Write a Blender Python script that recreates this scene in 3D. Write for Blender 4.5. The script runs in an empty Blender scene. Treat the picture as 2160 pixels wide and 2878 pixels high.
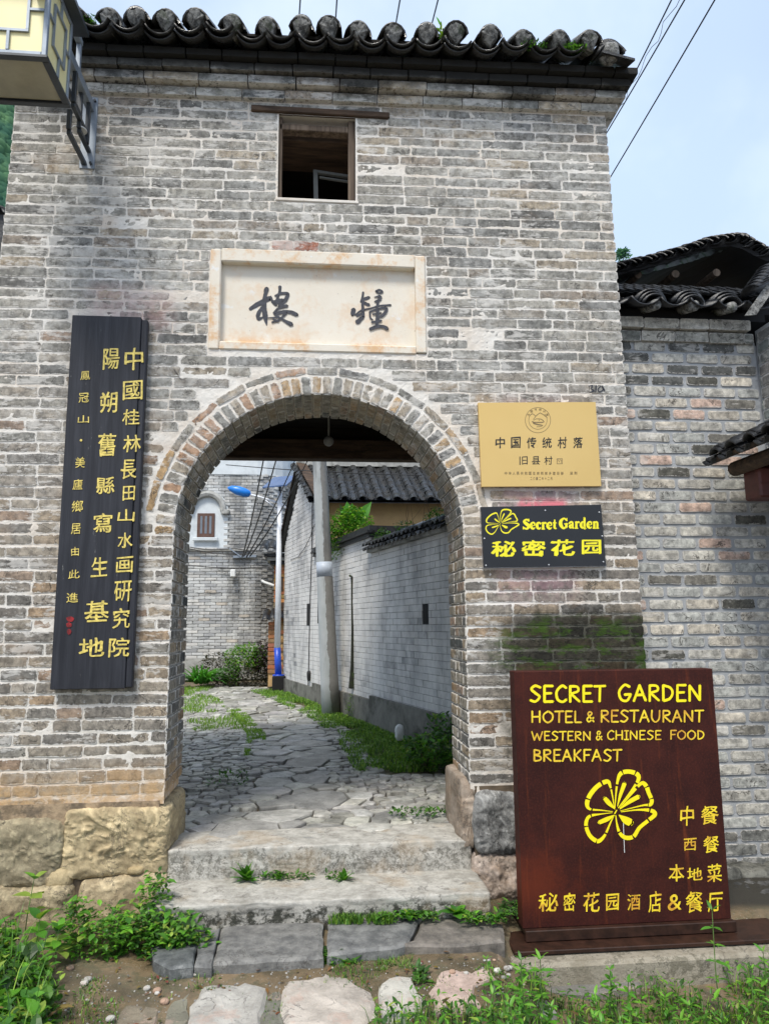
import bpy, math, random
import numpy as np
from mathutils import Vector, Matrix, noise
rnd = random.Random(11)
S = bpy.context.scene
COL = S.collection

# ------------------------------------------------------------------ camera, sky, sun, exposure
F, PITCH, YAW, ROLL, DIST, EYE = 2050.0, 8.77, 5.4, -0.5, 5.0, 1.4
CAMP = Vector((0, -DIST, EYE))
CM = Matrix.Rotation(-math.radians(YAW), 3, 'Z') @ Matrix.Rotation(math.radians(90 + PITCH), 3, 'X') @ Matrix.Rotation(math.radians(ROLL), 3, 'Z')
cam_d = bpy.data.cameras.new('camera'); cam = bpy.data.objects.new('camera', cam_d); COL.objects.link(cam)
cam.matrix_world = Matrix.Translation(CAMP) @ CM.to_4x4()
cam_d.sensor_fit = 'HORIZONTAL'; cam_d.sensor_width = 36.0; cam_d.lens = 36.0 * F / 2160.0
cam_d.clip_start = 0.05; cam_d.clip_end = 3000
S.camera = cam
S.view_settings.view_transform = 'Standard'; S.view_settings.look = 'None'
S.view_settings.gamma = 1.0; S.view_settings.use_curve_mapping = False
S.view_settings.exposure = 1.22
SUN_EL, SUN_AZ = math.radians(58), math.radians(205)      # azimuth clockwise from +y
world = bpy.data.worlds.new('World'); S.world = world; world.use_nodes = True
wn, wl = world.node_tree.nodes, world.node_tree.links
wn.clear()
sky = wn.new('ShaderNodeTexSky'); sky.sky_type = 'NISHITA'; sky.sun_disc = False
sky.sun_elevation = SUN_EL; sky.sun_rotation = SUN_AZ
sky.air_density = 1.0; sky.dust_density = 4.0; sky.ozone_density = 1.0
tc = wn.new('ShaderNodeTexCoord')
cl = wn.new('ShaderNodeTexNoise'); cl.inputs['Scale'].default_value = 1.6; cl.inputs['Detail'].default_value = 3
cr = wn.new('ShaderNodeValToRGB'); cr.color_ramp.elements[0].position = .3; cr.color_ramp.elements[1].position = .75
cr.color_ramp.elements[0].color = (.50, .50, .50, 1); cr.color_ramp.elements[1].color = (.82, .82, .82, 1)
mx = wn.new('ShaderNodeMix'); mx.data_type = 'RGBA'; mx.inputs['B'].default_value = (5.9, 7.4, 9.7, 1)
c2 = wn.new('ShaderNodeTexNoise'); c2.inputs['Scale'].default_value = 3.2; c2.inputs['Detail'].default_value = 5; c2.inputs['Roughness'].default_value = .55; wl.new(tc.outputs['Generated'], c2.inputs['Vector'])
r2 = wn.new('ShaderNodeValToRGB'); r2.color_ramp.elements[0].position = .42; r2.color_ramp.elements[1].position = .72; r2.color_ramp.elements[0].color = (0, 0, 0, 1); r2.color_ramp.elements[1].color = (.38, .38, .38, 1); wl.new(c2.outputs['Fac'], r2.inputs['Fac'])
mx2 = wn.new('ShaderNodeMix'); mx2.data_type = 'RGBA'; mx2.inputs['B'].default_value = (8.4, 8.9, 9.6, 1)
bg = wn.new('ShaderNodeBackground'); bg.inputs['Strength'].default_value = 0.063
wo = wn.new('ShaderNodeOutputWorld')
wl.new(tc.outputs['Generated'], cl.inputs['Vector']); wl.new(cl.outputs['Fac'], cr.inputs['Fac'])
wl.new(cr.outputs['Color'], mx.inputs['Factor']); wl.new(sky.outputs['Color'], mx.inputs['A'])
wl.new(mx.outputs['Result'], mx2.inputs['A']); wl.new(r2.outputs['Color'], mx2.inputs['Factor']); wl.new(mx2.outputs['Result'], bg.inputs['Color']); wl.new(bg.outputs[0], wo.inputs[0])
sun_d = bpy.data.lights.new('sun', 'SUN'); sun_d.energy = 1.55; sun_d.angle = math.radians(14); sun_d.color = (1, .95, .86)
sun = bpy.data.objects.new('sun', sun_d); COL.objects.link(sun)
sdir = Vector((math.sin(SUN_AZ) * math.cos(SUN_EL), math.cos(SUN_AZ) * math.cos(SUN_EL), math.sin(SUN_EL)))
sun.rotation_euler = sdir.to_track_quat('Z', 'Y').to_euler(); sun.location = (0, 0, 30)

# ------------------------------------------------------------------ helpers
def V(*a): return Vector(a)
def ray(px, py): return CM @ Vector((px - 1080.0, -(py - 1439.0), -F))
def W(px, py, Y=0.0):
    d = ray(px, py); return CAMP + d * ((Y - CAMP.y) / d.y)
def G(px, py, Z=0.0):
    d = ray(px, py); return CAMP + d * ((Z - CAMP.z) / d.z)
ALN = Vector((-.9688, -.2478, 0)); ALU = Vector((-.2478, .9688, 0)); AL0 = Vector((1.498, 3.0, 0))
def A(px, py, out=0.0):
    d = ray(px, py); return CAMP + d * (((AL0 + ALN * out) - CAMP).dot(ALN) / d.dot(ALN))
def alx(y): return AL0.x + (y - AL0.y) * ALU.x / ALU.y
def fbm(x, y=0., z=0., o=3): return noise.fractal(Vector((x, y, z)), 1.0, 2.0, o)
def U(a, b): return rnd.uniform(a, b)
WL = {}
def set_props(o, label=None, cat=None, group=None, kind=None):
    if label: o['label'] = label
    if cat: o['category'] = cat
    if group: o['group'] = group
    if kind: o['kind'] = kind
    return o
def thing(name, loc, label, cat, group=None):
    o = bpy.data.objects.new(name, None); COL.objects.link(o); o.location = loc; o.empty_display_size = .1
    WL[o.name] = Vector(loc); return set_props(o, label, cat, group)

class MB:
    def __init__(s): s.v = []; s.f = []; s.t = []; s.e = []
    def add(s, vs, fs, tint=(1, 1, 1), edge=1.0):
        b = len(s.v); s.v.extend([tuple(q) for q in vs]); s.f.extend([tuple(i + b for i in q) for q in fs])
        n = len(vs)
        s.t.extend(tint if isinstance(tint, list) else [tint] * n)
        s.e.extend(edge if isinstance(edge, list) else [edge] * n)
    def obj(s, name, mat, parent=None, smooth=False, **kw):
        a = np.array(s.v, dtype=float); c = (a.min(0) + a.max(0)) / 2
        if kw.pop('base', False): c[2] = a[:, 2].min()
        a = a - c
        m = bpy.data.meshes.new(name); m.from_pydata(a.tolist(), [], s.f)
        at = m.attributes.new('tint', 'FLOAT_COLOR', 'POINT')
        at.data.foreach_set('color', np.array([(q[0], q[1], q[2], 1.0) for q in s.t], dtype=np.float32).ravel())
        ed = m.attributes.new('edge', 'FLOAT', 'POINT'); ed.data.foreach_set('value', np.array(s.e, dtype=np.float32))
        if mat: m.materials.append(mat)
        if smooth: m.polygons.foreach_set('use_smooth', [True] * len(m.polygons))
        m.update()
        o = bpy.data.objects.new(name, m); COL.objects.link(o)
        c = Vector(c); WL[o.name] = c
        if parent is not None: o.parent = parent; o.location = c - WL[parent.name]
        else: o.location = c
        return set_props(o, **kw)
    # shapes
    def hexa(s, o, ux, uy, uz, tint=(1, 1, 1)):
        o, ux, uy, uz = map(Vector, (o, ux, uy, uz))
        p = [o, o + ux, o + ux + uy, o + uy, o + uz, o + ux + uz, o + ux + uy + uz, o + uy + uz]
        s.add(p, [(0, 3, 2, 1), (4, 5, 6, 7), (0, 1, 5, 4), (1, 2, 6, 5), (2, 3, 7, 6), (3, 0, 4, 7)], tint)
    def box(s, x0, x1, y0, y1, z0, z1, tint=(1, 1, 1)): s.hexa((x0, y0, z0), (x1 - x0, 0, 0), (0, y1 - y0, 0), (0, 0, z1 - z0), tint)
    def bbox(s, x0, x1, y0, y1, z0, z1, b=.01, tint=(1, 1, 1)):
        # box with chamfered edges
        vs = []; idx = {}
        X, Y, Z = (x0, x1), (y0, y1), (z0, z1)
        for i in (0, 1):
            for j in (0, 1):
                for k in (0, 1):
                    sx, sy, sz = (1 if i == 0 else -1), (1 if j == 0 else -1), (1 if k == 0 else -1)
                    for a, d in enumerate(((0, b, b), (b, 0, b), (b, b, 0))):
                        idx[i, j, k, a] = len(vs); vs.append((X[i] + sx * d[0], Y[j] + sy * d[1], Z[k] + sz * d[2]))
        f = []
        for a, (p, q) in enumerate((((0, 1), (0, 2)), ((1, 0), (1, 2)), ((2, 0), (2, 1)))):
            o1, o2 = [ax for ax in range(3) if ax != a]
            for s_ in (0, 1):
                r = []
                for u, w in ((0, 0), (1, 0), (1, 1), (0, 1)):
                    k = [0, 0, 0]; k[a] = s_; k[o1] = u; k[o2] = w; r.append(idx[k[0], k[1], k[2], a])
                f.append(r)
        for a in range(3):
            o1, o2 = [ax for ax in range(3) if ax != a]
            for u in (0, 1):
                for w in (0, 1):
                    r = []
                    for e, ax in ((0, o1), (0, o2), (1, o2), (1, o1)):
                        k = [0, 0, 0]; k[a] = e; k[o1] = u; k[o2] = w; r.append(idx[k[0], k[1], k[2], ax])
                    f.append(r)
        for k in [(i, j, l) for i in (0, 1) for j in (0, 1) for l in (0, 1)]: f.append([idx[k + (a,)] for a in range(3)])
        s.add(vs, f, tint)
    def tube(s, pts, rad, n=8, tint=(1, 1, 1), cap=True):
        pts = [Vector(p) for p in pts]; m = len(pts)
        if not isinstance(rad, (list, tuple)): rad = [rad] * m
        vs = []; fs = []; ref = None
        for i, p in enumerate(pts):
            t = (pts[min(i + 1, m - 1)] - pts[max(i - 1, 0)]).normalized()
            if ref is None: ref = t.orthogonal().normalized()
            ref = (ref - t * ref.dot(t)); ref = ref.normalized() if ref.length > 1e-6 else t.orthogonal().normalized()
            bi = t.cross(ref)
            for k in range(n):
                a = 2 * math.pi * k / n; vs.append(p + (ref * math.cos(a) + bi * math.sin(a)) * rad[i])
        for i in range(m - 1):
            for k in range(n):
                k2 = (k + 1) % n; fs.append((i * n + k, i * n + k2, (i + 1) * n + k2, (i + 1) * n + k))
        if cap: fs.append(tuple(range(n))[::-1]); fs.append(tuple((m - 1) * n + k for k in range(n)))
        s.add(vs, fs, tint)
    def brick(s, o, ux, uz, n, L, H, tint, proud=0.0, depth=.03, j=.002, cut=.008, bev=.002, inset=.013):
        # o = lower-left corner on the wall face, ux along, uz up, n outward
        ux, uz, n, o = Vector(ux), Vector(uz), Vector(n), Vector(o)
        k = min(cut, H * .3, L * .3)
        out = [(k, 0), (L * .33, 0), (L * .68, 0), (L - k, 0), (L, k), (L, H - k), (L - k, H), (L * .66, H), (L * .3, H), (k, H), (0, H - k), (0, k)]
        out = [(a + U(-j, j), b + U(-j, j)) for a, b in out]
        cx, cz = L / 2, H / 2
        tl = U(-.0022, .0022)
        def P(a, b, d): return o + ux * a + uz * b + n * d
        def ins(a, b, m): return (cx + (a - cx) * (1 - 2 * m / L), cz + (b - cz) * (1 - 2 * m / H))
        m = min(inset, H * .28)
        vs = [P(a, b, -depth) for a, b in out]
        vs += [P(*ins(a, b, .001), proud - bev) for a, b in out]
        vs += [P(*ins(a, b, m), proud + tl * (a - cx) / L + U(-.0008, .0008)) for a, b in out]
        q = 12; fs = []
        for r in (0, 1):
            for i in range(q):
                i2 = (i + 1) % q; fs.append((r * q + i, r * q + i2, (r + 1) * q + i2, (r + 1) * q + i))
        fs.append(tuple(2 * q + i for i in range(q)))
        s.add(vs, fs, tint, [0.] * q + [0.] * q + [1.] * q)
    def rock(s, c, r, seed=0, p=4.0, amp=.06, freq=2.0, n=9, tint=(1, 1, 1), rot=0.0, tvar=0.0):
        # rounded block: cube sphere pushed to a superellipsoid, displaced by noise
        c = Vector(c); vs = []; fs = []; key = {}
        R = Matrix.Rotation(rot, 3, 'Z'); ts = []
        def vert(i, j, k):
            kk = (i, j, k)
            if kk in key: return key[kk]
            d = Vector((2 * i / n - 1, 2 * j / n - 1, 2 * k / n - 1))
            d = Vector([math.tan(q * .72) / math.tan(.72) for q in d])
            l = (abs(d.x) ** p + abs(d.y) ** p + abs(d.z) ** p) ** (1 / p)
            q = d / l
            w = Vector((q.x * r[0], q.y * r[1], q.z * r[2]))
            nn = q.normalized()
            dd = noise.fractal(w * freq + Vector((seed * 7.3, seed * 3.1, 0)), 1.0, 2.0, 4) * amp
            w = w + nn * dd
            vs.append(c + R @ w); ts.append(tuple(t * (1 + tvar * dd / max(amp, 1e-6)) for t in tint)); key[kk] = len(vs) - 1
            return key[kk]
        for a in range(n):
            for b in range(n):
                for w in (0, n):
                    q1 = [vert(a, b, w), vert(a + 1, b, w), vert(a + 1, b + 1, w), vert(a, b + 1, w)]
                    q2 = [vert(a, w, b), vert(a, w, b + 1), vert(a + 1, w, b + 1), vert(a + 1, w, b)]
                    q3 = [vert(w, a, b), vert(w, a + 1, b), vert(w, a + 1, b + 1), vert(w, a, b + 1)]
                    for q in (q1, q2, q3): fs.append(tuple(q if w else q[::-1]))
        s.add(vs, fs, ts)
    def slab(s, pts, z0, z1, seed=0, amp=.006, edge=.02, tint=(1, 1, 1), jit=.01, rings=3, slope=None):
        # flat stone from an outline (list of (x,y)), domed and uneven top
        P2 = [Vector((p[0], p[1])) for p in pts]; out = []
        m = len(P2)
        for i in range(m):
            a, b = P2[i], P2[(i + 1) % m]; q = max(1, int((b - a).length / .07))
            for k in range(q):
                w = a.lerp(b, k / q); out.append(w + Vector((U(-jit, jit), U(-jit, jit))))
        c = sum(out, Vector((0, 0))) / len(out); N = len(out)
        def zt(p, f): return z1 + (slope(p.x, p.y) if slope else 0) + amp * fbm(p.x * 6 + seed, p.y * 6, seed) * (.5 + f)
        vs = [(p.x, p.y, z0) for p in out]
        lv = [(1.0, edge * .9), (max(.5, 1 - edge / .2), edge * .15)] + [(.62 * (1 - i / (rings - 1)) + .1, 0) for i in range(rings - 1)]
        for f, dz in lv:
            for p in out:
                w = c + (p - c) * f; vs.append((w.x, w.y, zt(w, 1 - f) - dz))
        fs = []; R_ = len(lv)
        for r in range(R_):
            for i in range(N):
                i2 = (i + 1) % N; fs.append((r * N + i, r * N + i2, (r + 1) * N + i2, (r + 1) * N + i))
        vs.append((c.x, c.y, zt(c, 1))); ci = len(vs) - 1
        for i in range(N): fs.append((R_ * N + i, R_ * N + (i + 1) % N, ci))
        s.add(vs, fs, tint)
    def arc(s, c, along, up, R, ha, th, L, convex=True, n=8, tint=(1, 1, 1), taper=1.0):
        # curved roof tile: starts at c, runs L along; opening half-angle ha
        c, a, u = Vector(c), Vector(along).normalized(), Vector(up).normalized()
        side = a.cross(u).normalized(); sg = 1 if convex else -1; vs = []; fs = []
        for e in (0, 1):
            sc = 1 if e == 0 else taper
            for rr in (R, R - th):
                for i in range(n + 1):
                    t = -ha + 2 * ha * i / n
                    vs.append(c + a * (L * e) + side * (math.sin(t) * rr * sc) + u * (sg * (math.cos(t) * rr - R * math.cos(ha)) * sc))
        m = n + 1
        for i in range(n):
            fs += [(i, i + 1, 2 * m + i + 1, 2 * m + i), (m + i, 3 * m + i, 3 * m + i + 1, m + i + 1), (i, m + i, m + i + 1, i + 1), (2 * m + i, 2 * m + i + 1, 3 * m + i + 1, 3 * m + i)]
        for k in (0, n): fs.append((k, 2 * m + k, 3 * m + k, m + k))
        s.add(vs, fs, tint)
    def leaf(s, b, d, up, L, w, tint, fold=.25, droop=.25, seg=2):
        b, d, up = Vector(b), Vector(d).normalized(), Vector(up)
        sd = d.cross(up)
        if sd.length < 1e-4: sd = d.orthogonal()
        sd.normalize(); nn = sd.cross(d).normalized()
        prof = [.0, .8, 1.0, .62, 0] if seg > 2 else [0, 1.0, .72, 0]
        K = len(prof) - 1; vs = [b]; fs = []
        for i in range(1, K):
            t = i / K; m = b + d * (L * t) - nn * (droop * L * t * t)
            h = w * .5 * prof[i]
            vs += [m - sd * h + nn * (h * fold), m, m + sd * h + nn * (h * fold)]
        vs.append(b + d * (L * (1 - droop * .2)) - nn * (droop * L))
        fs += [(0, 2, 1), (0, 3, 2)]
        for i in range(K - 2):
            o = 1 + 3 * i; fs += [(o, o + 1, o + 4, o + 3), (o + 1, o + 2, o + 5, o + 4)]
        o = 1 + 3 * (K - 2); e = len(vs) - 1; fs += [(o, o + 1, e), (o + 1, o + 2, e)]
        s.add(vs, fs, tint)

def cat(pts, per=6):
    # Catmull-Rom through tuples of any length
    P = [np.array(p, float) for p in pts]
    if len(P) < 3: return [tuple(P[0] + (P[-1] - P[0]) * i / per) for i in range(per + 1)] if len(P) == 2 else [tuple(P[0])]
    Q = [2 * P[0] - P[1]] + P + [2 * P[-1] - P[-2]]; out = []
    for i in range(1, len(Q) - 2):
        for k in range(per):
            t = k / per
            out.append(tuple(.5 * ((2 * Q[i]) + (-Q[i - 1] + Q[i + 1]) * t + (2 * Q[i - 1] - 5 * Q[i] + 4 * Q[i + 1] - Q[i + 2]) * t * t + (-Q[i - 1] + 3 * Q[i] - 3 * Q[i + 1] + Q[i + 2]) * t ** 3)))
    out.append(tuple(P[-1])); return out
def stroke(mb, pts, to3, lift, per=6, rag=0.0, capn=3, gaps=0, smooth=True):
    """brush stroke: pts = (x, y, halfwidth) in drawing units; to3(x,y,lift) gives the 3D point"""
    q = cat(pts, per) if smooth else [tuple(map(float, p)) for p in pts]
    if len(q) < 2:
        x, y, w = q[0]; q = [(x - w * .2, y, w), (x + w * .2, y, w)]
    runs = [q]
    if gaps:
        n = len(q); step = n / gaps; runs = []
        for g in range(gaps):
            runs.append(q[int(round(g * step)):int(round((g + 1) * step))])
    for r in runs:
        if len(r) < 2: continue
        L = []; Rr = []
        for i, (x, y, w) in enumerate(r):
            x0, y0, _ = r[max(i - 1, 0)]; x1, y1, _ = r[min(i + 1, len(r) - 1)]
            dx, dy = x1 - x0, y1 - y0; l = math.hypot(dx, dy) or 1; dx /= l; dy /= l
            a = w * (1 + rag * U(-1, 1)); b = w * (1 + rag * U(-1, 1))
            L.append((x - dy * a, y + dx * a)); Rr.append((x + dy * b, y - dx * b))
        if not gaps or True:
            x, y, w = r[0]; x1, y1, _ = r[1]; a0 = math.atan2(y - y1, x - x1); k = .9 if not gaps else .1
            c0 = [(x + w * k * math.cos(a0 + t), y + w * k * math.sin(a0 + t)) for t in (.9, 0, -.9)]
            x, y, w = r[-1]; x1, y1, _ = r[-2]; a1 = math.atan2(y - y1, x - x1)
            c1 = [(x + w * k * math.cos(a1 + t), y + w * k * math.sin(a1 + t)) for t in (.9, 0, -.9)]
        m = len(L); vs = [to3(a, b, lift) for a, b in L] + [to3(a, b, lift) for a, b in Rr]
        fs = [(i, i + 1, m + i + 1, m + i) for i in range(m - 1)]
        k0 = len(vs); vs += [to3(a, b, lift) for a, b in c0]; fs.append((0, m, k0, k0 + 1, k0 + 2)[::1])
        k1 = len(vs); vs += [to3(a, b, lift) for a, b in c1]; fs.append((m - 1, k1 + 2, k1 + 1, k1, 2 * m - 1)[::-1])
        mb.add(vs, fs)

_tc = {}
def glyph(ch, off=0.0):
    """outline of a character in the built-in font, as (verts2d, faces, bbox)"""
    if (ch, off) in _tc: return _tc[ch, off]
    cu = bpy.data.curves.new('t', 'FONT'); cu.body = ch; cu.size = 1; cu.offset = off; cu.fill_mode = 'FRONT'; cu.resolution_u = 3
    o = bpy.data.objects.new('t', cu); COL.objects.link(o)
    bpy.context.view_layer.update()
    m = bpy.data.meshes.new_from_object(o)
    vs = [(v.co.x, v.co.y) for v in m.vertices]; fs = [tuple(p.vertices) for p in m.polygons]
    bpy.data.objects.remove(o); bpy.data.curves.remove(cu); bpy.data.meshes.remove(m)
    xs = [v[0] for v in vs] or [0, 1]; ys = [v[1] for v in vs] or [0, 1]
    _tc[ch, off] = (vs, fs, (min(xs), min(ys), max(xs), max(ys))); return _tc[ch, off]
def put_glyph(mb, ch, x0, y0, x1, y1, to3, lift, off=0.0, warp=.0, shear=0.0, seed=0.0, tint=(1, 1, 1)):
    """fit a character into the drawing box (y grows downward)"""
    vs, fs, (a, b, c, d) = glyph(ch)
    sh = [(0, 0)] if off <= 0 else [(0, 0), (off, off * .5), (-off, -off * .4), (off * .2, -off * .8), (-off * .3, off * .8)]
    q = off * 1.0
    for k, (sx, sy) in enumerate(sh):
        out = []
        for x, y in vs:
            u = (x - a) / max(c - a, 1e-6); v = (y - b) / max(d - b, 1e-6)
            u += warp * noise.noise(Vector((u * 2.3 + seed, v * 2.3, seed))) + shear * (v - .5)
            v += warp * noise.noise(Vector((u * 2.3 + 9 + seed, v * 2.3, seed))) + warp * .9 * (u - .5)
            kk = max(0, .75 + 1.6 * noise.noise(Vector((u * 3.1 + seed * 2, v * 3.1, 4.0)))); u = q + u * (1 - 2 * q) + sx * kk; v = q + v * (1 - 2 * q) + sy * kk
            out.append(to3(x0 + u * (x1 - x0), y1 - v * (y1 - y0), lift + k * .00012))
        mb.add(out, fs, tint)

# ------------------------------------------------------------------ materials
def nt(m): return m.node_tree.nodes, m.node_tree.links
class M:
    """tiny node-graph writer"""
    def __init__(s, name, rough=.8, metal=0.0, spec=.5):
        s.m = bpy.data.materials.new(name); s.m.use_nodes = True; s.n, s.l = nt(s.m)
        s.b = s.n['Principled BSDF']; s.b.inputs['Roughness'].default_value = rough; s.b.inputs['Metallic'].default_value = metal
        s.b.inputs['Specular IOR Level'].default_value = spec
        s.pos = s.n.new('ShaderNodeNewGeometry').outputs['Position']
    def put(s, sock, v):
        if hasattr(v, 'is_output'): s.l.new(v, sock)
        elif isinstance(v, (tuple, list)): sock.default_value = tuple(v) + ((1,) if len(v) == 3 and sock.type == 'RGBA' else ())
        else: sock.default_value = v
    def noise(s, sc=5, det=4, rough=.6, vec=None, dist=0.0, stretch=None):
        n = s.n.new('ShaderNodeTexNoise'); n.inputs['Scale'].default_value = sc; n.inputs['Detail'].default_value = det
        n.inputs['Roughness'].default_value = rough; n.inputs['Distortion'].default_value = dist
        v = vec or s.pos
        if stretch:
            mp = s.n.new('ShaderNodeMapping'); mp.inputs['Scale'].default_value = stretch; s.l.new(v, mp.inputs['Vector']); v = mp.outputs[0]
        s.l.new(v, n.inputs['Vector']); return n.outputs['Fac']
    def vor(s, sc=5, feat='F1', stretch=None, rnd_=1.0):
        n = s.n.new('ShaderNodeTexVoronoi'); n.feature = feat; n.inputs['Scale'].default_value = sc; n.inputs['Randomness'].default_value = rnd_
        v = s.pos
        if stretch:
            mp = s.n.new('ShaderNodeMapping'); mp.inputs['Scale'].default_value = stretch; s.l.new(v, mp.inputs['Vector']); v = mp.outputs[0]
        s.l.new(v, n.inputs['Vector']); return n.outputs['Distance'], n.outputs.get('Color')
    def ramp(s, v, a, b, inv=False):
        n = s.n.new('ShaderNodeMapRange'); n.interpolation_type = 'SMOOTHSTEP'; s.put(n.inputs['Value'], v)
        n.inputs['From Min'].default_value = a; n.inputs['From Max'].default_value = b
        if inv: n.inputs['To Min'].default_value = 1; n.inputs['To Max'].default_value = 0
        return n.outputs[0]
    def mix(s, f, a, b, mode='MIX'):
        n = s.n.new('ShaderNodeMix'); n.data_type = 'RGBA'; n.blend_type = mode
        s.put(n.inputs['Factor'], f); s.put(n.inputs['A'], a); s.put(n.inputs['B'], b); return n.outputs['Result']
    def math(s, op, a, b=0.0, c=None):
        n = s.n.new('ShaderNodeMath'); n.operation = op; s.put(n.inputs[0], a); s.put(n.inputs[1], b)
        if c is not None: s.put(n.inputs[2], c)
        return n.outputs[0]
    def attr(s, nm, fac=False):
        n = s.n.new('ShaderNodeAttribute'); n.attribute_name = nm; return n.outputs['Fac' if fac else 'Color']
    def xyz(s):
        n = s.n.new('ShaderNodeSeparateXYZ'); s.l.new(s.pos, n.inputs[0]); return n.outputs
    def color(s, v): s.put(s.b.inputs['Base Color'], v)
    def rough(s, v): s.put(s.b.inputs['Roughness'], v)
    def bump(s, h, st=.5, d=.01):
        n = s.n.new('ShaderNodeBump'); n.inputs['Strength'].default_value = st; n.inputs['Distance'].default_value = d
        s.put(n.inputs['Height'], h); s.l.new(n.outputs[0], s.b.inputs['Normal'])
    def band(s, v, a, b, c, d):  # 1 between b and c, soft to a and d
        return s.math('MULTIPLY', s.ramp(v, a, b), s.ramp(v, c, d, True))

def weather(m, c, x, y, z):
    """stains that belong to the gate tower: black algae under the eaves, mossy damp patch low on the right, faded red paint"""
    big = m.noise(1.6, 5, .65); fine = m.noise(14, 4, .7)
    # rusty orange lime tint
    orr = m.math('MULTIPLY', m.ramp(m.noise(2.3, 4, .6, stretch=(1, 1, 1.6)), .56, .72), .35)
    c = m.mix(m.math('MULTIPLY', orr, .6), c, (.50, .33, .19))
    rs = m.ramp(m.noise(1.0, 5, .7, stretch=(3.2, 3.2, .35)), .50, .72); c = m.mix(m.math('MULTIPLY', rs, .32), c, m.mix(1, c, (.55, .54, .50), 'MULTIPLY'))
    # pale lime wash patches
    lw = m.math('MULTIPLY', m.ramp(m.noise(1.1, 5, .7), .40, .60), m.ramp(fine, .36, .62))
    lw = m.math('MULTIPLY', lw, m.ramp(z, 1.6, 3.2))
    c = m.mix(m.math('MULTIPLY', lw, .34), c, (.70, .70, .675))
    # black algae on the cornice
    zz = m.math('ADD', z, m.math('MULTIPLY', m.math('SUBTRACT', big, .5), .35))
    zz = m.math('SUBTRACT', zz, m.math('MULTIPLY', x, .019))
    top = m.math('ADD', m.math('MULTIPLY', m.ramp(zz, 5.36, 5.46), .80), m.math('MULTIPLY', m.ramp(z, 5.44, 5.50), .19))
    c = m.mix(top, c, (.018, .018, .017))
    # damp dark + moss (lower right pier)
    dn = m.math('ADD', m.math('MULTIPLY', m.math('SUBTRACT', big, .5), .8), m.math('MULTIPLY', m.math('SUBTRACT', fine, .5), .25))
    zd = m.math('ADD', z, m.math('MULTIPLY', dn, .75)); xd = m.math('ADD', x, m.math('MULTIPLY', dn, .9))
    damp = m.math('MULTIPLY', m.ramp(m.math('MULTIPLY', m.band(zd, .10, .85, 1.36, 1.66), m.ramp(xd, .90, 1.55)), .12, 1.05), 1.0)
    c = m.mix(m.math('MULTIPLY', damp, .97), c, m.mix(1, c, m.mix(m.noise(11, 5, .7), (.04, .045, .035), (.15, .15, .12)), 'MULTIPLY'))
    ms = m.math('MULTIPLY', damp, m.ramp(m.noise(4.5, 6, .75, stretch=(.8, 1, 2.4)), .49, .58))
    ms = m.math('MULTIPLY', ms, m.band(zd, .80, 1.05, 1.34, 1.48))
    c = m.mix(m.math('MULTIPLY', ms, .80), c, m.mix(m.noise(20, 4, .7), (.014, .030, .004), (.060, .125, .010)))
    # faded pink and red paint round the brass plaque
    pk = m.math('MULTIPLY', m.band(m.math('ADD', z, m.math('MULTIPLY', dn, .3)), 1.5, 1.72, 2.9, 3.1), m.band(m.math('ADD', x, m.math('MULTIPLY', dn, .35)), 1.2, 1.38, 1.75, 1.95))
    c = m.mix(m.math('MULTIPLY', m.math('MULTIPLY', pk, m.ramp(fine, .3, .6)), .30), c, (.52, .28, .33))
    rd = m.math('MULTIPLY', m.band(z, 2.02, 2.07, 2.24, 2.3), m.band(m.math('ADD', x, m.math('MULTIPLY', dn, .12)), 1.40, 1.46, 1.74, 1.80))
    c = m.mix(m.math('MULTIPLY', rd, m.ramp(fine, .25, .5)), c, (.58, .17, .20))
    pk2 = m.math('MULTIPLY', m.band(m.math('ADD', z, m.math('MULTIPLY', dn, .3)), 3.38, 3.52, 3.70, 3.85), m.band(m.math('ADD', x, m.math('MULTIPLY', dn, .3)), -1.7, -1.5, -1.1, -.95))
    c = m.mix(m.math('MULTIPLY', m.math('MULTIPLY', pk2, m.ramp(fine, .3, .6)), .34), c, (.50, .27, .24))
    # warm mud at the foot of the left pier
    mud = m.math('MULTIPLY', m.ramp(m.math('ADD', z, m.math('MULTIPLY', dn, .3)), .62, .30), m.ramp(x, -.4, -.9))
    c = m.mix(m.math('MULTIPLY', mud, m.math('ADD', m.math('MULTIPLY', m.ramp(fine, .35, .6), .5), .35)), c, (.55, .35, .17))
    return c

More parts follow.
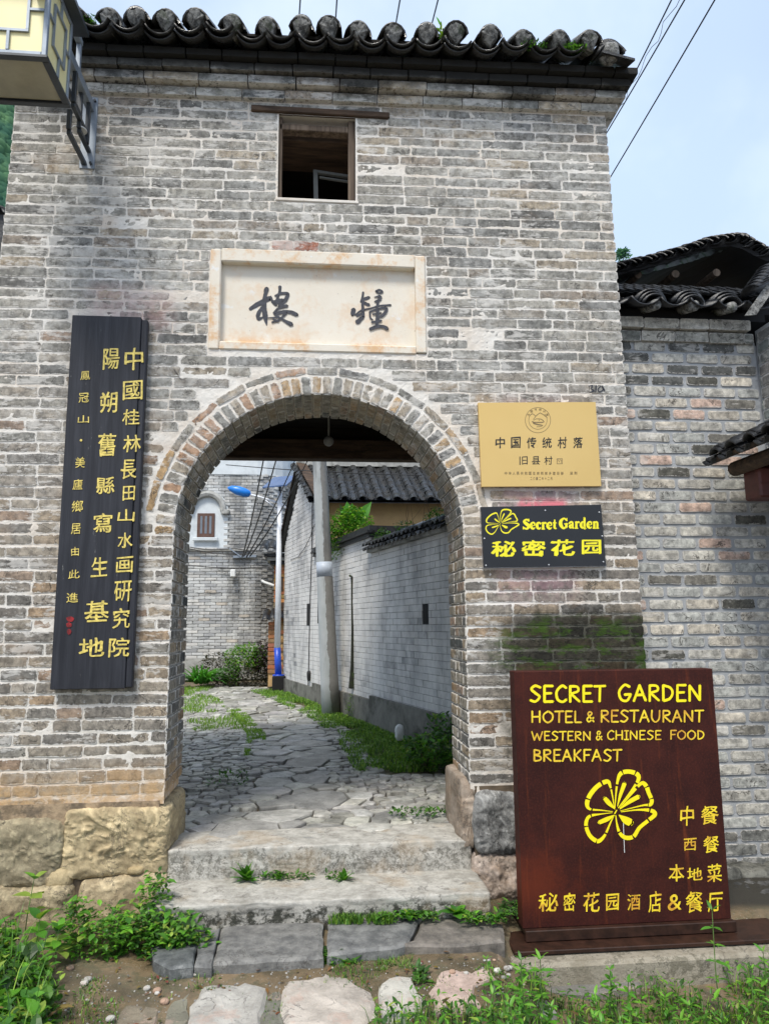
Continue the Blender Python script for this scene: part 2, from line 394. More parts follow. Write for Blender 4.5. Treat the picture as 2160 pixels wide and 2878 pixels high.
def make_brick(name, wz=True, limy=1.0):
    m = M(name, .88, spec=.25); x, y, z = m.xyz()
    t = m.attr('tint'); e = m.attr('edge', True)
    c = m.mix(m.ramp(m.noise(18, 5, .7), .3, .75), m.mix(1, t, (.52, .51, .49), 'MULTIPLY'), m.mix(1, t, (1.46, 1.42, 1.33), 'MULTIPLY'))
    # pits
    p = m.ramp(m.noise(48, 4, .7), .37, .30); c = m.mix(m.math('MULTIPLY', p, .75), c, (.045, .042, .038))
    p = m.ramp(m.noise(7, 6, .8), .42, .34); c = m.mix(m.math('MULTIPLY', p, .45), c, (.06, .058, .052))
    # cracks
    vd = m.math('ABSOLUTE', m.math('SUBTRACT', m.noise(4.5, 5, .6, dist=.6), .5)); cr_ = m.math('MULTIPLY', m.ramp(vd, .013, .003), m.ramp(m.noise(3, 2), .48, .53))
    c = m.mix(m.math('MULTIPLY', cr_, .8), c, (.05, .045, .04))
    # lime creeping over the arris and smeared across faces
    lm = m.math('ADD', m.math('MULTIPLY', e, .26), m.noise(30, 5, .75))
    l1 = m.ramp(lm, .585, .525)
    l2 = m.ramp(m.math('ADD', m.noise(7.5, 6, .72, stretch=(.6, 1, 1.5)), m.math('MULTIPLY', m.ramp(m.noise(.9, 3), .35, .65), .13)), .61, .67)
    l3 = m.ramp(m.noise(70, 2, .5), .70, .74)
    lime = m.math('MAXIMUM', l1, m.math('MAXIMUM', m.math('MULTIPLY', l2, .62), m.math('MULTIPLY', l3, .7)))
    lc = m.mix(m.noise(9, 4, .7), (.52, .495, .455), (.82, .80, .76))
    c = m.mix(m.math('MULTIPLY', lime, .85 * limy), c, lc)
    if wz: c = weather(m, c, x, y, z)
    m.color(c)
    m.bump(m.math('ADD', m.noise(45, 5, .75), m.math('MULTIPLY', lime, .35)), .75, .006)
    return m.m
def make_mortar(name, wz=True, a=(.56, .53, .48), b=(.84, .81, .76)):
    m = M(name, .95, spec=.15); x, y, z = m.xyz()
    c = m.mix(m.noise(10, 5, .7), a, b)
    hole = m.ramp(m.noise(24, 4, .7), .35, .27); c = m.mix(m.math('MULTIPLY', hole, .8), c, (.07, .065, .06))
    hole = m.ramp(m.noise(5, 5, .75, stretch=(.5, 1, 2.5)), .40, .31); c = m.mix(m.math('MULTIPLY', hole, .6), c, (.10, .09, .08))
    if wz:
        c = m.mix(m.math('MULTIPLY', m.ramp(m.noise(1.2, 3), .42, .6), .3), c, (.58, .44, .30))
        c = weather(m, c, x, y, z)
    m.color(c); m.bump(m.noise(60, 5, .8), .8, .006); return m.m
BRICK = make_brick('old_brick'); MORTAR = make_mortar('lime_mortar')
BRICK2 = make_brick('neat_brick', False, .75); MORTAR2 = make_mortar('grey_mortar', False, (.27, .285, .30), (.42, .435, .45))

def simple(name, col, rough=.8, var=.25, sc=12, bump=.3, bd=.004, metal=0., spec=.5, stain=None, tint=False, stretch=None):
    m = M(name, rough, metal, spec)
    base = m.attr('tint') if tint else col
    a = m.mix(1, base, (1 - var,) * 3, 'MULTIPLY'); b = m.mix(1, base, (1 + var,) * 3, 'MULTIPLY')
    c = m.mix(m.ramp(m.noise(sc, 5, .65, stretch=stretch), .3, .7), a, b)
    if stain:
        col2, ssc, lo, hi, amt = stain
        c = m.mix(m.math('MULTIPLY', m.ramp(m.noise(ssc, 5, .7), lo, hi), amt), c, col2)
    m.color(c)
    if bump: m.bump(m.noise(sc * 3, 4, .7, stretch=stretch), bump, bd)
    return m.m

def make_alley():
    m = M('whitewashed_brick', .9, spec=.2); x, y, z = m.xyz(); t = m.attr('tint')
    c = m.mix(m.noise(20, 5, .7), m.mix(1, t, (.9,) * 3, 'MULTIPLY'), m.mix(1, t, (1.5,) * 3, 'MULTIPLY'))
    wash = m.math('MULTIPLY', m.ramp(m.noise(1.3, 6, .7, stretch=(1, 1, .5)), .32, .58), .85)
    c = m.mix(wash, c, m.mix(m.noise(.9, 5, .7), (.56, .555, .54), (.86, .845, .81)))
    st = m.ramp(m.noise(2.2, 5, .7, stretch=(1.6, 1.6, .22)), .55, .74); c = m.mix(m.math('MULTIPLY', st, .5), c, (.14, .14, .135))
    p = m.ramp(m.noise(42, 4, .75), .36, .28); c = m.mix(m.math('MULTIPLY', p, .65), c, (.04, .04, .04))
    m.color(c); m.bump(m.noise(35, 5, .75), .6, .006); return m.m
ALLEY = make_alley()
def make_farwall():
    m = M('stained_far_brick', .9, spec=.2); x, y, z = m.xyz(); t = m.attr('tint')
    c = m.mix(m.noise(9, 5, .75), m.mix(1, t, (1.3,) * 3, 'MULTIPLY'), m.mix(1, t, (1.9,) * 3, 'MULTIPLY'))
    st = m.ramp(m.math('ADD', m.noise(1.2, 6, .75, stretch=(1.3, 1.3, .35)), m.math('MULTIPLY', m.ramp(x, -4.0, -1.6), .14)), .50, .70)
    c = m.mix(m.math('MULTIPLY', st, .62), c, (.10, .10, .095))
    st2 = m.ramp(m.noise(3, 6, .8, stretch=(.35, .35, 3)), .55, .64); c = m.mix(m.math('MULTIPLY', st2, .7), c, (.06, .06, .055))
    m.color(c); m.bump(m.noise(20, 5, .75), .6, .01); return m.m
FARW = make_farwall()
def make_stucco():
    m = M('plaque_stucco', .85, spec=.2); x, y, z = m.xyz()
    c = m.mix(m.noise(3, 5, .6), (.62, .56, .46), (.76, .72, .64))
    o = m.ramp(m.noise(4.2, 6, .75), .46, .64); o2 = m.math('MAXIMUM', m.ramp(y, .045, .02), m.ramp(z, 3.47, 3.40)); o = m.math('MULTIPLY', o, m.math('ADD', m.math('MULTIPLY', o2, .5), .35)); c = m.mix(o, c, (.62, .38, .19))
    w = m.ramp(m.noise(6, 5, .7, stretch=(1, 1, 1.3)), .62, .68); c = m.mix(m.math('MULTIPLY', w, .5), c, (.72, .76, .80))
    p = m.ramp(m.noise(50, 3, .6), .30, .26); c = m.mix(m.math('MULTIPLY', p, .5), c, (.1, .09, .08))
    m.color(c); m.bump(m.noise(30, 5, .7), .3, .004); return m.m
STUCCO = make_stucco()
INK = simple('black_ink', (.035, .038, .05), .7, .4, 40, .2, .001)
def make_wood(name, a, b, sc=(26, 26, 1.2), rough=.6, scratch=0.0):
    m = M(name, rough, spec=.35)
    g = m.noise(1.0, 5, .7, stretch=sc, dist=.4); c = m.mix(m.ramp(g, .3, .72), a, b)
    k = m.ramp(m.noise(2.2, 3, .5, stretch=(sc[0] * .2, sc[1] * .2, sc[2] * 1.2)), .45, .62); c = m.mix(m.math('MULTIPLY', k, .3), c, a)
    if scratch:
        s_ = m.ramp(m.noise(3, 6, .8, stretch=(8, 8, 1.4)), .66, .70); c = m.mix(m.math('MULTIPLY', s_, scratch), c, (.30, .30, .28))
    m.color(c); m.bump(g, .45, .004); return m.m
BOARD = make_wood('black_lacquered_wood', (.012, .013, .018), (.034, .036, .045), rough=.5, scratch=.6)
DARKWOOD = make_wood('weathered_dark_wood', (.030, .020, .014), (.11, .07, .045), sc=(3, 20, 20), rough=.85)
DARKWOODV = make_wood('weathered_post_wood', (.05, .035, .025), (.20, .15, .11), sc=(26, 26, 1.4), rough=.85)
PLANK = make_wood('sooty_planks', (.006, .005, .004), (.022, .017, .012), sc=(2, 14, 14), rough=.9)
GOLDPAINT = simple('gold_paint', (.68, .54, .13), .5, .35, 40, .2, .001)
YELLOW = simple('yellow_vinyl', (.86, .78, .02), .45, .04, 10, 0)
def make_stencil():
    m = M('stencilled_yellow', .5); c = m.mix(m.ramp(m.noise(9, 5, .7), .42, .66), (.88, .66, .03), (.62, .30, .03)); m.color(c); return m.m
STENCIL = make_stencil()
STENCIL2 = simple('bright_stencil_yellow', (.90, .76, .005), .5, .05, 12, 0)
def make_brass():
    m = M('brushed_brass', .38, .55, .5); c = m.mix(m.noise(1.5, 3, .5), (.66, .43, .14), (.80, .56, .22)); m.color(c)
    m.bump(m.noise(3, 3, .6, stretch=(.6, 1, 60)), .08, .002); return m.m
BRASS = make_brass(); BRASS_D = simple('etched_black', (.02, .017, .012), .5, 0, 10, 0); BRASS_L = simple('etched_light', (.20, .14, .06), .5, 0, 10, 0)
RUST_D = simple('wet_dark_rust', (.030, .013, .008), .5, .4, 14, .3, .003, spec=.3)
ACRYL = simple('black_acrylic', (.010, .010, .011), .18, .2, 4, 0, spec=.5)
ALUM = simple('aluminium_edge', (.55, .56, .58), .35, .1, 10, 0, metal=.7)
def make_rust():
    m = M('rusty_steel', .62, .0, .22)
    c = m.mix(m.ramp(m.noise(4, 6, .7), .35, .7), (.026, .0055, .0042), (.050, .0105, .0068))
    f = m.ramp(m.noise(90, 3, .6), .45, .7); c = m.mix(m.math('MULTIPLY', f, .35), c, (.095, .022, .012))
    s1 = m.ramp(m.noise(2.0, 5, .7, stretch=(9, 9, .8)), .55, .72); c = m.mix(m.math('MULTIPLY', s1, .5), c, (.16, .035, .010))
    x, y, z = m.xyz(); n1 = m.noise(5, 6, .75)
    b = m.math('MULTIPLY', m.ramp(m.math('ADD', x, m.math('MULTIPLY', n1, .7)), 2.0, 1.6), m.ramp(m.math('ADD', z, m.math('MULTIPLY', n1, .6)), .50, .18))
    b = m.math('MULTIPLY', b, m.ramp(z, -.35, -.1)); c = m.mix(m.math('MULTIPLY', b, .6), c, (.13, .022, .007))
    m.color(c); m.rough(m.math('ADD', .45, m.math('MULTIPLY', n1, .4))); m.bump(m.noise(70, 4, .7), .25, .002); return m.m
RUST = make_rust()
def make_tile():
    m = M('sooty_clay_tile', .55, spec=.5)
    c = m.mix(m.noise(11, 5, .75), (.006, .006, .006), (.026, .026, .025))
    l = m.ramp(m.noise(9, 6, .8), .60, .70); c = m.mix(m.math('MULTIPLY', l, .5), c, (.16, .16, .155))
    g = m.ramp(m.noise(3.2, 5, .8), .60, .70); c = m.mix(m.math('MULTIPLY', g, .5), c, (.03, .05, .012))
    m.color(c); m.bump(m.noise(40, 5, .8), .8, .008); m.rough(m.ramp(m.noise(6, 3), .3, .7)); return m.m
TILE = make_tile()
TILE_D = simple('dark_wet_tile', (.014, .015, .017), .42, .6, 14, .6, .006, stain=((.11, .115, .12), 8, .58, .7, .6))
def make_plug():
    m = M('tile_end_mortar', .7, spec=.4); n = m.noise(22, 6, .8)
    c = m.mix(m.ramp(n, .38, .62), (.035, .035, .033), (.30, .30, .285))
    g = m.ramp(m.noise(6, 4, .7), .56, .66); c = m.mix(m.math('MULTIPLY', g, .6), c, (.03, .045, .012)); m.color(c); m.bump(n, 1, .012); return m.m
PLUG = make_plug()
STEEL = simple('blue_grey_steel', (.24, .28, .33), .45, .15, 8, .05, .001, metal=.3, stain=((.36, .40, .44), 3, .5, .7, .4))
STEEL_D = simple('dark_grey_steel', (.045, .052, .060), .4, .15, 8, .03, .001, metal=.3)
PANE = simple('cream_lamp_pane', (.80, .72, .38), .35, .03, 3, 0)
PANE_B = simple('clear_bottom_pane', (.30, .28, .19), .15, .15, 4, 0)
WOODRED = simple('dark_red_timber', (.085, .018, .012), .5, .3, 10, .2)
BLK = simple('cable_rubber', (.012, .012, .013), .6, .1, 10, 0)
def make_stone(name, a, b, crack=(.05, .045, .04), lich=None, rough=.85, chis=0.0, sc=6, wet=None, foot=False):
    m = M(name, rough, spec=.35); t = m.attr('tint')
    c = m.mix(m.ramp(m.noise(sc, 6, .72), .3, .7), a, b); c = m.mix(1, c, t, 'MULTIPLY')
    c = m.mix(m.math('MULTIPLY', m.ramp(m.noise(55, 4, .7), .38, .28), .6), c, crack)
    vd = m.math('ABSOLUTE', m.math('SUBTRACT', m.noise(5, 6, .65, dist=.5), .5)); k = m.math('MULTIPLY', m.ramp(vd, .014, .003), m.ramp(m.noise(3, 3), .45, .55)); c = m.mix(m.math('MULTIPLY', k, .6), c, crack)
    if lich: c = m.mix(m.math('MULTIPLY', m.ramp(m.noise(5, 6, .8), lich[1], lich[1] + .08), lich[2]), c, lich[0])
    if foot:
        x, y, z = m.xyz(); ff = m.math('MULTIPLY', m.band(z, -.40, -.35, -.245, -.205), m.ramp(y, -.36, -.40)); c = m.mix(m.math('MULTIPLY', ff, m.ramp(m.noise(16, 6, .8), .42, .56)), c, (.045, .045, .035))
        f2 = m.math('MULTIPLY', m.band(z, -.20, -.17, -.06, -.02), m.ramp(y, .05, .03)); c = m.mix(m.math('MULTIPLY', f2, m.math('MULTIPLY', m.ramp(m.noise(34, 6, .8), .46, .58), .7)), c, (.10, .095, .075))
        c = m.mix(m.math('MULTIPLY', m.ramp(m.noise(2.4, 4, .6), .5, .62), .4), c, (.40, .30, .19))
    if wet: c = m.mix(m.math('MULTIPLY', m.ramp(m.noise(3, 5, .75), .5, .62), wet[1]), c, wet[0])
    m.color(c); h = m.noise(26, 6, .8)
    if chis:
        cv = m.noise(1.0, 3, .6, stretch=(30, 30, 7), dist=.8); h = m.math('ADD', m.math('MULTIPLY', cv, chis), h)
    m.bump(h, .9, .012); return m.m
ST_YEL = make_stone('chiselled_sandstone', (.40, .31, .18), (.68, .55, .33), lich=((.13, .11, .08), .60, .6), chis=1.0)
ST_GRY = make_stone('dark_pitted_limestone', (.07, .07, .07), (.40, .40, .385), lich=((.42, .41, .38), .60, .6), sc=12)
ST_PNK = make_stone('pinkish_limestone', (.30, .22, .16), (.52, .44, .38), lich=((.07, .065, .055), .57, .75))
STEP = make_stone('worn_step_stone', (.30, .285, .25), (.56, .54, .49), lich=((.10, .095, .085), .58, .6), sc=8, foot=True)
STEPT = make_stone('dark_slab_stone', (.095, .097, .097), (.25, .25, .24), lich=((.32, .32, .31), .62, .5), sc=10, rough=.6)
FLAG = make_stone('path_stone', (.24, .238, .22), (.58, .575, .55), crack=(.05, .05, .04), lich=((.07, .085, .03), .60, .5), sc=5, rough=.33)
FSTONE = make_stone('stepping_stone', (.30, .285, .26), (.52, .50, .46), lich=((.46, .33, .27), .55, .5), sc=6)
def make_ground():
    m = M('wet_mud', .7, spec=.5); x, y, z = m.xyz(); n = m.noise(2.6, 6, .7)
    c = m.mix(m.ramp(n, .35, .62), (.075, .062, .038), (.20, .145, .085))
    c = m.mix(m.math('MULTIPLY', m.ramp(m.noise(5, 6, .8), .5, .6), .6), c, (.085, .088, .05))
    c = m.mix(m.math('MULTIPLY', m.ramp(m.noise(70, 2, .6), .66, .72), .7), c, (.38, .36, .32))
    m.color(c); c = m.mix(m.math('MULTIPLY', m.ramp(x, 1.15, 1.3), m.ramp(y, -.45, -.3)), c, (.03, .027, .02)); m.color(c); m.rough(m.math('ADD', m.math('MULTIPLY', m.ramp(m.noise(2.2, 3), .42, .58), .65), .15)); m.bump(m.noise(30, 6, .8), .7, .012); return m.m  # shade behind the steel sign is painted into the mud colour
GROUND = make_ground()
def make_leaf(name='leaf'):
    m = M(name, .45, spec=.4); t = m.attr('tint'); c = m.mix(m.noise(25, 3, .6), m.mix(1, t, (.75,) * 3, 'MULTIPLY'), m.mix(1, t, (1.25,) * 3, 'MULTIPLY'))
    m.color(c); tr = m.n.new('ShaderNodeBsdfTranslucent'); m.l.new(m.mix(1, c, (1.5, 1.6, .8), 'MULTIPLY'), tr.inputs['Color'])
    mxs = m.n.new('ShaderNodeMixShader'); mxs.inputs[0].default_value = .3; out = m.n['Material Output']
    m.l.new(m.b.outputs[0], mxs.inputs[1]); m.l.new(tr.outputs[0], mxs.inputs[2]); m.l.new(mxs.outputs[0], out.inputs[0]); return m.m
LEAF = make_leaf()
STEM = simple('plant_stem', (.10, .17, .04), .6, .2, 20, 0)
WHITEP = simple('white_pole_paint', (.74, .77, .82), .35, .05, 4, 0)
BLUEP = simple('blue_pole_paint', (.015, .07, .50), .35, .08, 4, 0)
BLUEH = simple('blue_lamp_head', (.01, .18, .62), .3, .06, 4, 0)
SOLAR = simple('solar_cell_glass', (.06, .11, .24), .12, .1, 4, 0, spec=.8)
def make_pole(x0, k):
    m = M('peeling_concrete_pole', .85, spec=.25); x, y, z = m.xyz()
    xr = m.math('SUBTRACT', x, m.math('ADD', m.math('MULTIPLY', z, k), x0))
    pe = m.ramp(m.math('ADD', m.math('MULTIPLY', xr, -7), m.noise(2.2, 5, .7, stretch=(1, 1, 1.2))), .44, .50)
    c = m.mix(m.noise(16, 5, .7), (.15, .145, .135), (.27, .265, .25)); c = m.mix(pe, c, m.mix(m.noise(5, 5, .75, stretch=(1, 1, .5)), (.26, .29, .29), (.56, .58, .59)))
    st = m.ramp(m.noise(3, 5, .7, stretch=(2, 2, .3)), .55, .7); c = m.mix(m.math('MULTIPLY', st, .5), c, (.10, .10, .095))
    m.color(c); m.bump(m.math('ADD', m.noise(30, 4, .7), m.math('MULTIPLY', pe, 2)), .5, .004); return m.m
OCHRE = simple('ochre_plaster', (.50, .33, .15), .9, .12, 2, .2, stain=((.36, .24, .12), 1.5, .5, .7, .5))
PLASTER = simple('grey_plaster', (.35, .35, .33), .9, .2, 6, .3, stain=((.10, .10, .09), 2.2, .5, .66, .7))
PLINTH = simple('damp_plinth_render', (.17, .165, .145), .85, .25, 5, .5, .006, stain=((.05, .05, .04), 2.0, .48, .62, .8))
WHITEW = simple('white_plaster', (.60, .64, .66), .8, .08, 3, .1, stain=((.42, .46, .48), 2.5, .5, .7, .5))
ORANGE = simple('orange_brick', (.42, .20, .08), .9, .2, 8, .5, tint=True)
DARK = simple('flat_black', (.008, .008, .009), .9, .2, 5, 0)
GLASSW = simple('old_window_glass', (.16, .18, .21), .15, .1, 3, 0, spec=.6)
REDW = simple('brown_window_timber', (.10, .05, .035), .6, .2, 12, .2)
DIMG = simple('grey_lamp_glass', (.16, .16, .15), .5, .1, 5, 0)  # even mid grey for the bulb glass
HAIR = simple('pale_plastic', (.72, .73, .72), .4, .04, 5, 0)
HILLM = None

# ================================================================== SETTING: ground, path, sky backdrop is the world
def ground_z(x, y):
    n = .02 * fbm(x * 1.3, y * 1.3, 2) + .006 * fbm(x * 7, y * 7, 5)
    if y > .25: return -.045 + .5 * n
    if y > -.42: return -.36 + n
    r = -.368 - .03 * min(1, max(0, (-.9 - y) / .3)) - .05 * min(1, max(0, (x - .9) / .6)) + n * .8
    if x < -.9: r += .02
    r -= .15 * min(1, max(0, (x - .98) / .25)) * min(1, max(0, (-.6 - y) / .2))
    return r + .015 * (y + 1)
def grid(mb, xs, ys, fz, tint=(1, 1, 1)):
    vs = [(x, y, fz(x, y)) for y in ys for x in xs]; n = len(xs)
    mb.add(vs, [(j * n + i, j * n + i + 1, (j + 1) * n + i + 1, (j + 1) * n + i) for j in range(len(ys) - 1) for i in range(n - 1)], tint)
def lin(a, b, n): return [a + (b - a) * i / n for i in range(n + 1)]
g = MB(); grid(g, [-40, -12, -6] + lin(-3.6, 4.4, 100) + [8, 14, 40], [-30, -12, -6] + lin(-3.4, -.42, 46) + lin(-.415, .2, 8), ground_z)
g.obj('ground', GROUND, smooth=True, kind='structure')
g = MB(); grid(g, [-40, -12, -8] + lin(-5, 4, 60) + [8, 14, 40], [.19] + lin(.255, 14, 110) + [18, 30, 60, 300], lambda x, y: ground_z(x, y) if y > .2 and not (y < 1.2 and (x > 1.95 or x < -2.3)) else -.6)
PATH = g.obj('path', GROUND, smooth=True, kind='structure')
# forested hills far away
hm = M('forest_hillside', .9, spec=.1); n1 = hm.noise(.10, 6, .75)
c = hm.mix(hm.ramp(n1, .35, .7), (.030, .085, .055), (.085, .17, .075)); hm.color(c); HILLM = hm.m  # bluish green puts distance haze into the hillside colour
def crown_lumps(mb, n, fpos, r0, r1, seed):
    for i in range(n):
        p = fpos(i); r = U(r0, r1); k = rnd.randrange(3)
        mb.rock(p, (r, r, r * .9), seed=i + seed, p=2.2, amp=r * .35, freq=2.2 / r, n=3, tint=((.7, .8, 1) if k == 0 else (1, 1, 1)))
hb = MB()
HP = [(-230, 250, 150), (-150, 230, 120), (-95, 220, 48), (-40, 260, 24), (30, 300, 16), (90, 260, 26), (160, 260, 40)]
def hill_h(x, y):
    h = 0
    for cx, cy, hh in ((-112, 205, 215), (-230, 260, 210)):
        d = math.hypot((x - cx) / 75, (y - cy) / 90); h += hh * math.exp(-d * d * 1.1)
    return h + (8 * fbm(x * .03, y * .03, 1) if h > 3 else -2) - 1
grid(hb, lin(-420, 420, 90), lin(90, 420, 46), hill_h)
hb.obj('hills', HILLM, smooth=True, kind='structure')
hb = MB()
for i in range(9000):
    y = U(115, 205); x = y * U(-.52, -.33); z = hill_h(x, y)
    if z < 6: continue
    r = U(1.1, 2.6); hb.rock((x, y, z), (r, r, r * 1.1), seed=i, p=2.2, amp=r * .3, freq=.6, n=3)
hb.obj('hill_forest', HILLM, smooth=True, kind='stuff', label='green wooded hillside seen past the left edge of the brick gate tower', cat='woodland')

# ================================================================== GATE TOWER
TW = thing('gate_tower', (.04, 1.5, 0), 'old grey brick gate tower with a round arch and a tiled eave', 'gate tower')
XL, XR, ZF, ZT = -2.23, 2.285, .34, 5.295
AC, AZ, AR = .035, 2.03, .99
JL, JR = AC - AR, AC + AR                                # jambs
def skew(x, z): return max(0, z - 1.8) * .0055 * x       # courses climb slightly to the right higher up
def wl_(z): return -2.235 + (.02 * (z - 3) if z > 3 else -.06 * (z - 3) * .5)   # ragged battered left edge
def wr_(z): return 2.30 - .012 * (z - 1)
# openings in the wall plane
WIN = (-.30, .282, 4.515, 5.195)
PLQ = (-.765, .79, 3.33, 4.085)
# core of the wall
core = MB()
arcp = [(AC + (AR + .02) * math.cos(a), AZ + (AR + .02) * math.sin(a)) for a in np.linspace(math.pi, 0, 33)]
def core_quad(x0, x1, z0, z1, y0=.02, y1=.60): core.box(x0, x1, y0, y1, z0, z1)
core_quad(-2.26, JL - .02, .28, AZ); core_quad(JR + .02, 2.265, .28, AZ)
for (xa, za), (xb, zb) in zip(arcp[:-1], arcp[1:]):
    core.add([(xa, .02, za), (xb, .02, zb), (xb, .02, 3.2), (xa, .02, 3.2), (xa, .6, za), (xb, .6, zb), (xb, .6, 3.2), (xa, .6, 3.2)],
             [(0, 1, 2, 3), (4, 7, 6, 5), (0, 4, 5, 1), (3, 2, 6, 7)])
core_quad(-2.24, JL - .02, AZ, 3.2); core_quad(JR + .02, 2.26, AZ, 3.2)
core_quad(-2.22, 2.26, 3.2, PLQ[2]); core_quad(-2.22, PLQ[0], PLQ[2], PLQ[3]); core_quad(PLQ[1], 2.25, PLQ[2], PLQ[3]); core_quad(PLQ[0], PLQ[1], PLQ[2], PLQ[3], .08)
core_quad(-2.21, 2.25, PLQ[3], WIN[2]); core_quad(-2.2, WIN[0] - .01, WIN[2], WIN[3]); core_quad(WIN[1] + .01, 2.25, WIN[2], WIN[3]); core_quad(-2.2, 2.25, WIN[3], 5.5)
core.box(-2.24, -1.85, .6, 3.0, -.3, 5.5); core.box(1.95, 2.25, .6, 3.0, -.3, 5.5)
core.obj('wall_core', MORTAR, TW)
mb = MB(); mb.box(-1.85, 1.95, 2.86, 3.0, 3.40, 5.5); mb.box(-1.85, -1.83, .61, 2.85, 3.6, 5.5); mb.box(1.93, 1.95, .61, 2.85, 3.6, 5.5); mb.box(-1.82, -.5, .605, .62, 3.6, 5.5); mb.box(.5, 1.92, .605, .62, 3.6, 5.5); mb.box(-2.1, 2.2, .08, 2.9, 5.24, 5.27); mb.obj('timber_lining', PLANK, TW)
# mortar skin, uneven, in strips that skip the openings
def in_arch(x, z, m=0.0):
    if z < AZ: return abs(x - AC) < AR + m
    return math.hypot(x - AC, z - AZ) < AR + m
sk = MB(); dx = .0155
nx = int((2.31 + 2.28) / dx); nz = int((5.5 - .28) / dx)
def sky_(x, z): return .0018 + .0032 * fbm(x * 9, z * 13, 1, 4) + .0022 * fbm(x * 40, z * 40, 6, 2)
idx = {}
def skv(i, k):
    if (i, k) in idx: return idx[i, k]
    x = -2.28 + i * dx; z = .28 + k * dx
    xx = min(max(x, wl_(z) + .008), wr_(z) - .012)
    r = math.hypot(xx - AC, z - AZ)
    if z > AZ and AR - .04 < r < AR + .012: s = (AR + .004) / r; xx, zz = AC + (xx - AC) * s, AZ + (z - AZ) * s
    else:
        zz = z
        if z <= AZ and abs(xx - AC) < AR + .012: xx = AC + math.copysign(AR + .004, xx - AC)
    sk.v.append((xx, sky_(xx, zz), zz)); sk.t.append((1, 1, 1)); sk.e.append(1); idx[i, k] = len(sk.v) - 1; return idx[i, k]
for i in range(nx):
    for k in range(nz):
        x = -2.28 + (i + .5) * dx; z = .28 + (k + .5) * dx
        if in_arch(x, z, -.006) or (WIN[0] < x < WIN[1] and WIN[2] < z < WIN[3]) or (PLQ[0] < x < PLQ[1] and PLQ[2] < z < PLQ[3]): continue
        sk.f.append((skv(i, k), skv(i + 1, k), skv(i + 1, k + 1), skv(i, k + 1)))
sk.obj('mortar', MORTAR, TW)

PAL = [((.25, .245, .225), 5), ((.21, .215, .205), 4), ((.27, .255, .235), 4), ((.31, .285, .25), 3), ((.135, .145, .15), 2.2), ((.09, .10, .105), 1.0), ((.34, .27, .19), 1.6), ((.29, .20, .145), 1.0), ((.36, .34, .31), 2.0)]
def pick(pal):
    t = U(0, sum(w for _, w in pal))
    for c_, w in pal:
        t -= w
        if t <= 0: break
    k = U(.86, 1.16); return tuple(q * k for q in c_)
PAL_TOP = [((.27, .27, .25), 5), ((.21, .215, .205), 4), ((.32, .315, .29), 4), ((.13, .14, .14), 1.8), ((.34, .29, .22), 1.6), ((.085, .092, .095), 1.0), ((.25, .21, .17), 1.0)]
PAL_LOW = [((.30, .275, .235), 5), ((.25, .24, .22), 4), ((.34, .28, .21), 3), ((.18, .18, .175), 2), ((.10, .11, .115), .9), ((.35, .25, .16), .9), ((.33, .25, .20), 1.2)]
PAL_ARCH = [((.33, .29, .24), 5), ((.26, .25, .23), 4), ((.40, .28, .16), 2.5), ((.34, .22, .15), 1.5), ((.20, .20, .19), 2), ((.12, .12, .12), 1)]
def tower_tint(x, z):
    w = (z - 2.4) / 1.6 + .35 * fbm(x * .8, z * .8, 3)
    if rnd.random() < w: t = pick(PAL_TOP)
    elif z < 2.2 and rnd.random() < .75: t = pick(PAL_LOW)
    else: t = pick(PAL)
    g_ = .235 + .05 * fbm(x * 1.1, z * 1.4, 9) + (.02 if z > 2.4 else .0); wm = 1.05 if z > 2.6 else 1.17
    return (t[0] * .66 + .34 * g_ * wm, t[1] * .66 + .34 * g_, t[2] * .66 + .34 * g_ / wm)
bricks = []      # (size on screen, function)
z = ZF; zc = []
while z < ZT - .05:
    h = U(.0765, .0835); zc.append((z, min(h, ZT - z))); z += h
def holes(z0, z1):
    zm = (z0 + z1) / 2; H = []
    ring = .135 if zm > AZ - .03 else 0.0
    if zm > 2.1: ring = .215
    if zm < AZ + AR + ring:
        d = max(z0 - AZ, 0) if z0 > AZ else 0
        R_ = AR + ring
        if d < R_:
            w = math.sqrt(max(R_ * R_ - d * d, 0)) if z0 > AZ else (AR + (ring if zm > AZ - .03 else 0))
            H.append((AC - w, AC + w))
    if z1 > WIN[2] + .01 and z0 < WIN[3] - .01: H.append((WIN[0] - .004, WIN[1] + .004))
    if z1 > PLQ[2] + .012 and z0 < PLQ[3] - .012: H.append((PLQ[0] - .004, PLQ[1] + .004))
    return sorted(H)
def row_bricks(x0, x1, lens):
    out = []; x = x0
    while x < x1 - .03:
        l = rnd.choice(lens) + U(-.02, .02)
        if x1 - (x + l) < .07: l = x1 - x
        if l > .42: l = l * .5
        out.append((x, l)); x += l
    return out
def foot_left(x): return .34 if x > -1.55 else (.30 if x > -1.9 else .24)
for r, (z0, h) in enumerate(zc):
    hl = holes(z0, z0 + h); segs = []; a = wl_(z0)
    for p, q in hl: segs.append((a, p)); a = q
    segs.append((a, wr_(z0)))
    for p, q in segs:
        if q - p < .05: continue
        if r % 2 and p > -2: p2 = p
        for x, l in row_bricks(p, q, [.33, .33, .34, .31, .165, .18, .24] if r % 2 else [.34, .32, .17, .33, .25]):
            if rnd.random() < .003: continue
            g_ = U(.004, .009)
            bricks.append((x + g_ / 2, z0 + U(.003, .006), l - g_, h - U(.0095, .0145), tower_tint(x, z0)))
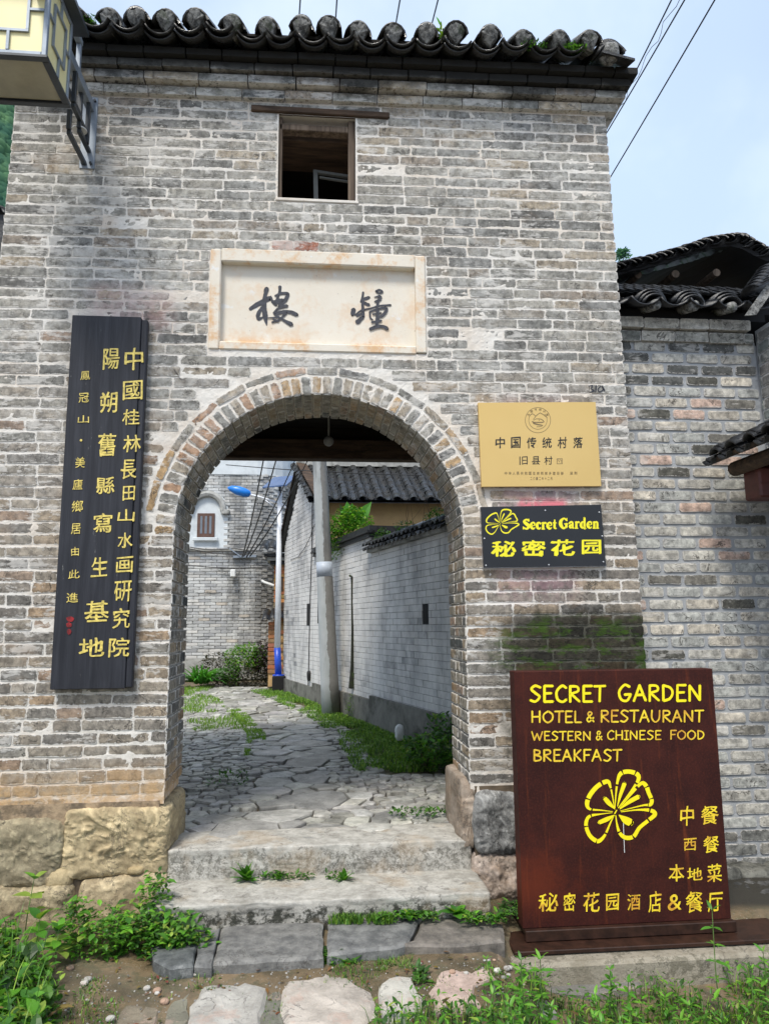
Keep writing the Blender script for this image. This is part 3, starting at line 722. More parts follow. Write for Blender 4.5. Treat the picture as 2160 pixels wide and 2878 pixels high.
# one course tucked under on the left where the footing drops
for x, l in row_bricks(-2.3, -1.56, [.33, .3, .17]): bricks.append((x, .275, l - .012, .055, pick(PAL_LOW)))
red = MB(); bricks = [b for b in bricks if not (4.085 < b[1] < 4.165 and -.36 < b[0] + b[2] / 2 < .02)]
rnd.shuffle(bricks)
def tower_brick(mb, b):
    x, z_, l, h, t = b; x2 = x + l; a = skew(x, z_); c_ = skew(x2, z_)
    lean = U(-.0015, .0015)
    mb.brick((x, 0, z_ + a), Vector((l, 0, c_ - a + lean)).normalized(), (0, 0, 1), (0, -1, 0), l, h, t, proud=U(.000, .006) if rnd.random() > .03 else U(-.004, -.001), j=.0034)
near = sorted(bricks, key=lambda b: -(b[2] * b[3]) / (25 + (b[1] - EYE) ** 2 + b[0] ** 2))
for b in near[:296]:
    mb = MB(); tower_brick(mb, b); mb.obj('brick', BRICK, TW)
mb = MB()
for b in near[296:]: tower_brick(mb, b)
mb.obj('wall_bricks', BRICK, TW, kind='stuff')
for x0, l, t in ((-.335, .155, (.30, .105, .06)), (-.178, .185, (.27, .10, .06))):
    mb = MB(); mb.brick((x0, 0, 4.098), (1, 0, 0), (0, 0, 1), (0, -1, 0), l, .076, t, proud=.006); mb.obj('brick', BRICK, TW, label='reddish brick above the plaque')
# arch rings
def ring_bricks(r0, dr, n, a0, a1, pal, name):
    for i in range(n):
        t0 = a0 + (a1 - a0) * i / n; t1 = a0 + (a1 - a0) * (i + 1) / n; tm = (t0 + t1) / 2
        er = Vector((math.cos(tm), 0, math.sin(tm))); et = Vector((-math.sin(tm), 0, math.cos(tm)))
        w = abs(t1 - t0) * (r0 + dr * .5) - U(.008, .014); mb = MB()
        o = Vector((AC, 0, AZ)) + er * (r0 + .004) - et * (w / 2)
        mb.brick(o, et, er, (0, -1, 0), w, dr - .010, pick(pal), proud=U(0, .007), j=.004, depth=.05); mb.obj(name, BRICK, TW)
ring_bricks(AR + .002, .132, 46, -.02, math.pi + .02, PAL_ARCH, 'arch_brick')
ring_bricks(AR + .140, .064, 15, .12, math.pi - .12, PAL_ARCH, 'arch_brick')
# soffit and jamb faces
js = MB()
for sgn, X in ((1, JL), (-1, JR)):
    for z0, h in zc:
        if z0 > AZ - .01: break
        y = -.002 if rnd.random() < .5 else -.002
        for y0, l in ([(0, .12), (.12, .26), (.38, .22)] if rnd.random() < .5 else [(0, .25), (.25, .13), (.38, .22)]):
            t = tuple(q * .95 for q in pick(PAL_LOW)); o = Vector((X, y0 + .003, z0 + .006))
            js.brick(o, (0, 1, 0), (0, 0, 1), (sgn, 0, 0), l - .010, h - .012, t, proud=U(0, .006), depth=.02)
NA = 46
for i in range(NA):
    t0 = math.pi * i / NA; t1 = math.pi * (i + 1) / NA; tm = (t0 + t1) / 2
    er = Vector((math.cos(tm), 0, math.sin(tm))); et = Vector((-math.sin(tm), 0, math.cos(tm))); w = (t1 - t0) * AR - .009
    for y0, l in ([(0, .30), (.30, .30)] if i % 2 else [(0, .15), (.15, .3), (.45, .15)]):
        o = Vector((AC, y0 + .004, AZ)) + er * AR - et * (w / 2)
        js.brick(o, (0, 1, 0), et, -er, l - .010, w, pick(PAL_LOW), proud=U(0, .008), depth=.02)
js.obj('arch_soffit_bricks', BRICK, TW, kind='stuff')
# rear face bricks of the tower piers and left return (seen from other positions)
# cornice: two pale oversailing courses then dark stepped ones
for z0, h, out, nn, pal in ((5.295, .070, .045, .33, PAL_TOP), (5.378, .066, .095, .34, PAL_TOP), (5.456, .064, .125, .30, PAL_TOP), (5.524, .060, .170, .28, PAL_TOP)):
    for x, l in row_bricks(-2.20 - out, 2.285 + out, [nn, nn * .9, nn * 1.1]):
        mb = MB(); a, b = skew(x, z0), skew(x + l, z0); t = pick(pal)
        mb.brick((x, -out, z0 + a + U(-.002, .002)), Vector((l, 0, b - a)).normalized(), (0, 0, 1), (0, -1, 0), l - .006, h - .004, t, proud=U(-.003, .003), depth=.35, inset=.006, cut=.005)
        mb.obj('cornice_brick', BRICK, TW)
# foundation stones
EARTH = simple('dark_joint_earth', (.10, .075, .05), .95, .4, 12, .5)
mb = MB(); mb.box(-2.27, JL - .03, -.004, .5, .16, .30); mb.obj('clay_bedding', simple('clay_bedding', (.30, .22, .14), .95, .45, 9, .8, .012, stain=((.10, .08, .06), 7, .48, .6, .7)), TW)
mb = MB(); mb.box(-2.27, JL - .03, .0, .5, -.6, .155); mb.obj('footing_earth', EARTH, TW)
mb = MB(); mb.box(JR + .03, 2.27, .0, .5, -.6, .33); mb.obj('footing_earth', EARTH, TW)
def stone(mat, px, y0, dep, seed, amp=.03, p=6, freq=3, n=14, tint=(1, 1, 1), rot=0.0, nm='foundation_stone', chis=0.0):
    """block whose face fills the picture box px = (x0,y0,x1,y1) on the plane y0"""
    a = W(px[0] + 5, px[1] + 4, y0); b = W(px[2] - 5, px[3] - 4, y0); mb = MB()
    mb.rock(((a.x + b.x) / 2, y0 + dep / 2, (a.z + b.z) / 2), (abs(b.x - a.x) / 2, dep / 2, abs(a.z - b.z) / 2), seed, p, amp, freq, n, tint, rot)
    if chis:
        out = []; cols = []
        for (x, y, z) in mb.v:
            wv = .25 * fbm(x * 4, z * 4, seed, 2); r1 = abs(noise.noise(Vector((x * 26 + wv * 20, z * 5, seed)))) ; r2 = fbm(x * 14, y * 14, z * 14, 3)
            x *= 1.0; front = 1 if y < y0 + dep * .25 else .35
            rg = math.exp(-(r1 / .07) ** 2); r3 = fbm(x * 40, y * 40, z * 40, 2)
            y -= chis * front * (.55 * rg + .55 * r2 + .25 * r3); x += chis * .5 * r2; z += chis * .3 * r3; out.append((x, y, z))
            k_ = .80 + .42 * rg * (front > .5) + .15 * r3; cols.append(tuple(t * k_ for t in tint))
        mb.v = out; mb.t = cols
    return mb.obj(nm, mat, TW, smooth=True)
stone(ST_YEL, (168, 2272, 474, 2470), -.03, .66, 1, .016, 12, 3.5, 48, chis=.022)
stone(ST_YEL, (-120, 2300, 170, 2512), -.05, .5, 2, .03, 7, 3, 44, (.62, .66, .72), chis=.018)
stone(ST_YEL, (204, 2462, 466, 2660), -.06, .6, 3, .035, 9, 3, 40, (.92, .93, .98), chis=.012)
stone(ST_YEL, (-120, 2500, 192, 2650), -.10, .5, 4, .04, 6, 3, 36, (.72, .74, .78), chis=.012)
stone(ST_YEL, (112, 2440, 205, 2512), -.05, .25, 5, .02, 3, 5, 8, (.75, .74, .72))
stone(ST_YEL, (348, 2435, 405, 2470), -.06, .15, 6, .01, 3, 5, 7, (.9, .88, .82))
stone(ST_YEL, (158, 2520, 205, 2640), -.04, .2, 7, .015, 4, 5, 7, (.6, .52, .42))
stone(ST_PNK, (1288, 2190, 1345, 2402), -.01, .62, 8, .02, 9, 4, 32, (.9, .9, .86), chis=.010)
stone(ST_GRY, (1330, 2228, 1470, 2408), -.055, .3, 9, .03, 6, 4, 36, chis=.012)
stone(ST_PNK, (1318, 2398, 1480, 2545), -.05, .5, 10, .035, 6, 3.5, 36, chis=.014)
stone(ST_GRY, (1474, 2230, 1640, 2420), -.03, .3, 11, .03, 6, 3, 12)
stone(ST_GRY, (1470, 2420, 1700, 2600), -.02, .3, 12, .03, 6, 3, 12)
# brick courses continue behind the sign to the right above those stones: footing filler
# plaque
fr = MB(); y_ = -.012
px0, px1, pz0, pz1 = PLQ; iw0, iw1, iz0, iz1 = -.69, .715, 3.392, 3.995
fr.bbox(px0, iw0, y_, .1, pz0, pz1, .008); fr.bbox(iw1, px1, y_, .1, pz0 + .01, pz1 + .006, .008)
fr.bbox(iw0 + .001, iw1 - .001, y_ + .002, .1, iz1, pz1 + .012, .008); fr.bbox(iw0 + .001, iw1 - .001, y_ + .003, .1, pz0, iz0, .008)
fr.obj('plaque_frame', STUCCO, TW)
pn = MB(); pn.box(iw0 - .01, iw1 + .01, .052, .085, iz0 - .01, iz1 + .01); PN = pn.obj('plaque_panel', STUCCO, TW)
def to_plq(x, y, l): return W(660 + x / 3.4583, 760 + y / 3.4583, .051 - l)
LOU = [[(150, 372, 18), (225, 325, 24), (335, 272, 24), (350, 285, 8)], [(308, 178, 24), (292, 250, 18), (282, 350, 24), (295, 450, 24), (308, 530, 5)],
       [(262, 360, 14), (225, 425, 20), (232, 470, 16), (275, 452, 8)], [(437, 158, 17), (432, 215, 13), (400, 300, 12)], [(347, 250, 8), (365, 300, 14), (400, 335, 14)],
       [(392, 245, 10), (450, 222, 14), (512, 228, 16), (490, 285, 20), (430, 345, 18)], [(405, 285, 14), (462, 285, 14)], [(360, 300, 10), (420, 305, 20), (455, 300, 12)],
       [(375, 412, 9), (430, 362, 14), (505, 343, 16)], [(425, 360, 10), (385, 425, 10), (450, 405, 18), (530, 402, 17), (600, 428, 20)],
       [(362, 503, 10), (430, 478, 12), (500, 410, 12)], [(395, 432, 8), (470, 480, 12), (548, 522, 22)], [(300, 462, 4), (370, 458, 8), (430, 450, 8)], [(372, 470, 9), (420, 495, 10)]]
ZHONG = [[(1245, 212, 11), (1238, 265, 11), (1222, 305, 8)], [(1232, 285, 14), (1300, 262, 17)], [(1240, 305, 14), (1300, 335, 16)], [(1240, 310, 12), (1243, 400, 16), (1250, 450, 12)],
         [(1152, 380, 22), (1143, 425, 22)], [(1185, 440, 12), (1245, 415, 10)], [(1165, 432, 6), (1230, 388, 10), (1320, 366, 8), (1400, 342, 8), (1512, 335, 10)], [(1190, 500, 24), (1240, 455, 18)],
         [(1372, 200, 12), (1405, 188, 10), (1432, 208, 10), (1400, 220, 8), (1376, 206, 10)], [(1355, 258, 5), (1408, 252, 15), (1402, 285, 16), (1358, 302, 8)], [(1390, 300, 13), (1380, 355, 12)],
         [(1310, 400, 9), (1314, 455, 9), (1340, 480, 6)], [(1310, 400, 9), (1395, 372, 10), (1475, 368, 13), (1440, 430, 16), (1395, 455, 8)], [(1340, 425, 8), (1420, 412, 9)], [(1385, 370, 16), (1383, 470, 18), (1375, 550, 14)],
         [(1330, 502, 10), (1420, 488, 12)], [(1315, 568, 16), (1380, 545, 18), (1440, 545, 16), (1480, 565, 18)]]
for st in (LOU, ZHONG):
    mb = MB()
    for i, s_ in enumerate(st): stroke(mb, s_, to_plq, .0015 + i * .0003, per=7, rag=.10)
    mb.obj('character', INK, PN)
# window
wf = MB(); wf.bbox(-.50, .535, -.024, .22, 5.197, 5.245, .006); wf.bbox(-.31, .292, .225, .62, 5.14, 5.192, .004); wf.obj('window_lintel', DARKWOOD, TW, label='thin dark timber lintel over the tower window')
wf = MB(); wf.bbox(.225, .275, .03, .11, 4.53, 5.19, .005); wf.bbox(-.29, .224, .03, .11, 5.09, 5.14, .005); wf.bbox(-.298, -.27, .03, .11, 4.53, 5.19, .004); wf.obj('window_frame', DARKWOODV, TW)
wf = MB(); b0, b1, b2 = W(880, 482, .35), W(978, 497, .35), W(882, 556, .35)
wf.hexa(b0, b1 - b0, (0, .03, 0), (0, 0, .022)); wf.hexa((b0.x, .35, b0.z), (.035, 0, 0), (0, .03, 0), (.008, 0, -.36)); wf.hexa((b0.x + .05, .352, b0.z - .045), (b1 - b0) * .85, (0, .02, 0), (0, 0, .012)); wf.obj('broken_casement', simple('grey_casement', (.12, .13, .13), .8, .2, 10, .2), TW, label='broken grey casement hanging inside the window')
wf = MB(); wf.bbox(-.31, .30, -.010, .2, 4.488, 4.512, .004); wf.obj('window_sill', MORTAR, TW)
# inside: joists, planks, hanging bulb
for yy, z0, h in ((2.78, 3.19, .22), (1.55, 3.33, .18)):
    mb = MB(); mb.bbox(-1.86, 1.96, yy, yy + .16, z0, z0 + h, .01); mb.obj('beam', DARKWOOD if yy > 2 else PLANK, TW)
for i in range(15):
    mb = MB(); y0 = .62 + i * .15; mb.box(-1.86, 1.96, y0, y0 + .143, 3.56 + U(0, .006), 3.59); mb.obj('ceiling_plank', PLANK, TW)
lb = MB(); q = W(923, 1240, 1.2); lb.rock((q.x, 1.2, q.z), (.045, .045, .045), 0, 2, 0, 1, 6); lb.tube([(q.x, 1.2, q.z + .05), (q.x, 1.2, 3.56)], .008)
lb.obj('hanging_bulb', DIMG, smooth=True, label='unlit round bulb hanging from the dark ceiling inside the arch', cat='light bulb')
# roof
SL = math.radians(27); ex = .30; dirr = Vector((0, math.cos(SL), math.sin(SL))); upr = Vector((0, -math.sin(SL), math.cos(SL)))
sp = .2155; n_caps = 19
for i in range(n_caps + 1):
    x = -2.10 + i * sp - sp / 2
    zb_ = 5.62 + skew(x, 5.4) + U(-.004, .004)
    for k in range(6):
        mb = MB(); st = Vector((x + U(-.009, .009), -ex - U(-.015, .03), zb_ + U(-.006, .006))) + dirr * (k * .30) + upr * (.0)
        mb.arc(st + upr * U(.004, .018), (dirr + V(U(-.06, .06), 0, 0)), (upr + V(U(-.14, .14), 0, 0)), U(.118, .130), U(.95, 1.08), .012, .34, convex=False, n=8)
        if k == 0: mb.arc(st + Vector((U(-.006, .006), .02, -.014)), dirr, upr, .127, .98, .012, .3, convex=False, n=8)
        mb.obj('pan_tile', TILE, TW, smooth=True)
caps_px = [205, 300, 383, 464, 550, 650, 752, 845, 924, 1007, 1105, 1197, 1281, 1375, 1470, 1568, 1655]
for i, cx in enumerate(caps_px):
    x = W(cx, 90, -.28).x; zb_ = 5.62 + skew(x, 5.4) + U(-.008, .008); tw = U(-.2, .2); al = (dirr + V(tw * .6, 0, 0)).normalized(); tilt = U(-.18, .22)
    uu = (upr + V(tilt, 0, 0)).normalized()
    for k in range(6):
        mb = MB(); st = Vector((x, -ex + .02 + U(-.02, .02), zb_ + .035 + U(-.012, .014))) + dirr * (k * .29)
        mb.arc(st + uu * U(.006, .022), al, uu, U(.092, .112), U(1.3, 1.5), U(.013, .020), .32, True, n=7)
        if k == 0: mb.arc(st + uu * .034 + V(U(-.008, .008), .05, 0), al, uu, .098, 1.3, .013, .3, True, n=9)
        o = mb.obj('cap_tile', TILE, TW, smooth=True)
        if k == 0:
            pg = MB(); sd = al.cross(uu).normalized(); pts = []
            for t in np.linspace(-1.3, 1.3, 9): pts.append((math.sin(t) * .080, math.cos(t) * .080 + .02))
            pts += [(.045, -.02), (.012 + U(-.02, .02), -.062), (-.045, -.02)]
            m_ = len(pts); c0 = st + uu * .005 + al * .02
            ring = [c0 + sd * a + uu * b for a, b in pts]; ring2 = [c0 - al * (.015 + .01 * rnd.random()) + sd * a * .82 + uu * (b * .82 + .003) for a, b in pts]
            back = [c0 + al * .2 + sd * a + uu * b for a, b in pts]
            fs = [(j, (j + 1) % m_, m_ + (j + 1) % m_, m_ + j) for j in range(m_)] + [(j, 2 * m_ + j, 2 * m_ + (j + 1) % m_, (j + 1) % m_) for j in range(m_)]
            cc = len(back) * 3; ctr = c0 - al * .032 + uu * .012
            fs += [(m_ + j, m_ + (j + 1) % m_, cc) for j in range(m_)]
            pg.add(ring + ring2 + back + [ctr], fs); pg.obj('end_plug', PLUG, o)
# ridge end stack at the right corner
for k in range(5):
    mb = MB(); mb.arc((2.19 + k * .004, -.30 + k * .02, 5.64 + k * .030), (0, 1, .35), (-.1, 0, 1), .12 - k * .006, 1.2, .016, .4, True, n=8); mb.obj('ridge_tile', TILE, TW, smooth=True)
mb = MB(); mb.rock((2.19, -.25, 5.66), (.07, .06, .07), 5, 3, .015, 8, 8); mb.obj('ridge_plug', PLUG, TW, smooth=True)
mb = MB(); mb.hexa((2.10, -.33, 5.60), (.26, .02, -.035), (0, .5, .2), (0, 0, .02)); mb.obj('corner_tile', TILE, TW)
rb = MB(); rb.hexa((-2.35, -.22, 5.60), (4.68, 0, .10), (0, 1.75, .89), (0, 0, .02)); rb.hexa((-2.35, 3.3, 5.55), (4.68, 0, .10), (0, -1.75, .95), (0, 0, .02)); rb.obj('roof_boarding', PLANK, TW)
rb = MB()
for k in range(11): rb.arc((-2.35 + k * .435, 1.5, 6.5 + skew(-2.35 + k * .435, 5.4)), (1, 0, .02), (0, 0, 1), .13, 1.4, .02, .45, True)
rb.obj('roof_ridge', TILE, TW, smooth=True)
gb = MB()
for X in (-2.24, 2.15): gb.add([(X, .05, 5.45), (X + .1, .05, 5.45), (X + .1, 2.95, 5.45), (X, 2.95, 5.45), (X, 1.5, 6.45), (X + .1, 1.5, 6.45)], [(0, 1, 5, 4), (3, 4, 5, 2), (0, 4, 3), (1, 2, 5)])
gb.obj('gable_wall', MORTAR, TW)
sc = MB()   # pencilled number scrawl on the wall
f_ = 3.074
def to_scr(x, y, l): return W(1280 + x / f_, 1000 + y / f_, -.0085 - l)
for i, s_ in enumerate([[(1150, 262, 5), (1180, 256, 6), (1170, 285, 5), (1195, 300, 6), (1160, 315, 6)], [(1212, 258, 6), (1208, 312, 5)], [(1250, 262, 5), (1228, 290, 5), (1245, 310, 5), (1275, 288, 6), (1262, 258, 6), (1285, 300, 6)]]):
    stroke(sc, s_, to_scr, i * .0002, rag=.2)
sc.obj('scrawled_number', INK, TW)

# ================================================================== STEPS
def slab_px(name, mat, pts, z0, z1, parent=None, seed=0, tint=(1, 1, 1), **kw):
    P = [G(a, b, z1) for a, b in pts]; mb = MB(); mb.slab([(p.x, p.y) for p in P], z0, z1, seed, tint=tint, **{k: v for k, v in kw.items() if k in ('amp', 'edge', 'jit')})
    lab = {k: v for k, v in kw.items() if k in ('label', 'cat', 'group', 'kind')}
    return mb.obj(name, mat, parent, smooth=False, **lab)
ST = thing('stone_steps', (.05, -.5, -.35), 'worn stone steps leading up through the brick archway', 'steps')
def step_block(x0, x1, y0, y1, z0, z1, seed, label, n=40, amp=.009):
    mb = MB(); mb.rock((0, 0, 0), ((x1 - x0) / 2, (y1 - y0) / 2, (z1 - z0) / 2), seed, 44, .0, 1, n)
    out = []
    for (x, y, z) in mb.v:
        p = Vector((x + (x0 + x1) / 2, y + (y0 + y1) / 2, z + (z0 + z1) / 2)); q = p * 5
        top = 1 if z > (z1 - z0) * .35 else 0
        p.z += (.55 if top else .2) * amp * fbm(q.x, q.y, seed) + .3 * amp * fbm(q.x * 4, q.y * 4, seed)
        p.y += (1.5 * amp * fbm(q.x * .8, seed, q.z, 4) + .6 * amp * fbm(q.x * 5, seed, q.z * 5)) * (1 if y < 0 else 0); out.append(tuple(p))
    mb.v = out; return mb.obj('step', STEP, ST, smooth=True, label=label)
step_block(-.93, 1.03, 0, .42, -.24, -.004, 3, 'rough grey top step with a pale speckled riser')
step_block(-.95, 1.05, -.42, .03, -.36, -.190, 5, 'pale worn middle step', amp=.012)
zt = 1.596
def Z6(x, y): return (440 + x / zt, 2280 + y / zt)
for k, (pl, tn) in enumerate([([(-10, 660), (-30, 590), (60, 545), (190, 545), (165, 690), (60, 700)], (.62, .66, .68)), ([(172, 690), (195, 548), (290, 520), (246, 690)], (.9, .9, .9)),
                         ([(252, 682), (298, 500), (745, 488), (745, 652), (500, 668)], (1.05, 1.03, 1.0)), ([(766, 640), (770, 496), (960, 480), (1180, 470), (1130, 590), (1070, 606)], (1, 1, 1)),
                         ([(1084, 600), (1145, 590), (1190, 480), (1400, 470), (1552, 500), (1555, 580), (1360, 598)], (.95, .85, .76))]):
    slab_px('paving_slab', STEPT, [Z6(*p) for p in pl], -.42, -.302 - .004 * k, ST, k + 20, tn, amp=.006, edge=.016, jit=.006)
mb = MB(); mb.box(-1.0, 1.1, -.40, .4, -.5, -.338); mb.box(-.92, 1.02, .02, .42, -.4, -.19); mb.obj('step_bed', GROUND, ST)

# stepping stones in the foreground
z5 = 1.537
def Z5(x, y): return (x / z5, 1900 + y / z5)
def Z5r(x, y): return (1080 + x / z5, 1900 + y / z5)
FS = [([Z5(*p) for p in [(828, 1420), (870, 1340), (950, 1285), (1050, 1290), (1175, 1335), (1140, 1430), (1105, 1540), (1040, 1640), (820, 1640), (800, 1530)]], (1, 1, .99), 'large pale grey stepping stone at the foot of the steps, left of the two largest'),
      ([Z5(*p) for p in [(1205, 1350), (1232, 1290), (1300, 1250), (1385, 1243), (1425, 1290), (1500, 1300), (1600, 1350), (1622, 1440), (1560, 1490), (1440, 1510), (1235, 1510), (1212, 1440)]], (1.12, 1.05, 1.0), 'largest pinkish pale stepping stone below the middle of the steps'),
      ([Z5r(*p) for p in [(-25, 1330), (10, 1295), (60, 1283), (110, 1298), (182, 1390), (150, 1450), (70, 1490), (-20, 1480), (-30, 1400)]], (1.1, 1.1, 1.06), 'rounded white stepping stone in grass right of the pinkish slab'),
      ([Z5r(*p) for p in [(200, 1320), (240, 1262), (330, 1228), (465, 1250), (480, 1300), (400, 1335), (370, 1385), (425, 1420), (310, 1450), (210, 1440)]], (1.1, .88, .82), 'broken reddish stone half buried in mud beside the sign ledge'),
      ([Z5(*p) for p in [(1135, 1420), (1180, 1350), (1225, 1345), (1205, 1440), (1225, 1530), (1120, 1560), (1115, 1500)]], (.42, .43, .38), 'dark flat stone wedged between the two largest stepping stones'),
      ([Z5(*p) for p in [(640, 1400), (700, 1362), (742, 1372), (735, 1410), (690, 1432)]], (.62, .64, .64), 'small grey flat stone in the mud on the left'),
      ([Z5(*p) for p in [(500, 1320), (560, 1285), (640, 1300), (680, 1340), (600, 1375), (520, 1365)]], (.66, .60, .48), 'brown sunken stone in the mud below the left weeds'),
      ([Z5(*p) for p in [(190, 1290), (330, 1255), (480, 1250), (505, 1300), (440, 1380), (300, 1370), (225, 1340)]], (.50, .43, .32), 'wide brown slab just showing through the mud beside the left weeds'),
      ([Z5(*p) for p in [(742, 1390), (790, 1310), (850, 1290), (858, 1320), (822, 1400), (808, 1510), (700, 1520), (715, 1440)]], (.48, .48, .40), 'greenish wet flat stone left of the pale stepping stones'),
      ([Z5r(*p) for p in [(150, 1215), (300, 1178), (510, 1170), (500, 1225), (330, 1222), (225, 1262), (170, 1260)]], (.62, .48, .36), 'ruddy flat stone at the right end of the lowest slabs'),
      ([Z5(*p) for p in [(440, 1400), (620, 1390), (690, 1440), (660, 1540), (460, 1540)]], (.56, .50, .40), 'worn brown slab at the bottom edge left of the stepping stones'),
      ([Z5r(*p) for p in [(640, 1240), (900, 1215), (1130, 1225), (1090, 1340), (880, 1370), (660, 1350)]], (.45, .45, .44), 'dark grey flat stone under the weeds in front of the sign ledge'),
      ([Z5r(*p) for p in [(500, 1440), (560, 1400), (700, 1395), (740, 1450), (640, 1500), (520, 1500)]], (.9, .9, .88), 'pale stone glimpsed through weeds at the bottom centre right')]
for k, (pl, tn, lb_) in enumerate(FS):
    zz = -.372 if k < 4 else -.385
    if k == 11: zz = -.53
    if k == 12: zz = -.50
    slab_px('stepping_stone', FSTONE, pl, -.60, zz, None, k, tn, amp=.016 if k < 4 else .010, edge=.022 if k < 4 else .012, jit=.014, label=lb_, cat='stone', group='stones set in the ground below the steps')
for k in range(26):
    mb = MB(); x, y = U(-1.5, -.5), U(-1.3, -.75)
    if k > 14: x, y = U(.7, 1.1), U(-1.1, -.85)
    r = U(.008, .022); mb.rock((x, y, ground_z(x, y) + r * .4), (r, r * .8, r * .6), k, 2.5, r * .2, 20, 4, tint=rnd.choice([(1, 1, 1), (.6, .6, .6), (1, .7, .55), (1.3, 1.3, 1.3)]))
    mb.obj('pebble', FSTONE, smooth=True, label='small pebble lying on the bare mud before the steps', cat='pebble', group='pebbles on the bare mud')

# ================================================================== PATH STONES
def clip(poly, a, b, c):
    out = []; n = len(poly)
    for i in range(n):
        p, q = poly[i], poly[(i + 1) % n]; dp, dq = a * p[0] + b * p[1] - c, a * q[0] + b * q[1] - c
        if dp <= 0: out.append(p)
        if dp * dq < 0: t = dp / (dp - dq); out.append((p[0] + (q[0] - p[0]) * t, p[1] + (q[1] - p[1]) * t))
    return out
CLN = [(G(*p).x, G(*p).y) for p in [(870, 2330), (860, 2260), (860, 2206), (845, 2120), (830, 2063), (770, 2010), (690, 1965), (640, 1945)]]
def lane(y):
    for (xa, ya), (xb, yb) in zip(CLN[:-1], CLN[1:]):
        if ya <= y <= yb: return xa + (xb - xa) * (y - ya) / (yb - ya)
    return CLN[0][0] if y < CLN[0][1] else CLN[-1][0]
def lane_right(y):  # right edge where the grass starts
    return lane(y) + (.62 if y > 2 else .9)
pts = []
def far_ok(x, y, d):
    gx, gy = int(x / .25), int(y / .25)
    for i in range(gx - 2, gx + 3):
        for j in range(gy - 2, gy + 3):
            for (u, v, e) in grd.get((i, j), ()):
                if (u - x) ** 2 + (v - y) ** 2 < ((d + e) / 2) ** 2: return False
    return True
grd = {}
for tr in range(30000):
    y = .42 + 12.2 * rnd.random() ** 1.25; x = U(-2.7 if y > 3 else -1.8, min(alx(y) - .05, 1.7)); 
    c_ = lane(y)
    if y < 3: flag = abs(x - c_ - .05) < .55 and fbm(x, y, 8) > -.25
    else: flag = abs(x - c_) < .46
    if x > lane_right(y) + .1 and y > 2.2: continue
    d = (U(.14, .24) if rnd.random() < .35 else U(.28, .50)) if flag else U(.05, .115) * (1 + y * .03)
    if y < 1.0 and not flag: d = U(.10, .17)
    if far_ok(x, y, d): grd.setdefault((int(x / .25), int(y / .25)), []).append((x, y, d)); pts.append((x, y, d, flag))
pstones = []
for (x, y, d, flag) in pts:
    r = d * .95; poly = [(x + r * math.cos(a), y + r * math.sin(a)) for a in np.linspace(0, 2 * math.pi, 11)[:-1]]
    gx, gy = int(x / .25), int(y / .25)
    for i in range(gx - 3, gx + 4):
        for j in range(gy - 3, gy + 4):
            for (u, v, e) in grd.get((i, j), ()):
                if (u, v) == (x, y): continue
                dx_, dy_ = u - x, v - y; L = math.hypot(dx_, dy_)
                if L > d + e: continue
                m_ = L * d / (d + e) - (.007 if flag else .006); dx_ /= L; dy_ /= L
                poly = clip(poly, dx_, dy_, dx_ * x + dy_ * y + m_)
                if len(poly) < 3: break
    if len(poly) >= 3: pstones.append((x, y, d, flag, poly))
def pstone(mb, s_, k):
    x, y, d, flag, poly = s_; n = len(poly); z = ground_z(x, y) + (.036 if flag else .034) + (U(-.010, .010) if flag else U(-.015, .012))
    b = U(.62, 1.25); t = (b, b * U(.97, 1.0), b * U(.9, 1)); cx = sum(p[0] for p in poly) / n; cy = sum(p[1] for p in poly) / n
    tx, ty = U(-.05, .05), U(-.05, .05)
    def Q(f, dz): return [(cx + (p[0] - cx) * f + U(-.004, .004), cy + (p[1] - cy) * f + U(-.004, .004), z - dz + tx * (p[0] - cx) + ty * (p[1] - cy)) for p in poly]
    f1 = 1 - .007 / d; f2 = 1 - (.026 if flag else .014) / d
    vs = Q(1, .08) + Q(1, .012) + Q(f1, .003) + Q(f2, U(-.002, .002)); fs = []
    for r in range(3): fs += [(r * n + i, r * n + (i + 1) % n, (r + 1) * n + (i + 1) % n, (r + 1) * n + i) for i in range(n)]
    fs.append(tuple(3 * n + i for i in range(n))); mb.add(vs, fs, t)
pstones.sort(key=lambda s_: -s_[2] ** 2 * 1.0 / (s_[1] + 5) ** 3)
for k, s_ in enumerate(pstones[:298]):
    mb = MB(); pstone(mb, s_, k); mb.obj('paving_stone' if s_[3] else 'cobblestone', FLAG, PATH)
mb = MB()
for k, s_ in enumerate(pstones[298:]): pstone(mb, s_, k)
mb.obj('cobbles', FLAG, PATH, kind='stuff')

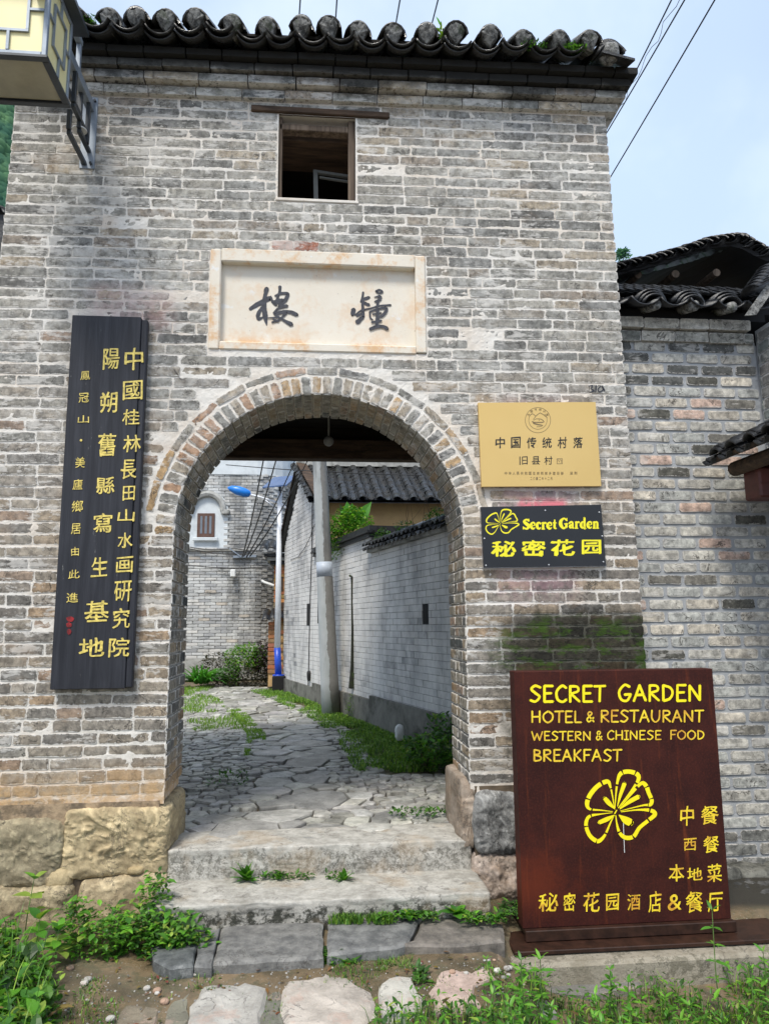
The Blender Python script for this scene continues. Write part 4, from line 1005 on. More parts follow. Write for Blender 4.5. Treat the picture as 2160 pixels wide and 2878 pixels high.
# ================================================================== SIGNS ON THE TOWER
# --- black wooden board, left
BZ1, BZ0, BX0, BX1, BY = 3.523, 1.008, -1.677, -1.170, -.075
WB = thing('wooden_signboard', (-1.42, -.04, 1.0), 'tall black wooden board with three columns of gold calligraphy hung left of the arch', 'signboard')
mb = MB(); mb.bbox(BX0, BX1 - .045, BY, -.02, BZ0, BZ1, .004); mb.bbox(BX1 - .0445, BX1, BY + .004, -.02, BZ0 + .004, BZ1 - .018, .007)
BO = mb.obj('board', BOARD, WB)
mb = MB(); mb.box(BX0 + .05, BX1 - .05, -.02, .0, 1.2, 1.25); mb.box(BX0 + .05, BX1 - .05, -.02, 0, 3.2, 3.25); mb.obj('hanging_batten', DARK, WB)
def to_b(x, y, l): return W(x / 1.5370, 860 + y / 1.5370, BY - l)
RC = [('中', 578, 228, 82, 96), ('國', 573, 364, 84, 84), ('桂', 566, 480, 72, 68), ('林', 570, 594, 76, 74), ('長', 556, 705, 66, 84), ('田', 557, 808, 54, 62), ('山', 545, 905, 74, 54), ('水', 540, 1012, 66, 68), ('画', 538, 1118, 74, 70), ('研', 530, 1232, 76, 88), ('究', 524, 1350, 76, 86), ('院', 515, 1475, 92, 84)]
MC = [('陽', 480, 228, 72, 92), ('朔', 470, 415, 76, 92), ('舊', 462, 600, 78, 102), ('縣', 455, 775, 80, 72), ('寫', 443, 938, 84, 84), ('生', 430, 1128, 70, 86), ('基', 418, 1318, 106, 92), ('地', 395, 1475, 110, 84)]
LC = [('鳳', 368, 300, 42, 38), ('冠', 362, 396, 44, 42), ('山', 360, 488, 48, 34), ('·', 350, 580, 11, 11), ('美', 346, 675, 42, 46), ('廬', 336, 772, 44, 44), ('鄉', 335, 865, 48, 50), ('居', 328, 962, 42, 46), ('由', 324, 1060, 34, 38), ('此', 320, 1158, 48, 38), ('進', 312, 1260, 50, 42)]
for q, col in enumerate((RC, MC, LC)):
    for k, (ch, x, y, w, h) in enumerate(col):
        mb = MB(); put_glyph(mb, ch, x - w / 2, y - h / 2, x + w / 2, y + h / 2, to_b, .0035, off=(.014, .018, .008)[q], warp=.055, shear=.03, seed=k * 1.7 + q * 9)
        mb.obj('character', GOLDPAINT, BO)
mb = MB(); RED = simple('dark_red_seal_paint', (.22, .008, .010), .6, .5, 30, .1)
for k, (x, y, w, h) in enumerate(((303, 1352, 36, 26), (298, 1378, 26, 24), (298, 1406, 20, 28))):
    mb.add([to_b(x + w / 2 * math.cos(t) * U(.8, 1.1), y + h / 2 * math.sin(t) * U(.8, 1.1), .0035 + k * .0004) for t in np.linspace(0, 2 * math.pi, 13)[:-1]], [tuple(range(12))])
mb.obj('seal', RED, BO, label='smudged red seal mark near the foot of the board')

# --- brass plaque, right
BP = thing('brass_plaque', (1.63, -.02, 2.1), 'brushed golden metal plaque with a round emblem fixed right of the arch', 'plaque')
def quad_panel(name, mat, px, Y, th, parent, b=.002):
    """rectangle whose corners are given in the picture, built as a slightly skewed slab"""
    P = [W(x, y, Y) for x, y in px]; mb = MB(); Q = [p + Vector((0, th, 0)) for p in P]
    mb.add(P + Q, [(0, 1, 2, 3), (7, 6, 5, 4), (0, 4, 5, 1), (1, 5, 6, 2), (2, 6, 7, 3), (3, 7, 4, 0)])
    return mb.obj(name, mat, parent), P
zp = 4.3684
def g4(x, y): return (1330 + x / zp, 1120 + y / zp)
bp, _ = quad_panel('panel', BRASS, [g4(58, 50), g4(1497, 42), g4(1568, 1074), g4(100, 1082)], -.045, .030, BP)
mb = MB(); a, b = W(*g4(110, 60), 0), W(*g4(1480, 1060), 0); mb.box(a.x, b.x, -.014, 0, b.z, a.z); mb.obj('backing', DARK, BP)
def to_g(x, y, l): return W(*g4(x, y), -.045 - l)
def glyph_row(s_, x0, x1, y0, y1, mat, parent, to3, lift, off, warp=.02, wfrac=.6, name='character', slope=0.0, seed=0):
    n = len(s_)
    for i, ch in enumerate(s_):
        if ch == ' ': continue
        mb = MB(); cx = x0 + (x1 - x0) * (i + .5) / n; w = (x1 - x0) / n * wfrac; dy = slope * (cx - x0)
        put_glyph(mb, ch, cx - w / 2, y0 + dy, cx + w / 2, y1 + dy, to3, lift, off, warp, 0, i * 2.1 + seed); mb.obj(name, mat, parent)
glyph_row('中国传统村落', 232, 1378, 472, 610, BRASS_D, bp, to_g, .0012, .022, .05, .62)
glyph_row('旧县村', 538, 992, 708, 812, BRASS_D, bp, to_g, .0012, .006, .05, .66)
glyph_row('中华人民共和国住房和城乡建设部', 372, 1112, 898, 936, BRASS_L, bp, to_g, .0012, .012, 0, .66)
glyph_row('监制', 1176, 1280, 896, 932, BRASS_L, bp, to_g, .0012, .012, 0, .66)
glyph_row('二〇一二年十二月', 690, 972, 964, 998, BRASS_L, bp, to_g, .0012, .008, 0, .62)
mb = MB()
cx, cy, r_ = 790, 264, 156
def circ(r, w, a0=0, a1=2 * math.pi, k=40, rx=1.0): return [(cx + r * rx * math.cos(t), cy + r * math.sin(t), w) for t in np.linspace(a0, a1, k)]
em = [(circ(155, 2.6), BRASS_L)]
for pts_ in (circ(155, 2.6), circ(112, 2.4, -.75, math.pi + .75),
             [(684, 218, 3), (722, 184, 4), (760, 214, 3)], [(733, 255, 3), (815, 174, 4.5), (905, 236, 3)], [(738, 266, 3), (770, 248, 3), (830, 252, 4), (866, 285, 5), (820, 292, 6), (745, 292, 7), (735, 302, 8), (790, 318, 8), (835, 325, 6), (850, 330, 3)],
             [(775, 345, 2.5), (830, 342, 3), (848, 325, 3)], [(720, 285, 6), (730, 282, 6)], [(800, 256, 2.5), (808, 272, 2.5)]):
    stroke(mb, pts_, to_g, .0012 + len(mb.v) * 1e-7, per=2)
for i, ch in enumerate('中国传统村落'):
    t = math.radians(-150 + i * 24); x, y = cx + 133 * math.cos(t), cy + 133 * math.sin(t); put_glyph(mb, ch, x - 15, y - 14, x + 15, y + 14, to_g, .0013, .01)
mb.obj('emblem', BRASS_L, bp, label='round etched emblem with two mountain peaks over a winding river')
mb = MB()
for i, s_ in enumerate([[(1025, 740, 4), (1090, 738, 4), (1090, 800, 4), (1026, 800, 4), (1025, 740, 4)], [(1040, 752, 3), (1055, 780, 3)], [(1060, 752, 3), (1080, 756, 3), (1078, 790, 3)]]): stroke(mb, s_, to_g, .0012 + i * .0003, smooth=False)
mb.obj('seal', BRASS_L, bp)

# --- black acrylic sign, right
SG = thing('small_black_sign', (1.66, -.02, 1.55), 'small glossy black sign with yellow flower and Secret Garden lettering under the brass plaque', 'sign')
zq = 4.3684
def g5(x, y): return (1340 + x / zq, 1400 + y / zq)
sp_, _ = quad_panel('panel', ACRYL, [g5(45, 108), g5(1520, 80), g5(1583, 832), g5(82, 855)], -.048, .018, SG)
qb, _ = quad_panel('edge_frame', ALUM, [g5(38, 110), g5(1518, 84), g5(1584, 838), g5(76, 862)], -.030, .026, SG)
def to_s(x, y, l): return W(*g5(x, y), -.048 - l)
RB = (508, 712, 1022, 1228)
FLW = [[(718, 985, 3), (705, 900, 5), (690, 835, 8), (668, 797, 16), (600, 830, 17), (545, 895, 17), (525, 955, 16), (545, 992, 9), (620, 1000, 5), (708, 1010, 2)],
       [(722, 985, 3), (730, 880, 6), (742, 790, 10), (765, 740, 16), (820, 727, 16), (878, 745, 17), (888, 785, 14), (840, 860, 7), (745, 985, 3)],
       [(755, 985, 3), (830, 895, 7), (905, 812, 13), (940, 825, 16), (962, 880, 15), (982, 930, 15), (970, 962, 13), (920, 966, 6), (760, 1005, 2)],
       [(765, 1012, 3), (880, 998, 6), (975, 1002, 14), (1005, 1030, 16), (955, 1075, 14), (895, 1125, 14), (855, 1185, 15), (800, 1195, 16), (755, 1160, 12), (735, 1090, 6), (728, 1035, 3)],
       [(705, 1018, 2), (620, 1028, 5), (550, 1040, 11), (523, 1070, 13), (520, 1120, 14), (545, 1180, 15), (590, 1217, 16), (620, 1212, 14), (655, 1170, 9), (690, 1090, 6), (715, 1040, 3)]]
STA = [[(740, 972, 3), (762, 890, 12), (790, 812, 16)], [(757, 992, 3), (825, 940, 15), (888, 905, 17)], [(722, 992, 3), (680, 950, 17), (650, 915, 15)], [(718, 1035, 3), (670, 1062, 16), (612, 1087, 15)], [(752, 1035, 4), (795, 1068, 26), (832, 1088, 28)], [(735, 1000, 4), (720, 1025, 5)]]
def flower(mb, box, to3, lift, k=1.0, gaps=0):
    sx, sy = (box[2] - box[0]) / (RB[2] - RB[0]), (box[3] - box[1]) / (RB[3] - RB[1]); s = math.sqrt(sx * sy)
    for i, st in enumerate(FLW + STA):
        stroke(mb, [(box[0] + (x - RB[0]) * sx, box[1] + (y - RB[1]) * sy, w * s * k) for x, y, w in st], to3, lift + i * .0003, per=6, gaps=gaps if i < 5 else 0)
mb = MB(); flower(mb, (100, 130, 525, 448), to_s, .001, .72); mb.obj('flower_logo', YELLOW, sp_, label='yellow outline of a five petalled flower')
SER = {'S': (60, [[(52, 22, 9), (34, 12, 7), (16, 28, 11), (32, 48, 14), (52, 68, 14), (38, 92, 8), (12, 84, 8)], [(52, 8, 4), (53, 28, 4)], [(9, 74, 4), (9, 96, 4)]]),
       'e': (46, [[(12, 66, 3), (38, 62, 4), (34, 42, 8), (20, 38, 6), (10, 56, 12), (12, 78, 12), (26, 92, 8), (40, 82, 4)]]), 'c': (44, [[(37, 48, 8), (26, 37, 6), (12, 50, 11), (12, 76, 12), (26, 92, 8), (40, 80, 4)]]),
       'r': (40, [[(14, 40, 9), (14, 92, 10)], [(4, 40, 4), (14, 40, 4)], [(4, 94, 5), (26, 94, 5)], [(16, 52, 6), (26, 40, 7), (36, 44, 9)]]), 't': (36, [[(18, 16, 6), (17, 60, 10), (18, 84, 9), (32, 90, 5)], [(5, 41, 4.5), (32, 41, 4.5)]]),
       'G': (72, [[(62, 26, 7), (40, 8, 7), (16, 30, 13), (14, 62, 15), (34, 94, 9), (56, 84, 8)], [(58, 56, 10), (58, 88, 10)], [(44, 56, 5), (70, 56, 5)], [(62, 6, 4), (62, 30, 4)]]), 'a': (50, [[(10, 50, 8), (22, 38, 7), (34, 48, 9), (35, 86, 9), (46, 93, 5)], [(32, 62, 5), (14, 72, 10), (18, 90, 8), (32, 82, 5)]]),
       'd': (54, [[(34, 2, 6), (38, 12, 9), (38, 92, 9), (50, 93, 5)], [(35, 44, 5), (22, 38, 6), (11, 56, 11), (12, 78, 11), (24, 92, 7), (36, 84, 5)]]), 'n': (54, [[(14, 40, 9), (14, 92, 10)], [(4, 40, 4), (14, 40, 4)], [(4, 94, 5), (24, 94, 5)], [(16, 50, 6), (28, 38, 7), (38, 50, 9), (38, 92, 9)], [(30, 94, 5), (50, 94, 5)]])}
def serif(mat, parent, s_, x0, x1, y0, y1, to3, lift):
    tot = sum(SER[c][0] for c in s_); k = (x1 - x0) / tot; x = x0; ky = (y1 - y0) / 100; n = 0
    for c in s_:
        mb = MB()
        for st in SER[c][1]: stroke(mb, [(x + a * k, y0 + b * ky, w * k * .92) for a, b, w in st], to3, lift + n * .0002, per=4); n += 1
        x += SER[c][0] * k; mb.obj('letter', mat, parent)
serif(YELLOW, sp_, 'Secret', 552, 980, 246, 388, to_s, .001); serif(YELLOW, sp_, 'Garden', 1004, 1500, 238, 378, to_s, .001)
for k, (ch, x0, x1, y0, y1) in enumerate([('秘', 170, 482, 522, 724), ('密', 540, 842, 510, 718), ('花', 902, 1202, 506, 712), ('园', 1282, 1525, 508, 690)]): mb = MB(); put_glyph(mb, ch, x0, y0, x1, y1, to_s, .001 + k * .0003, .036, .02, 0, k); mb.obj('character', YELLOW, sp_)
for x, y in ((838, 152), (1500, 175), (1536, 468), (1550, 783), (882, 820), (92, 496), (110, 828)):
    mb = MB(); c_ = to_s(x, y, .002); mb.rock(c_, (.006, .003, .006), 0, 2, 0, 1, 3); mb.obj('screw', ALUM, SG, smooth=True)

# --- rusty steel sign
RS = thing('rusty_steel_sign', (1.85, -.6, -.39), 'large rusty brown steel sign with yellow hotel and restaurant lettering standing right of the steps', 'sign')
RY = -.60; zr6 = 2.5152
def g6(x, y): return (1440 + x / zr6, 1880 + y / zr6)
P = [W(*g6(8, 20), RY), W(*g6(1402, 14), RY), W(*g6(1578, 1835), RY), W(*g6(95, 1840), RY)]
mb = MB(); x0, x1 = P[0].x, P[1].x + .01; mb.bbox(P[0].x + .002, x1, RY, RY + .11, P[3].z, P[0].z, .004); SP = mb.obj('panel', RUST, RS)
mb = MB(); mb.bbox(P[0].x + .004, x1 + .004, RY - .045, RY - .004, P[3].z - .055, P[3].z + .004, .004); mb.bbox(P[0].x + .02, x1, RY - .003, RY + .3, P[3].z - .05, P[3].z - .008, .004); mb.obj('foot_beam', RUST_D, RS)
mb = MB(); zb0 = P[3].z - .058; mb.bbox(1.10, 2.75, RY - .15, RY + .42, zb0 - .022, zb0, .004); mb.obj('base_plate', RUST_D, RS)
def to_r(x, y, l): return W(*g6(x, y), RY - l)
w_ = 5.2
CG = {'S': (66, [[(58, 12), (32, 2), (14, 22), (34, 46), (54, 68), (34, 96), (8, 88)]]), 'E': (60, [[(52, 3), (12, 3), (12, 97), (54, 96)], [(12, 48), (46, 46)]]), 'C': (66, [[(58, 14), (38, 2), (12, 36), (16, 82), (40, 98), (60, 84)]]),
      'R': (66, [[(12, 98), (12, 4)], [(12, 5), (46, 8), (50, 34), (14, 50)], [(18, 52), (58, 96)]]), 'T': (62, [[(4, 5), (60, 3)], [(32, 6), (30, 98)]]), 'G': (76, [[(60, 12), (36, 2), (10, 42), (20, 88), (48, 96), (66, 62)], [(38, 60), (68, 58)]]),
      'A': (72, [[(6, 98), (34, 3), (64, 96)], [(18, 62), (54, 60)]]), 'D': (70, [[(12, 4), (13, 97)], [(14, 4), (48, 20), (58, 52), (44, 84), (16, 97)]]), 'N': (76, [[(12, 97), (12, 6), (62, 92), (62, 4)]]), 'H': (74, [[(12, 3), (12, 98)], [(60, 2), (60, 98)], [(14, 50), (58, 48)]]),
      'O': (80, [[(40, 3), (12, 30), (12, 72), (38, 98), (66, 72), (68, 32), (44, 4)]]), 'L': (56, [[(12, 3), (12, 96), (52, 96)]]), 'U': (74, [[(12, 3), (12, 66), (34, 98), (58, 72), (62, 3)]]), 'W': (98, [[(6, 4), (26, 96), (48, 24), (68, 96), (92, 3)]]),
      'I': (40, [[(4, 4), (36, 4)], [(20, 6), (20, 96)], [(4, 97), (36, 97)]]), 'F': (58, [[(54, 3), (12, 3), (12, 98)], [(12, 48), (46, 46)]]), 'B': (64, [[(12, 4), (12, 97)], [(12, 4), (44, 12), (44, 36), (14, 46)], [(14, 46), (52, 62), (50, 88), (14, 97)]]),
      'K': (64, [[(12, 3), (12, 98)], [(52, 4), (14, 54)], [(20, 50), (56, 97)]]), '&': (80, [[(66, 94), (20, 30), (34, 6), (50, 24), (12, 70), (28, 96), (66, 56)]])}
RND = set('SCGDOUB&R')
def comic(mat, parent, s_, x0, x1, y0, y1, to3, lift, hw):
    tot = sum(CG[c][0] for c in s_) ; k = (x1 - x0) / tot; x = x0; n = 0
    for i, c in enumerate(s_):
        mb = MB()
        for st in CG[c][1]:
            sm = c in RND and not (c == 'R' and len(st) == 2)
            pts_ = [(x + a * k, y0 + b * (y1 - y0) / 100, hw * U(.9, 1.1)) for a, b in st]
            if not sm:
                for p_, q_ in zip(pts_[:-1], pts_[1:]):
                    stroke(mb, [p_, q_], to3, lift + n * .00015, per=3, rag=.06); n += 1
            else: stroke(mb, pts_, to3, lift + n * .00015, per=6, rag=.06); n += 1
        x += CG[c][0] * k; mb.obj('letter', mat, parent)
for s_, x0, x1, y0, y1, hw in (('SECRET', 112, 660, 118, 236, 9), ('GARDEN', 738, 1342, 112, 230, 9), ('HOTEL', 125, 490, 298, 382, 6), ('&', 516, 584, 300, 378, 5.5), ('RESTAURANT', 615, 1352, 292, 378, 6),
                               ('WESTERN', 130, 558, 442, 508, 4.8), ('&', 584, 640, 438, 506, 4.6), ('CHINESE', 662, 1054, 436, 502, 4.8), ('FOOD', 1108, 1360, 434, 500, 4.8), ('BREAKFAST', 140, 772, 570, 655, 6)):
    comic(STENCIL2 if y0 < 200 else STENCIL, SP, s_, x0, x1, y0, y1, to_r, .0015, hw)
mb = MB(); flower(mb, (508, 712, 1022, 1228), to_r, .0015, .95, gaps=5); mb.obj('flower_logo', STENCIL2, SP, label='yellow stencilled flower outline with segmented petals')
mb = MB(); stroke(mb, [(782, 1085, 2.5), (784, 1150, 2), (790, 1300, 2)], to_r, .0012); mb.obj('drip', HAIR, SP)
for k, (ch, x, y, w, h) in enumerate([('中', 1232, 1040, 98, 140), ('餐', 1390, 1035, 122, 134), ('西', 1252, 1242, 92, 88), ('餐', 1402, 1240, 112, 122), ('本', 1157, 1443, 108, 122), ('地', 1288, 1452, 108, 92), ('菜', 1425, 1445, 104, 128),
                         ('秘', 252, 1655, 138, 132), ('密', 400, 1652, 90, 132), ('花', 556, 1650, 118, 138), ('园', 705, 1650, 90, 118), ('酒', 856, 1650, 92, 116), ('店', 1004, 1650, 92, 148), ('&', 1145, 1652, 98, 112), ('餐', 1285, 1650, 125, 146), ('厅', 1432, 1650, 106, 138)]):
    mb = MB(); put_glyph(mb, ch, x - w / 2, y - h / 2, x + w / 2, y + h / 2, to_r, .0015, .014, .06, .02, k * 1.3); mb.obj('character', STENCIL, SP)
# ledge below
LG = MB(); LG.bbox(1.06, 3.2, RY - .24, RY + .50, -.75, zb0 - .030, .02); LG.obj('stone_ledge', make_stone('old_concrete_ledge', (.20, .175, .13), (.40, .36, .29), lich=((.10, .09, .06), .52, .7), sc=5), smooth=False, label='low weathered concrete ledge under the rusty steel sign', cat='ledge')

# ================================================================== LANTERN AND BRACKET
LN = thing('wall_lantern', (-1.66, 0, 4.7), 'square grey framed lantern with cream panes on a steel bracket at the top left', 'lantern')
lx0, lx1, ly0, ly1, lz0, lz1 = -2.06, -1.60, -1.0, -.60, 4.73, 5.30
f = .028
mb = MB()
for X in (lx0, lx1 - f):
    for Y in (ly0, ly1 - f): mb.bbox(X, X + f, Y, Y + f, lz0, lz1, .003)
for Z in (lz0, lz1 - f):
    for Y in (ly0, ly1 - f): mb.bbox(lx0 + f + .001, lx1 - f - .001, Y + .001, Y + f - .001, Z + .001, Z + f, .003)
    for X in (lx0, lx1 - f): mb.bbox(X + .001, X + f - .001, ly0 + f + .001, ly1 - f - .001, Z + .001, Z + f, .003)
mb.obj('frame', STEEL, LN)
mb = MB(); mb.bbox(lx0 - .01, lx1 + .012, ly0 - .012, ly0 + .030, lz0 - .022, lz0 - .001, .003); mb.bbox(lx0 - .01, lx1 + .012, ly1 - .02, ly1 + .02, lz0 - .022, lz0 - .001, .003); mb.bbox(lx1 - .03, lx1 + .012, ly0 + .031, ly1 - .021, lz0 - .022, lz0 - .001, .003); mb.bbox(lx0 - .01, lx0 + .03, ly0 + .031, ly1 - .021, lz0 - .022, lz0 - .001, .003); mb.obj('bottom_rim', STEEL_D, LN)
mb = MB(); mb.box(lx0 + .03, lx1 - .03, ly0 + .03, ly1 - .03, lz0 - .008, lz0 - .003); mb.obj('bottom_pane', PANE_B, LN)
for nm, bx in (('front', (lx0 + f, lx1 - f, ly0 + .012, ly0 + .016)), ('back', (lx0 + f, lx1 - f, ly1 - .016, ly1 - .012))):
    mb = MB(); mb.box(bx[0], bx[1], bx[2], bx[3], lz0 + f, lz1 - f); mb.obj('pane', PANE, LN)
for X in (lx0 + .012, lx1 - .016):
    mb = MB(); mb.box(X, X + .004, ly0 + f, ly1 - f, lz0 + f, lz1 - f); mb.obj('pane', PANE, LN)
def lattice(mb, o, ux, L, H):
    # rectangle linked to the frame by short bars
    o, ux = Vector(o), Vector(ux); n = Vector((ux.y, -ux.x, 0)) * 1
    def bar(a, b, c_, d): mb.hexa(o + ux * a + Vector((0, 0, c_)), ux * (b - a), n * .012, (0, 0, d - c_))
    t = .016; a0, a1, b0, b1 = L * .20, L * .80, H * .24, H * .80
    bar(a0, a1, b0, b0 + t); bar(a0, a1, b1 - t, b1); bar(a0, a0 + t, b0 + t + .001, b1 - t - .001); bar(a1 - t, a1, b0 + t + .001, b1 - t - .001)
    bar(a1 + .001, L, H * .52, H * .52 + t); bar(0, a0 - .001, H * .52, H * .52 + t); bar(L * .5, L * .5 + t, 0, b0 - .001); bar(L * .5, L * .5 + t, b1 + .001, H)
mb = MB(); lattice(mb, (lx0 + f, ly0 + .010, lz0 + f), (1, 0, 0), lx1 - lx0 - 2 * f, lz1 - lz0 - 2 * f); mb.obj('lattice', STEEL, LN)
mb = MB(); lattice(mb, (lx1 - .010, ly0 + f, lz0 + f), (0, 1, 0), ly1 - ly0 - 2 * f, lz1 - lz0 - 2 * f); mb.obj('lattice', STEEL, LN)
mb = MB(); cx_, cy_ = (lx0 + lx1) / 2, (ly0 + ly1) / 2
for k, (r0, r1, z0, z1) in enumerate(((.30, .30, 5.30, 5.33), (.30, .08, 5.331, 5.42), (.035, .035, 5.421, 5.50))):
    vs = [(cx_ + sx * r, cy_ + sy * r, z) for z, r in ((z0, r0), (z1, r1)) for sx, sy in ((-1, -1), (1, -1), (1, 1), (-1, 1))]
    mb.add(vs, [(3, 2, 1, 0), (4, 5, 6, 7), (0, 1, 5, 4), (1, 2, 6, 5), (2, 3, 7, 6), (3, 0, 4, 7)])
mb.obj('cap', STEEL_D, LN)
bxx = -1.655
mb = MB(); mb.bbox(-1.712, -1.607, -.014, -.002, 4.665, 5.235, .002); mb.obj('wall_plate', STEEL, LN)
mb = MB(); mb.bbox(bxx - .026, bxx + .026, -1.15, -.016, 5.115, 5.185, .003); mb.bbox(bxx - .02, bxx + .02, -1.12, -.30, 5.40, 5.44, .003); mb.bbox(bxx - .015, bxx + .015, -.33, -.30, 5.176, 5.399, .002); mb.bbox(bxx - .015, bxx + .015, -.62, -.59, 5.176, 5.399, .002); mb.bbox(-1.90, bxx - .021, -.82, -.78, 5.40, 5.44, .003); mb.obj('bracket_arm', STEEL, LN)
mb = MB(); r = .014
def yb(y0, y1, z, x=bxx): mb.bbox(x - r, x + r, y0, y1, z - r, z + r, .002)
def zb(y, z0, z1, x=bxx): mb.bbox(x - r, x + r, y - r, y + r, z0, z1, .002)
X2 = bxx - .02
yb(-.36, -.015, 4.70, X2); zb(-.36, 4.715, 4.86, X2); yb(-.24, -.015, 4.80, bxx + .005); zb(-.24, 4.815, 4.93, bxx + .005)
yb(-.52, -.20, 4.945, X2 + .01); zb(-.52, 4.96, 5.10, X2 + .01); zb(-.20, 4.96, 5.12, X2 + .01); yb(-.40, -.10, 4.875, X2 + .03)
zb(-.40, 4.89, 5.12, X2 + .035); zb(-.10, 4.80, 5.12, X2 + .035); zb(-.66, 5.0, 5.12); yb(-.78, -.56, 5.0); mb.obj('scroll_bars', STEEL_D, LN)
for x, z_ in ((-1.690, 4.70), (-1.630, 4.70), (-1.625, 5.20), (-1.694, 5.20)):
    mb = MB(); mb.tube([(x, -.014, z_), (x, -.035, z_)], .010, 6); mb.obj('bolt', STEEL_D, LN)
mb = MB(); vs = [(-1.66 + .05 * math.cos(t), -.20 + .05 * math.sin(t), 4.828) for t in np.linspace(0, 2 * math.pi, 17)[:-1]]; mb.add(vs + [(a, b, c_ + .006) for a, b, c_ in vs], [tuple(range(16))[::-1], tuple(range(16, 32))] + [(i, (i + 1) % 16, 16 + (i + 1) % 16, 16 + i) for i in range(16)])
mb.obj('white_disc', HAIR, LN)

# ================================================================== CABLES OUTSIDE
def cable(p, q, r=.008, sag=.05, n=10, **kw):
    p, q = Vector(p), Vector(q); mb = MB(); mb.tube([p.lerp(q, i / n) - Vector((0, 0, sag * 4 * (i / n) * (1 - i / n))) for i in range(n + 1)], r, 5)
    return mb.obj('cable', BLK, **kw)
GCB = 'cables over the gate tower'
for a, b, lb_ in (((1709, 345), (1905, -40), 'leftmost of the close cables rising past the right edge of the tower'), ((1711, 356), (1945, -40), 'black cable just right of the twin cables beside the tower'), ((1718, 486), (2030, -40), 'lowest black cable slanting down to the tower on the right')):
    p, q = W(*a, 5.5), W(*b, 2.0); d = p - q; cable(q, p + d * .7, .010, .03, label=lb_, cat='cable', group=GCB)
mb = MB(); p, q = W(1742, 300, 5.4), W(1925, -40, 2.4); mb.tube([p.lerp(q, i / 16) + Vector((.03 * math.sin(i * 1.4), 0, .02 * math.cos(i * 2.1))) for i in range(17)], .004, 4); mb.obj('thin_wire', BLK, label='thin wavy wire strung along the pair of cables right of the tower', cat='wire', group=GCB)
for (a, b, lb_) in (((838, 80), (846, -40), 'short black cable above the third tile gap, leftmost above the eaves'), ((940, 90), (949, -40), 'second black cable rising above the tile row'), ((1106, 95), (1130, -40), 'third black cable rising above the middle of the tiles'), ((1203, 100), (1240, -40), 'fourth black cable rising beside the green sprig on the tiles')):
    p, q = W(*a, 4.5), W(*b, 2.2); cable(q, p + (p - q) * .8, .010, .02, label=lb_, cat='cable', group=GCB)

# ================================================================== NEIGHBOURING HOUSE (right)
NH = thing('neighbouring_house', (3.0, .8, -.4), 'neat pale brick house with dark tiled double eaves adjoining the tower on the right', 'house')
NY = .30
mb = MB(); mb.box(2.2, 4.6, NY + .016, NY + 1.2, -.6, 3.6); mb.box(3.525, 4.6, -.6, NY + .01, -.6, 3.72); mb.obj('wall_core', MORTAR2, NH)
mb = MB(); grid2 = []
def plane_grid(mb, x0, x1, z0, z1, Y, d=.03, amp=.003):
    nx_, nz_ = int((x1 - x0) / d), int((z1 - z0) / d); vs = []
    for k in range(nz_ + 1):
        for i in range(nx_ + 1):
            x, z = x0 + (x1 - x0) * i / nx_, z0 + (z1 - z0) * k / nz_; vs.append((x, Y + amp * fbm(x * 12, z * 12, 3), z))
    mb.add(vs, [(k * (nx_ + 1) + i, k * (nx_ + 1) + i + 1, (k + 1) * (nx_ + 1) + i + 1, (k + 1) * (nx_ + 1) + i) for k in range(nz_) for i in range(nx_)])
plane_grid(mb, 2.2, 3.51, -.6, 3.62, NY + .007); mb.obj('mortar', MORTAR2, NH)
PALN = [((.46, .455, .43), 6), ((.39, .405, .40), 4), ((.52, .49, .44), 3), ((.50, .38, .33), 1.2), ((.50, .43, .30), .25), ((.11, .11, .10), 1.0), ((.19, .185, .17), 1.2)]
z = -.55; r = 0
while z < 3.52:
    x = 2.2 - (.145 if r % 2 else .01) + U(-.015, .015)
    while x < 3.50:
        a, b = max(x, 2.2), min(x + .27, 3.505)
        if b - a > .05:
            t = pick(PALN) if z < 3.2 or rnd.random() > .45 else (.12, .125, .125)
            if z < -.15: t = tuple(q * .45 for q in t)
            mb = MB(); mb.brick((a + .008, NY, z + .010), (1, 0, U(-.006, .006)), (0, 0, 1), (0, -1, 0), b - a - .012, .071 + U(-.003, .003), t, proud=U(.001, .005), cut=.012, j=.003); mb.obj('brick', BRICK2, NH)
        x += .285
    z += .0925; r += 1
for k, (z0, o) in enumerate(((3.60, .03), (3.695, .065))):
    for x, l in row_bricks(2.26, 3.52 - o, [.28, .3, .26]):
        mb = MB(); mb.brick((x, NY - o, z0 + U(-.003, .003)), (1, 0, 0), (0, 0, 1), (0, -1, 0), l - .006, .085, pick([((.30, .30, .28), 4), ((.20, .21, .20), 2), ((.42, .41, .38), 2)]), proud=U(-.003, .003), depth=.3); mb.obj('eave_brick', BRICK2, NH)
z = 2.6
for r in range(13):   # return wall at the right edge
    y = -.58 + (.14 if r % 2 else 0)
    while y < .28:
        b = min(y + .27, .285); mb = MB(); mb.brick((3.52, b, 2.5 + r * .0925), (0, -1, 0), (0, 0, 1), (-1, 0, 0), b - y, .080, (.20 * U(.9, 1.1), .215, .22), proud=.004); mb.obj('brick', BRICK2, NH); y += .285
for k in range(6):
    mb = MB(); mb.rock((2.3 + k * .26, NY - .06, -.42 + U(-.03, .03)), (.15, .12, .13), k + 30, 5, .03, 4, 8, tint=(.55, .55, .5)); mb.obj('footing_stone', ST_GRY, NH, smooth=True)
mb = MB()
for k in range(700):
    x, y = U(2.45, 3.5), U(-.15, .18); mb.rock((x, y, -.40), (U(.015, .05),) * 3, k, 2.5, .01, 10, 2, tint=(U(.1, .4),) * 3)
mb.obj('rubble', ST_GRY, kind='stuff', label='dark rubble added to stand in for shade behind the steel sign', cat='rubble')  # dark stones added in place of the shadow behind the sign
